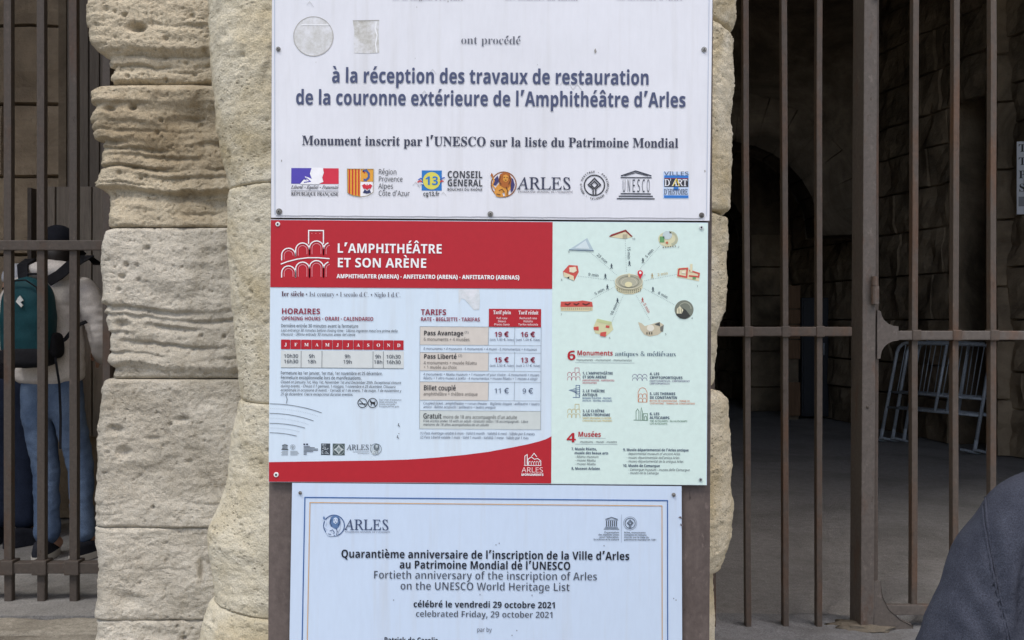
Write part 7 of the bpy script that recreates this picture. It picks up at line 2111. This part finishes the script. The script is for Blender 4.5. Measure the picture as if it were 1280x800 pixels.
p = Print(C_)
p.text('Patrick de Carolis', 'b', 480, 803.6, 7.4, BK, x1=547.6)
p.text('Maire d’Arles', 'r', 488, 815, 6.4, GY)
p.text('Mayor of Arles', 'r', 486, 826, 6.4, GY)
p.part('name_block')
p = Print(C_)
for x, y in ((755, 682), (620, 681), (624, 679), (665, 744), (492, 750), (842, 748), (646, 788), (600, 743), (850, 646), (851, 655), (845, 750), (640, 794)):
    p = Print(C_)
    p.poly([(x - .8, y), (x, y - 1.2), (x + .8, y + .2), (x, y + 1)], (128, 134, 146), 2)
    p.part('scuff_mark')
for x, y in ((849.5, 646.5), (851.2, 656)):
    p = Print(C_)
    p.poly([(x - 2, y), (x + 2, y - 1), (x + 2.4, y + 2)], (104, 96, 100), 3)
    p.part('scuff_mark')
for x, y, r in ((375.4, 616, 2.2), (842, 618.3, 2.5)):
    screw(C_, x, y, r)

# ------------------------------------------------------------------ people
def cloth_mat(name, lo, hi, weave=900, rough=.9, b=.25, wr=9):
    m = NT(name, rough=rough, spec=.15)
    a = m.noise(wr, 5, .6)
    w_ = m.noise(weave, 2, .6)
    c = m.mix(m.ramp(a, [(.3, (0, 0, 0)), (.7, (1, 1, 1))]), lin(lo), lin(hi))
    c = m.mix(1.0, c, m.ramp(w_, [(.3, (.62, .62, .62)), (.7, (1.28, 1.28, 1.28))]), 'MULTIPLY')
    m.color(c)
    m.bump(a, b, .02)
    m.bump(w_, .35, .0012)
    return m.m


M_SKIN = NT('skin', rough=.5).color(lin((205, 160, 136))).m
M_HAIR = NT('dark_hair', rough=.6).color(lin((34, 28, 26))).m
M_HOOD = cloth_mat('grey_hoodie', (198, 191, 186), (214, 207, 201), 500)
M_JEANS = cloth_mat('blue_jeans', (74, 92, 120), (112, 130, 156), 420, wr=7)
M_JEANSDARK = cloth_mat('navy_jeans', (32, 38, 54), (44, 52, 70), 420)
M_BLACKCLOTH = cloth_mat('black_cloth', (26, 26, 30), (38, 38, 42), 420)
M_TEAL = cloth_mat('teal_nylon', (22, 60, 68), (30, 74, 82), 600, rough=.6)
M_CAP = cloth_mat('navy_cap', (24, 26, 34), (34, 36, 44), 700)
M_FLEECE = cloth_mat('slate_fleece', (52, 55, 66), (67, 70, 81), 620, rough=.95, b=.2, wr=26)
M_SOLE = NT('pale_rubber', rough=.6).color(lin((196, 192, 184))).m
M_SHOE = cloth_mat('dark_trainer', (34, 36, 44), (52, 54, 62), 500)


def skin_mesh(name, joints, edges, m, parent, root, levels=2, wob=0.0, wscale=(9, 9, 14), extra=None, squash=None):
    """one continuous tapered surface grown round a skeleton of joints {name: (x, y, z, r)}"""
    names = list(joints)
    me = bpy.data.meshes.new(name + '_bones')
    me.from_pydata([joints[n][:3] for n in names], [(names.index(a), names.index(b)) for a, b in edges], [])
    o = bpy.data.objects.new(name + '_bones', me)
    COL.objects.link(o)
    mod = o.modifiers.new('skin', 'SKIN')
    mod.use_smooth_shade = True
    if not me.skin_vertices:
        bm = bmesh.new()
        bm.from_mesh(me)
        bm.verts.layers.skin.verify()
        bm.to_mesh(me)
        bm.free()
    sv = me.skin_vertices[0].data
    for n, s in zip(names, sv):
        r = joints[n][3]
        s.radius = r if isinstance(r, tuple) else (r, r)
        s.use_root = (n == root)
    sub = o.modifiers.new('sub', 'SUBSURF')
    sub.levels = sub.render_levels = levels
    dg = bpy.context.evaluated_depsgraph_get()
    dg.update()
    out = bpy.data.meshes.new_from_object(o.evaluated_get(dg))
    bpy.data.objects.remove(o)
    bpy.data.meshes.remove(me)
    out.name = name
    if wob:
        vn = [v.normal.copy() for v in out.vertices]
        for v, nn in zip(out.vertices, vn):
            q_ = Vector((v.co.x * wscale[0], v.co.y * wscale[1], v.co.z * wscale[2]))
            v.co += nn * (wob * (noise.noise(q_) + .5 * noise.noise(q_ * 2.3)))
    if extra:
        bm = bmesh.new()
        bm.from_mesh(out)
        ex = bpy.data.meshes.new('x')
        ex.from_pydata(extra.v, [], extra.f)
        bm.from_mesh(ex)
        bmesh.ops.recalc_face_normals(bm, faces=bm.faces)
        bm.to_mesh(out)
        bm.free()
    out.materials.clear()
    out.materials.append(m)
    for pz in out.polygons:
        pz.use_smooth = True
        pz.material_index = 0
    return link(name, out, parent)


def head_shape(c, h, yaw=0.0):
    """head with brow, nose, chin and ears; the face looks along +Y turned by yaw"""
    b = MB()
    w = h * .36
    def fn(q):
        s = 1.0
        face = max(0, q.y)
        if q.z < -.2:
            s *= 1 - .22 * (-q.z - .2) * (1 - .4 * face)
        d = math.exp(-((q.x / .13) ** 2 + ((q.z + .12) / .2) ** 2)) * face
        s += .16 * d
        s -= .05 * math.exp(-(((abs(q.x) - .36) / .16) ** 2 + ((q.z - .08) / .12) ** 2)) * face
        s += .03 * math.exp(-((q.x / .25) ** 2 + ((q.z + .5) / .07) ** 2)) * face
        return s
    b.ball((0, 0, 0), w, h * .43, h * .5, M_SKIN, 36, 24, fn)
    for sx in (-1, 1):
        b.ball((sx * w * 1.02, -.01, -.01), .012, .02, .032, M_SKIN, 10, 8)
    M = Matrix.Translation(Vector(c)) @ Matrix.Rotation(-yaw, 4, 'Z')
    b.v = [tuple(M @ Vector(q)) for q in b.v]
    return b


def hand(j, e, base, wrist, d, side, sc=1.0, pre='h'):
    """palm, four unequal curled fingers and a thumb, as chains of the same skeleton"""
    d = Vector(d).normalized()
    s = Vector(side).normalized()
    n = d.cross(s).normalized()
    w = Vector(wrist)
    j[pre + 'palm'] = tuple(w + d * .05 * sc) + ((.016 * sc, .03 * sc),)
    e.append((base, pre + 'palm'))
    for k, (off, L) in enumerate(((-.028, .068), (-.010, .078), (.010, .072), (.027, .056))):
        a = w + d * .088 * sc + s * off * sc
        b_ = a + d * L * .55 * sc + n * .012 * sc
        c = b_ + (d * .6 + n * .8).normalized() * L * .5 * sc
        for q_, (pt, r) in enumerate(((a, .0095), (b_, .0085), (c, .007))):
            j['%sf%d%d' % (pre, k, q_)] = tuple(pt) + (r * sc,)
        e += [(pre + 'palm', '%sf%d0' % (pre, k)), ('%sf%d0' % (pre, k), '%sf%d1' % (pre, k)), ('%sf%d1' % (pre, k), '%sf%d2' % (pre, k))]
    a = w + d * .03 * sc - s * .036 * sc
    b_ = a + (d * .7 - s * .6 + n * .3).normalized() * .036 * sc
    c = b_ + (d * .9 - s * .1 + n * .5).normalized() * .028 * sc
    for q_, (pt, r) in enumerate(((a, .012), (b_, .0105), (c, .008))):
        j['%st%d' % (pre, q_)] = tuple(pt) + (r * sc,)
    e += [(pre + 'palm', pre + 't0'), (pre + 't0', pre + 't1'), (pre + 't1', pre + 't2')]


def X(px, d):
    return (px - CX) / F * d


def Z(py, d):
    return EYE - (py - CY) / F * d


def shoe(name, parent, x, y, yaw, L=.28, m=M_SHOE, sole=M_SOLE):
    M = Matrix.Translation((x, y, 0)) @ Matrix.Rotation(-yaw, 4, 'Z')
    n = 28
    def outline(k, w):
        a = 2 * math.pi * k / n
        yy = math.sin(a) * L / 2
        ww = w * (1.0 + .12 * math.sin(a))
        return math.copysign(abs(math.cos(a)) ** .75, math.cos(a)) * ww, yy + L * .28
    up, rings = MB(), []
    for z, w, l in ((.028, .046, 1.0), (.05, .046, .99), (.075, .040, .94), (.098, .033, .78)):
        rings.append([M @ Vector((outline(k, w)[0], (outline(k, w)[1] - L * .28) * l + L * .28 - (1 - l) * L * .35, z - max(0, (outline(k, w)[1] - L * .2)) * (z - .028) * 2.2)) for k in range(n)])
    vs = [q for r in rings for q in r]
    fs = [(i * n + k, i * n + (k + 1) % n, (i + 1) * n + (k + 1) % n, (i + 1) * n + k) for i in range(len(rings) - 1) for k in range(n)] + [tuple((len(rings) - 1) * n + k for k in range(n))]
    up.add(vs, fs, m)
    o = up.build(name, parent, smooth=True)
    so = MB()
    pts = [outline(k, .049) for k in range(n)]
    vs = [M @ Vector((a * 1.0, (b_ - L * .28) * 1.03 + L * .28, z)) for z in (.003, .036) for a, b_ in pts]
    so.add(vs, [tuple(range(n))[::-1], tuple(range(n, 2 * n))] + [(k, (k + 1) % n, (k + 1) % n + n, k + n) for k in range(n)], sole)
    so.build('sole', o)
    return o


def sub(o, r):
    """the child of a part keeps the world place of its mesh"""
    return o


# --- visitor with the backpack
d = 5.16
bx = X(63, d)
p1 = thing('person', 'person in a grey hoodie, dark cap and blue jeans wearing a teal backpack', 'person', (bx, d, 0))
J = {
    'hip': (bx, d, .93, (.125, .08)), 'waist': (bx, d, 1.08, (.13, .085)), 'chest': (bx - .005, d, 1.28, (.165, .105)), 'neck0': (bx + .01, d + .01, 1.43, (.11, .08)),
    'neck': (X(70, d), d + .02, 1.52, .055), 'head': (X(70, d), d + .03, 1.58, .06),
    'shl': (bx - .175, d, 1.40, .06), 'ell': (bx - .245, d + .04, 1.13, .046), 'wrl': (bx - .16, d + .24, 1.02, .03),
    'shr': (bx + .18, d, 1.40, .06), 'elr': (bx + .245, d + .02, 1.13, .046), 'wrr': (bx + .16, d + .25, 1.04, .03),
    'tl': (X(47, d), d, .82, .07), 'knl': (X(55, d), d + .03, .47, .055), 'anl': (X(61, d), d - .01, .10, .038), 'tol': (X(63, d), d + .11, .05, .034),
    'tr': (X(84, d), d, .82, .07), 'knr': (X(98, d), d + .03, .47, .055), 'anr': (X(105, d), d + .0, .10, .038), 'tor': (X(107, d), d + .12, .05, .034)}
E_ = [('hip', 'waist'), ('waist', 'chest'), ('chest', 'neck0'), ('neck0', 'neck'), ('neck', 'head'), ('neck0', 'shl'), ('shl', 'ell'), ('ell', 'wrl'), ('neck0', 'shr'), ('shr', 'elr'), ('elr', 'wrr'),
      ('hip', 'tl'), ('tl', 'knl'), ('knl', 'anl'), ('anl', 'tol'), ('hip', 'tr'), ('tr', 'knr'), ('knr', 'anr'), ('anr', 'tor')]
hand(J, E_, 'wrl', J['wrl'][:3], (.5, .7, -.2), (0, .2, 1), 1, 'hl')
hand(J, E_, 'wrr', J['wrr'][:3], (-.7, .6, .1), (0, .2, 1), 1, 'hr')
skin_mesh('body', J, E_, M_SKIN, p1, 'hip', 2, extra=head_shape((X(70, d), d + .03, 1.615), .205))
# hoodie
H_ = {'hem': (bx, d, .885, (.185, .13)), 'low': (bx, d, .97, (.195, .135)), 'mid': (bx, d, 1.14, (.185, .13)), 'ch': (bx, d, 1.30, (.19, .13)), 'yo': (bx + .01, d + .005, 1.42, (.15, .10)), 'co': (X(70, d), d + .012, 1.50, (.085, .075)),
      'sl': (bx - .19, d, 1.385, .078), 'ul': (bx - .235, d + .02, 1.25, .070), 'el': (bx - .255, d + .05, 1.12, .064), 'fl': (bx - .21, d + .16, 1.06, .055), 'wl': (bx - .165, d + .24, 1.02, .045),
      'sr': (bx + .195, d, 1.385, .078), 'ur': (bx + .235, d + .01, 1.25, .070), 'er': (bx + .262, d + .02, 1.10, .066), 'fr': (bx + .235, d + .12, 1.05, .058), 'wr': (bx + .165, d + .24, 1.045, .047)}
skin_mesh('hoodie', H_, [('hem', 'low'), ('low', 'mid'), ('mid', 'ch'), ('ch', 'yo'), ('yo', 'co'), ('yo', 'sl'), ('sl', 'ul'), ('ul', 'el'), ('el', 'fl'), ('fl', 'wl'), ('yo', 'sr'), ('sr', 'ur'), ('ur', 'er'), ('er', 'fr'), ('fr', 'wr')],
          M_HOOD, p1, 'mid', 4, .009, (10, 9, 17))
hd = MB()
hd.ball((X(70, d), d - .055, 1.49), .13, .085, .06, M_HOOD, 28, 14, lambda q_: 1 + .12 * noise.noise(q_ * 2.4))
hd.build('hood', p1, smooth=True)
JN = {'wa': (bx, d, 1.06, (.158, .112)), 'hi': (bx, d, .90, (.168, .122)), 'tl': (X(46, d), d, .77, .092), 'ml': (X(50, d), d + .02, .60, .080), 'kl': (X(55, d), d + .03, .47, .072), 'cl': (X(58, d), d + .0, .28, .066), 'al': (X(61, d), d - .01, .065, .070),
      'tr': (X(84, d), d, .77, .090), 'mr': (X(92, d), d + .02, .60, .078), 'kr': (X(98, d), d + .03, .47, .070), 'cr': (X(102, d), d + .0, .28, .062), 'ar': (X(105, d), d, .07, .066)}
skin_mesh('jeans', JN, [('wa', 'hi'), ('hi', 'tl'), ('tl', 'ml'), ('ml', 'kl'), ('kl', 'cl'), ('cl', 'al'), ('hi', 'tr'), ('tr', 'mr'), ('mr', 'kr'), ('kr', 'cr'), ('cr', 'ar')], M_JEANS, p1, 'hi', 4, .0055, (12, 10, 19))
shoe('shoe', p1, X(60, d), d - .09, -.1)
shoe('shoe', p1, X(106, d), d - .07, .2)
cp = MB()
cc = Vector((X(71, d), d + .02, 1.650))
def capf(q_):
    return 1.0
cp.ball(cc, .084, .112, .088, M_CAP, 32, 16, lambda q_: 1.0 if q_.z > -.25 else (.97 if q_.z > -.45 else .7))
cap = cp.build('cap', p1, smooth=True)
br = MB()
br.prism([(-.085, 0), (.085, 0), (.08, .06), (.045, .10), (-.045, .10), (-.08, .06)], 0, .006, M_CAP)
br.v = [tuple(Vector((cc.x + q_[0], cc.y + .09 + q_[2], cc.z - .035 - q_[1] - q_[2] * .25))) for q_ in br.v]
br.build('brim', cap)
hr = MB()
hr.tube([(X(90, d), d + .02, 1.60), (X(95, d), d - .01, 1.575), (X(98, d), d - .02, 1.545), (X(101, d), d - .03, 1.52)], [.015, .024, .02, .004], M_HAIR, 10)
hr.ball((X(71, d), d + .015, 1.575), .074, .095, .07, M_HAIR, 20, 12)
hr.build('hair', p1, smooth=True)

# the backpack he carries
bd_ = d - .13
bk = thing('backpack', 'teal and black backpack with a pale diamond emblem on the hooded visitor', 'backpack', (X(38, bd_), bd_, .98))


def pack(name, parent, x0, x1, z0, z1, y0, y1, m, pw=3.2, taper=.12, nn=40, nz=26):
    b = MB()
    vs = []
    for j in range(nz + 1):
        t_ = j / nz
        z = z0 + (z1 - z0) * t_
        k_ = (1 - abs(2 * t_ - 1) ** 4.5) ** .5 if 0 < j < nz else 0.02
        w = (x1 - x0) / 2 * k_ * (1 - taper * max(0, t_ - .55) / .45)
        dp = (y1 - y0) / 2 * (.25 + .75 * k_)
        for i in range(nn):
            a = 2 * math.pi * i / nn
            cx_, sy_ = math.cos(a), math.sin(a)
            q_ = Vector(((x0 + x1) / 2 + w * math.copysign(abs(cx_) ** (2 / pw), cx_), (y0 + y1) / 2 + dp * math.copysign(abs(sy_) ** (2 / pw), sy_), z))
            q_ += Vector((0, -1, 0)) * .008 * noise.noise(q_ * 14)
            vs.append(q_)
    fs = [(j * nn + i, j * nn + (i + 1) % nn, (j + 1) * nn + (i + 1) % nn, (j + 1) * nn + i) for j in range(nz) for i in range(nn)]
    fs += [tuple(range(nn))[::-1], tuple(nz * nn + i for i in range(nn))]
    b.add(vs, fs, m)
    return b.build(name, parent, smooth=True)


def bz(py):
    return Z(py, bd_ - .08)


def bxx(px):
    return X(px, bd_ - .08)


pack('pack_body', bk, bxx(4), bxx(66), bz(458), bz(346), bd_ - .17, bd_ + .02, M_TEAL)
pack('bottom_panel', bk, bxx(6), bxx(66), bz(460), bz(432), bd_ - .178, bd_ + .015, M_BLACKCLOTH, pw=3.6, taper=0)
pack('side_pocket', bk, bxx(54), bxx(72), bz(449), bz(415), bd_ - .10, bd_ + .02, M_BLACKCLOTH)
b = MB()
b.tube([(bxx(14), bd_ - .165, bz(362)), (bxx(24), bd_ - .178, bz(352.5)), (bxx(44), bd_ - .178, bz(351)), (bxx(56), bd_ - .165, bz(360)), (bxx(61), bd_ - .150, bz(395)), (bxx(60), bd_ - .15, bz(428))], .004, M_BLACKCLOTH, 8)
b.build('zip_seam', bk)
b = MB()
b.tube([(bxx(28), bd_ - .03, bz(347)), (bxx(30), bd_ - .04, bz(342)), (bxx(44), bd_ - .04, bz(342)), (bxx(46), bd_ - .03, bz(347))], .006, M_BLACKCLOTH, 8)
b.build('grab_loop', bk)


def strap(name, pts, w, th=.010):
    b = MB()
    vs = []
    for i, q_ in enumerate(pts):
        q_ = Vector(q_)
        t_ = (Vector(pts[min(i + 1, len(pts) - 1)]) - Vector(pts[max(0, i - 1)])).normalized()
        s = t_.cross(Vector((0, -1, 0)))
        s = s.normalized() if s.length > .2 else Vector((1, 0, 0))
        n_ = s.cross(t_).normalized()
        vs += [q_ - s * w / 2 - n_ * th / 2, q_ + s * w / 2 - n_ * th / 2, q_ + s * w / 2 + n_ * th / 2, q_ - s * w / 2 + n_ * th / 2]
    fs = []
    for i in range(len(pts) - 1):
        for k_ in range(4):
            fs.append((i * 4 + k_, i * 4 + (k_ + 1) % 4, i * 4 + 4 + (k_ + 1) % 4, i * 4 + 4 + k_))
    fs += [(3, 2, 1, 0), tuple(len(pts) * 4 - 4 + k_ for k_ in range(4))]
    b.add(vs, fs, M_BLACKCLOTH)
    return b.build(name, bk, bevel=.002)


strap('strap', [(bxx(56), bd_ - .05, bz(352)), (bxx(66), d - .14, bz(343)), (bxx(78), d - .125, bz(331)), (bxx(87), d - .09, bz(322)), (bxx(90), d - .01, bz(317)), (bxx(90), d + .10, bz(326))], .052)
strap('strap', [(bxx(26), bd_ - .05, bz(350)), (bxx(20), d - .14, bz(341)), (bxx(17), d - .12, bz(330)), (bxx(18), d - .05, bz(322)), (bxx(20), d + .09, bz(330))], .055)
strap('webbing', [(bxx(64), bd_ - .03, bz(432)), (bxx(74), d - .14, bz(424)), (bxx(86), d - .135, bz(408)), (bxx(92), d - .06, bz(402))], .02, .005)
strap('webbing', [(bxx(66), bd_ - .06, bz(440)), (bxx(71), bd_ - .09, bz(452)), (bxx(73), bd_ - .07, bz(480)), (bxx(73.5), bd_ - .06, bz(520)), (bxx(73), bd_ - .06, bz(562))], .012, .005)
em = NT('reflective_print', rough=.4).color(lin((214, 216, 214))).m
b = MB()
ey = bd_ - .1785
def eq(px, py):
    return (X(px, ey), Z(py, ey))
b.prism([eq(25, 369.5), eq(29.2, 375.5), eq(25.4, 377.6), eq(28.6, 381.6), eq(26.6, 384), eq(19.8, 377)], ey - .002, ey + .006, em)
b.prism([eq(22.6, 372.4), eq(24.4, 370.0), eq(22.8, 377.2), eq(21.2, 375.4)], ey - .003, ey + .005, em)
b.build('emblem', bk)

# --- second visitor, mostly behind the first
d2_ = 5.52
b2 = X(17, d2_)
p2 = thing('person', 'person in black top and navy trousers, half hidden behind the backpack wearer', 'person', (b2, d2_, 0))
J = {'hip': (b2, d2_, .86, (.15, .10)), 'waist': (b2, d2_, 1.0, (.145, .10)), 'chest': (b2, d2_ + .02, 1.18, (.16, .105)), 'neck0': (b2, d2_ + .03, 1.30, (.10, .08)), 'neck': (b2, d2_ + .05, 1.38, .05), 'head': (b2, d2_ + .07, 1.44, .055),
     'shl': (b2 - .17, d2_ + .02, 1.27, .055), 'ell': (b2 - .23, d2_ + .06, 1.02, .044), 'wrl': (b2 - .14, d2_ + .24, .95, .03),
     'shr': (b2 + .17, d2_ + .02, 1.27, .055), 'elr': (b2 + .2, d2_ + .10, 1.02, .044), 'wrr': (b2 + .12, d2_ + .26, .98, .03),
     'tl': (X(4, d2_), d2_, .78, .07), 'knl': (X(0, d2_), d2_ + .03, .45, .055), 'anl': (X(-2, d2_), d2_, .10, .038), 'tol': (X(-3, d2_), d2_ + .11, .05, .034),
     'tr': (X(28, d2_), d2_, .78, .07), 'knr': (X(30, d2_), d2_ + .03, .45, .055), 'anr': (X(31, d2_), d2_, .10, .038), 'tor': (X(33, d2_), d2_ + .11, .05, .034)}
E2 = [('hip', 'waist'), ('waist', 'chest'), ('chest', 'neck0'), ('neck0', 'neck'), ('neck', 'head'), ('neck0', 'shl'), ('shl', 'ell'), ('ell', 'wrl'), ('neck0', 'shr'), ('shr', 'elr'), ('elr', 'wrr'),
      ('hip', 'tl'), ('tl', 'knl'), ('knl', 'anl'), ('anl', 'tol'), ('hip', 'tr'), ('tr', 'knr'), ('knr', 'anr'), ('anr', 'tor')]
hand(J, E2, 'wrl', J['wrl'][:3], (.6, .6, .1), (0, .2, 1), 1, 'hl')
hand(J, E2, 'wrr', J['wrr'][:3], (-.6, .6, .1), (0, .2, 1), 1, 'hr')
skin_mesh('body', J, E2, M_SKIN, p2, 'hip', 2, extra=head_shape((b2, d2_ + .07, 1.44), .21))
tp = {k_: (v[0], v[1], v[2], tuple(q_ + .018 for q_ in v[3]) if isinstance(v[3], tuple) else v[3] + .016) for k_, v in J.items() if k_ in ('hip', 'waist', 'chest', 'neck0', 'shl', 'ell', 'wrl', 'shr', 'elr', 'wrr')}
skin_mesh('jacket', tp, [e_ for e_ in E2 if e_[0] in tp and e_[1] in tp], M_BLACKCLOTH, p2, 'hip', 2, .008)
JN2 = {'wa': (b2, d2_, 1.0, (.162, .118)), 'hi': (b2, d2_, .84, (.17, .125)), 'tl': (X(2, d2_), d2_, .74, .098), 'kl': (X(0, d2_), d2_ + .03, .45, .078), 'al': (X(-2, d2_), d2_ - .01, .065, .074), 'tr': (X(29, d2_), d2_, .74, .098), 'kr': (X(30, d2_), d2_ + .03, .45, .080), 'ar': (X(31, d2_), d2_, .065, .078)}
skin_mesh('trousers', JN2, [('wa', 'hi'), ('hi', 'tl'), ('tl', 'kl'), ('kl', 'al'), ('hi', 'tr'), ('tr', 'kr'), ('kr', 'ar')], M_JEANSDARK, p2, 'hi', 3, .005, (10, 10, 14))
shoe('shoe', p2, X(-2, d2_), d2_ - .08, -.15, sole=M_SHOE)
shoe('shoe', p2, X(32, d2_), d2_ - .12, .5, sole=M_SHOE)
m = cloth_mat('pale_cap', (196, 200, 208), (214, 216, 222), 600)
b = MB()
b.ball((b2, d2_ + .06, 1.475), .085, .105, .085, m, 28, 14, lambda q_: 1.0 if q_.z > -.25 else .8)
b.build('cap', p2, smooth=True)

# --- visitor in the slate fleece standing close by, his back to the camera
d3 = 1.27
zg = -.36
nx_ = .872
p3 = thing('person', 'person in a slate blue fleece jacket close by at the right edge, seen from behind', 'person', (nx_, d3, zg))
J = {'hip': (nx_, d3, .56, (.16, .11)), 'waist': (nx_, d3, .70, (.15, .105)), 'chest': (nx_, d3, .88, (.14, .10)), 'neck0': (nx_, d3 + .012, .99, (.05, .05)), 'neck': (nx_, d3 + .03, 1.15, .052), 'head': (nx_, d3 + .05, 1.24, .06),
     'shl': (.665, d3, .955, .040), 'ell': (.535, d3 - .02, .715, .042), 'wrl': (.60, d3 + .2, .58, .03), 'shr': (1.079, d3, .955, .040), 'elr': (1.20, d3 - .02, .715, .042), 'wrr': (1.14, d3 + .2, .58, .03),
     'tl': (nx_ - .09, d3, .48, .088), 'knl': (nx_ - .11, d3 + .03, .11, .055), 'anl': (nx_ - .12, d3, zg + .10, .038), 'tol': (nx_ - .13, d3 + .11, zg + .05, .034),
     'tr': (nx_ + .09, d3, .48, .088), 'knr': (nx_ + .11, d3 + .03, .11, .055), 'anr': (nx_ + .12, d3, zg + .10, .038), 'tor': (nx_ + .13, d3 + .11, zg + .05, .034)}
E3 = list(E2[:19])
hand(J, E3, 'wrl', J['wrl'][:3], (.3, .7, -.4), (0, .3, 1), 1, 'hl')
hand(J, E3, 'wrr', J['wrr'][:3], (-.3, .7, -.4), (0, .3, 1), 1, 'hr')
skin_mesh('body', J, E3, M_SKIN, p3, 'hip', 2, extra=head_shape((nx_, d3 + .05, 1.29), .225))
FJ = {'hem': (nx_, d3, .53, (.185, .135)), 'wa': (nx_, d3, .70, (.178, .13)), 'ch': (nx_, d3, .88, (.19, .138)), 'yo': (nx_, d3 + .01, 1.015, (.15, .11)), 'nk': (nx_, d3 + .018, 1.08, (.10, .09)), 'co': (nx_, d3 + .02, 1.13, (.078, .075)),
      'tz': (.735, d3 + .005, .998, .085), 'sl': (.662, d3, .974, .080), 'ul': (.617, d3 - .01, .89, .073), 'ml': (.577, d3 - .015, .805, .069), 'el': (.535, d3 - .02, .71, .064), 'fl': (.56, d3 + .1, .645, .055), 'wl': (.598, d3 + .19, .585, .042),
      'ty': (1.009, d3 + .005, .998, .085), 'sr': (1.082, d3, .974, .080), 'ur': (1.127, d3 - .01, .89, .073), 'mr': (1.167, d3 - .015, .805, .069), 'er': (1.20, d3 - .02, .71, .064), 'fr': (1.18, d3 + .1, .645, .055), 'wr': (1.142, d3 + .19, .585, .042)}
fj = skin_mesh('fleece_jacket', FJ, [('hem', 'wa'), ('wa', 'ch'), ('ch', 'yo'), ('yo', 'nk'), ('nk', 'co'), ('yo', 'tz'), ('tz', 'sl'), ('sl', 'ul'), ('ul', 'ml'), ('ml', 'el'), ('el', 'fl'), ('fl', 'wl'), ('yo', 'ty'), ('ty', 'sr'), ('sr', 'ur'), ('ur', 'mr'), ('mr', 'er'), ('er', 'fr'), ('fr', 'wr')],
               M_FLEECE, p3, 'ch', 4, .006, (14, 10, 9))
for v in fj.data.vertices:            # creases that gather under the arm
    q_ = v.co
    px_, py_ = CX + q_.x / q_.y * F, CY - (q_.z - EYE) / q_.y * F
    if q_.y < d3 + .03 and px_ < 1330:
        for (x0, y0), (x1, y1), w_, dp in (((1238, 668), (1262, 830), 5, .010), ((1282, 690), (1268, 840), 7, .010), ((1212, 700), (1248, 770), 6, .005), ((1196, 735), (1246, 812), 7, .006), ((1268, 640), (1256, 720), 6, .005), ((1160, 770), (1214, 800), 8, .004)):
            ux_, uy_ = x1 - x0, y1 - y0
            L2 = ux_ * ux_ + uy_ * uy_
            t_ = max(0, min(1, ((px_ - x0) * ux_ + (py_ - y0) * uy_) / L2))
            dd_ = math.hypot(px_ - x0 - ux_ * t_, py_ - y0 - uy_ * t_)
            v.co.y += dp * math.exp(-(dd_ / w_) ** 2) * math.sin(math.pi * min(1, t_ + .15)) - .5 * dp * math.exp(-((dd_ - 2.2 * w_) / (1.6 * w_)) ** 2)
JN3 = {'wa': (nx_, d3, .60, (.168, .122)), 'hi': (nx_, d3, .52, (.172, .125)), 'tl': (nx_ - .09, d3, .42, .095), 'kl': (nx_ - .11, d3 + .03, .11, .075), 'al': (nx_ - .12, d3, zg + .09, .066), 'tr': (nx_ + .09, d3, .42, .095), 'kr': (nx_ + .11, d3 + .03, .11, .075), 'ar': (nx_ + .12, d3, zg + .09, .066)}
skin_mesh('trousers', JN3, [('wa', 'hi'), ('hi', 'tl'), ('tl', 'kl'), ('kl', 'al'), ('hi', 'tr'), ('tr', 'kr'), ('kr', 'ar')], M_JEANSDARK, p3, 'hi', 2, .006)
hb = MB()
hb.ball((nx_, d3 + .026, 1.318), .090, .108, .108, M_HAIR, 48, 30, lambda q_: (1 + .035 * noise.noise(Vector((q_.x * 9, q_.y * 9, q_.z * 3))) + .02 * noise.noise(q_ * 17)) * (1 - .30 * max(0, -q_.z - .35)) * (1 - .35 * max(0, q_.y - .25) * max(0, .55 - q_.z)))
hb.build('hair', p3, smooth=True)
for sx, yw in ((-1, -.2), (1, .2)):
    o = shoe('shoe', p3, nx_ + sx * .12, d3 - .08, yw)
    for ob in [o] + list(o.children):
        for v in ob.data.vertices:
            v.co.z += zg


# seams sewn along the fleece: rays from behind find the cloth, the thread lies on it
def seam(pts):
    dep = bpy.context.evaluated_depsgraph_get()
    dep.update()
    me = fj.data
    from mathutils.bvhtree import BVHTree
    bvh = BVHTree.FromPolygons([v.co for v in me.vertices], [tuple(pz.vertices) for pz in me.polygons])
    out = []
    for x, y in pts:
        hit, nrm, _, _ = bvh.ray_cast(Vector((0, 0, EYE)), (PX(x, y, 1.0) - Vector((0, 0, EYE))).normalized())
        if hit is not None:
            out.append(hit + nrm * .0004)
    if len(out) > 2:
        b = MB()
        b.tube(out, .0018, M_FLEECE, 6)
        b.build('seam', p3, smooth=True)


def sm(pts, n=24):
    out = []
    for (a, b_) in zip(pts, pts[1:]):
        for i in range(n // (len(pts) - 1) + 1):
            t_ = i / (n // (len(pts) - 1) + 1)
            out.append((a[0] + (b_[0] - a[0]) * t_, a[1] + (b_[1] - a[1]) * t_))
    out.append(pts[-1])
    return out


dq = d3 - .09
for off in (0, 4):
    seam(sm([(x + off, y) for x, y in ((1232, 603), (1228, 622), (1230, 650), (1234, 680), (1240, 712), (1246, 742), (1254, 775), (1262, 810))], 36))

for o in COL.objects:
    if 'local' in o:
        del o['local']
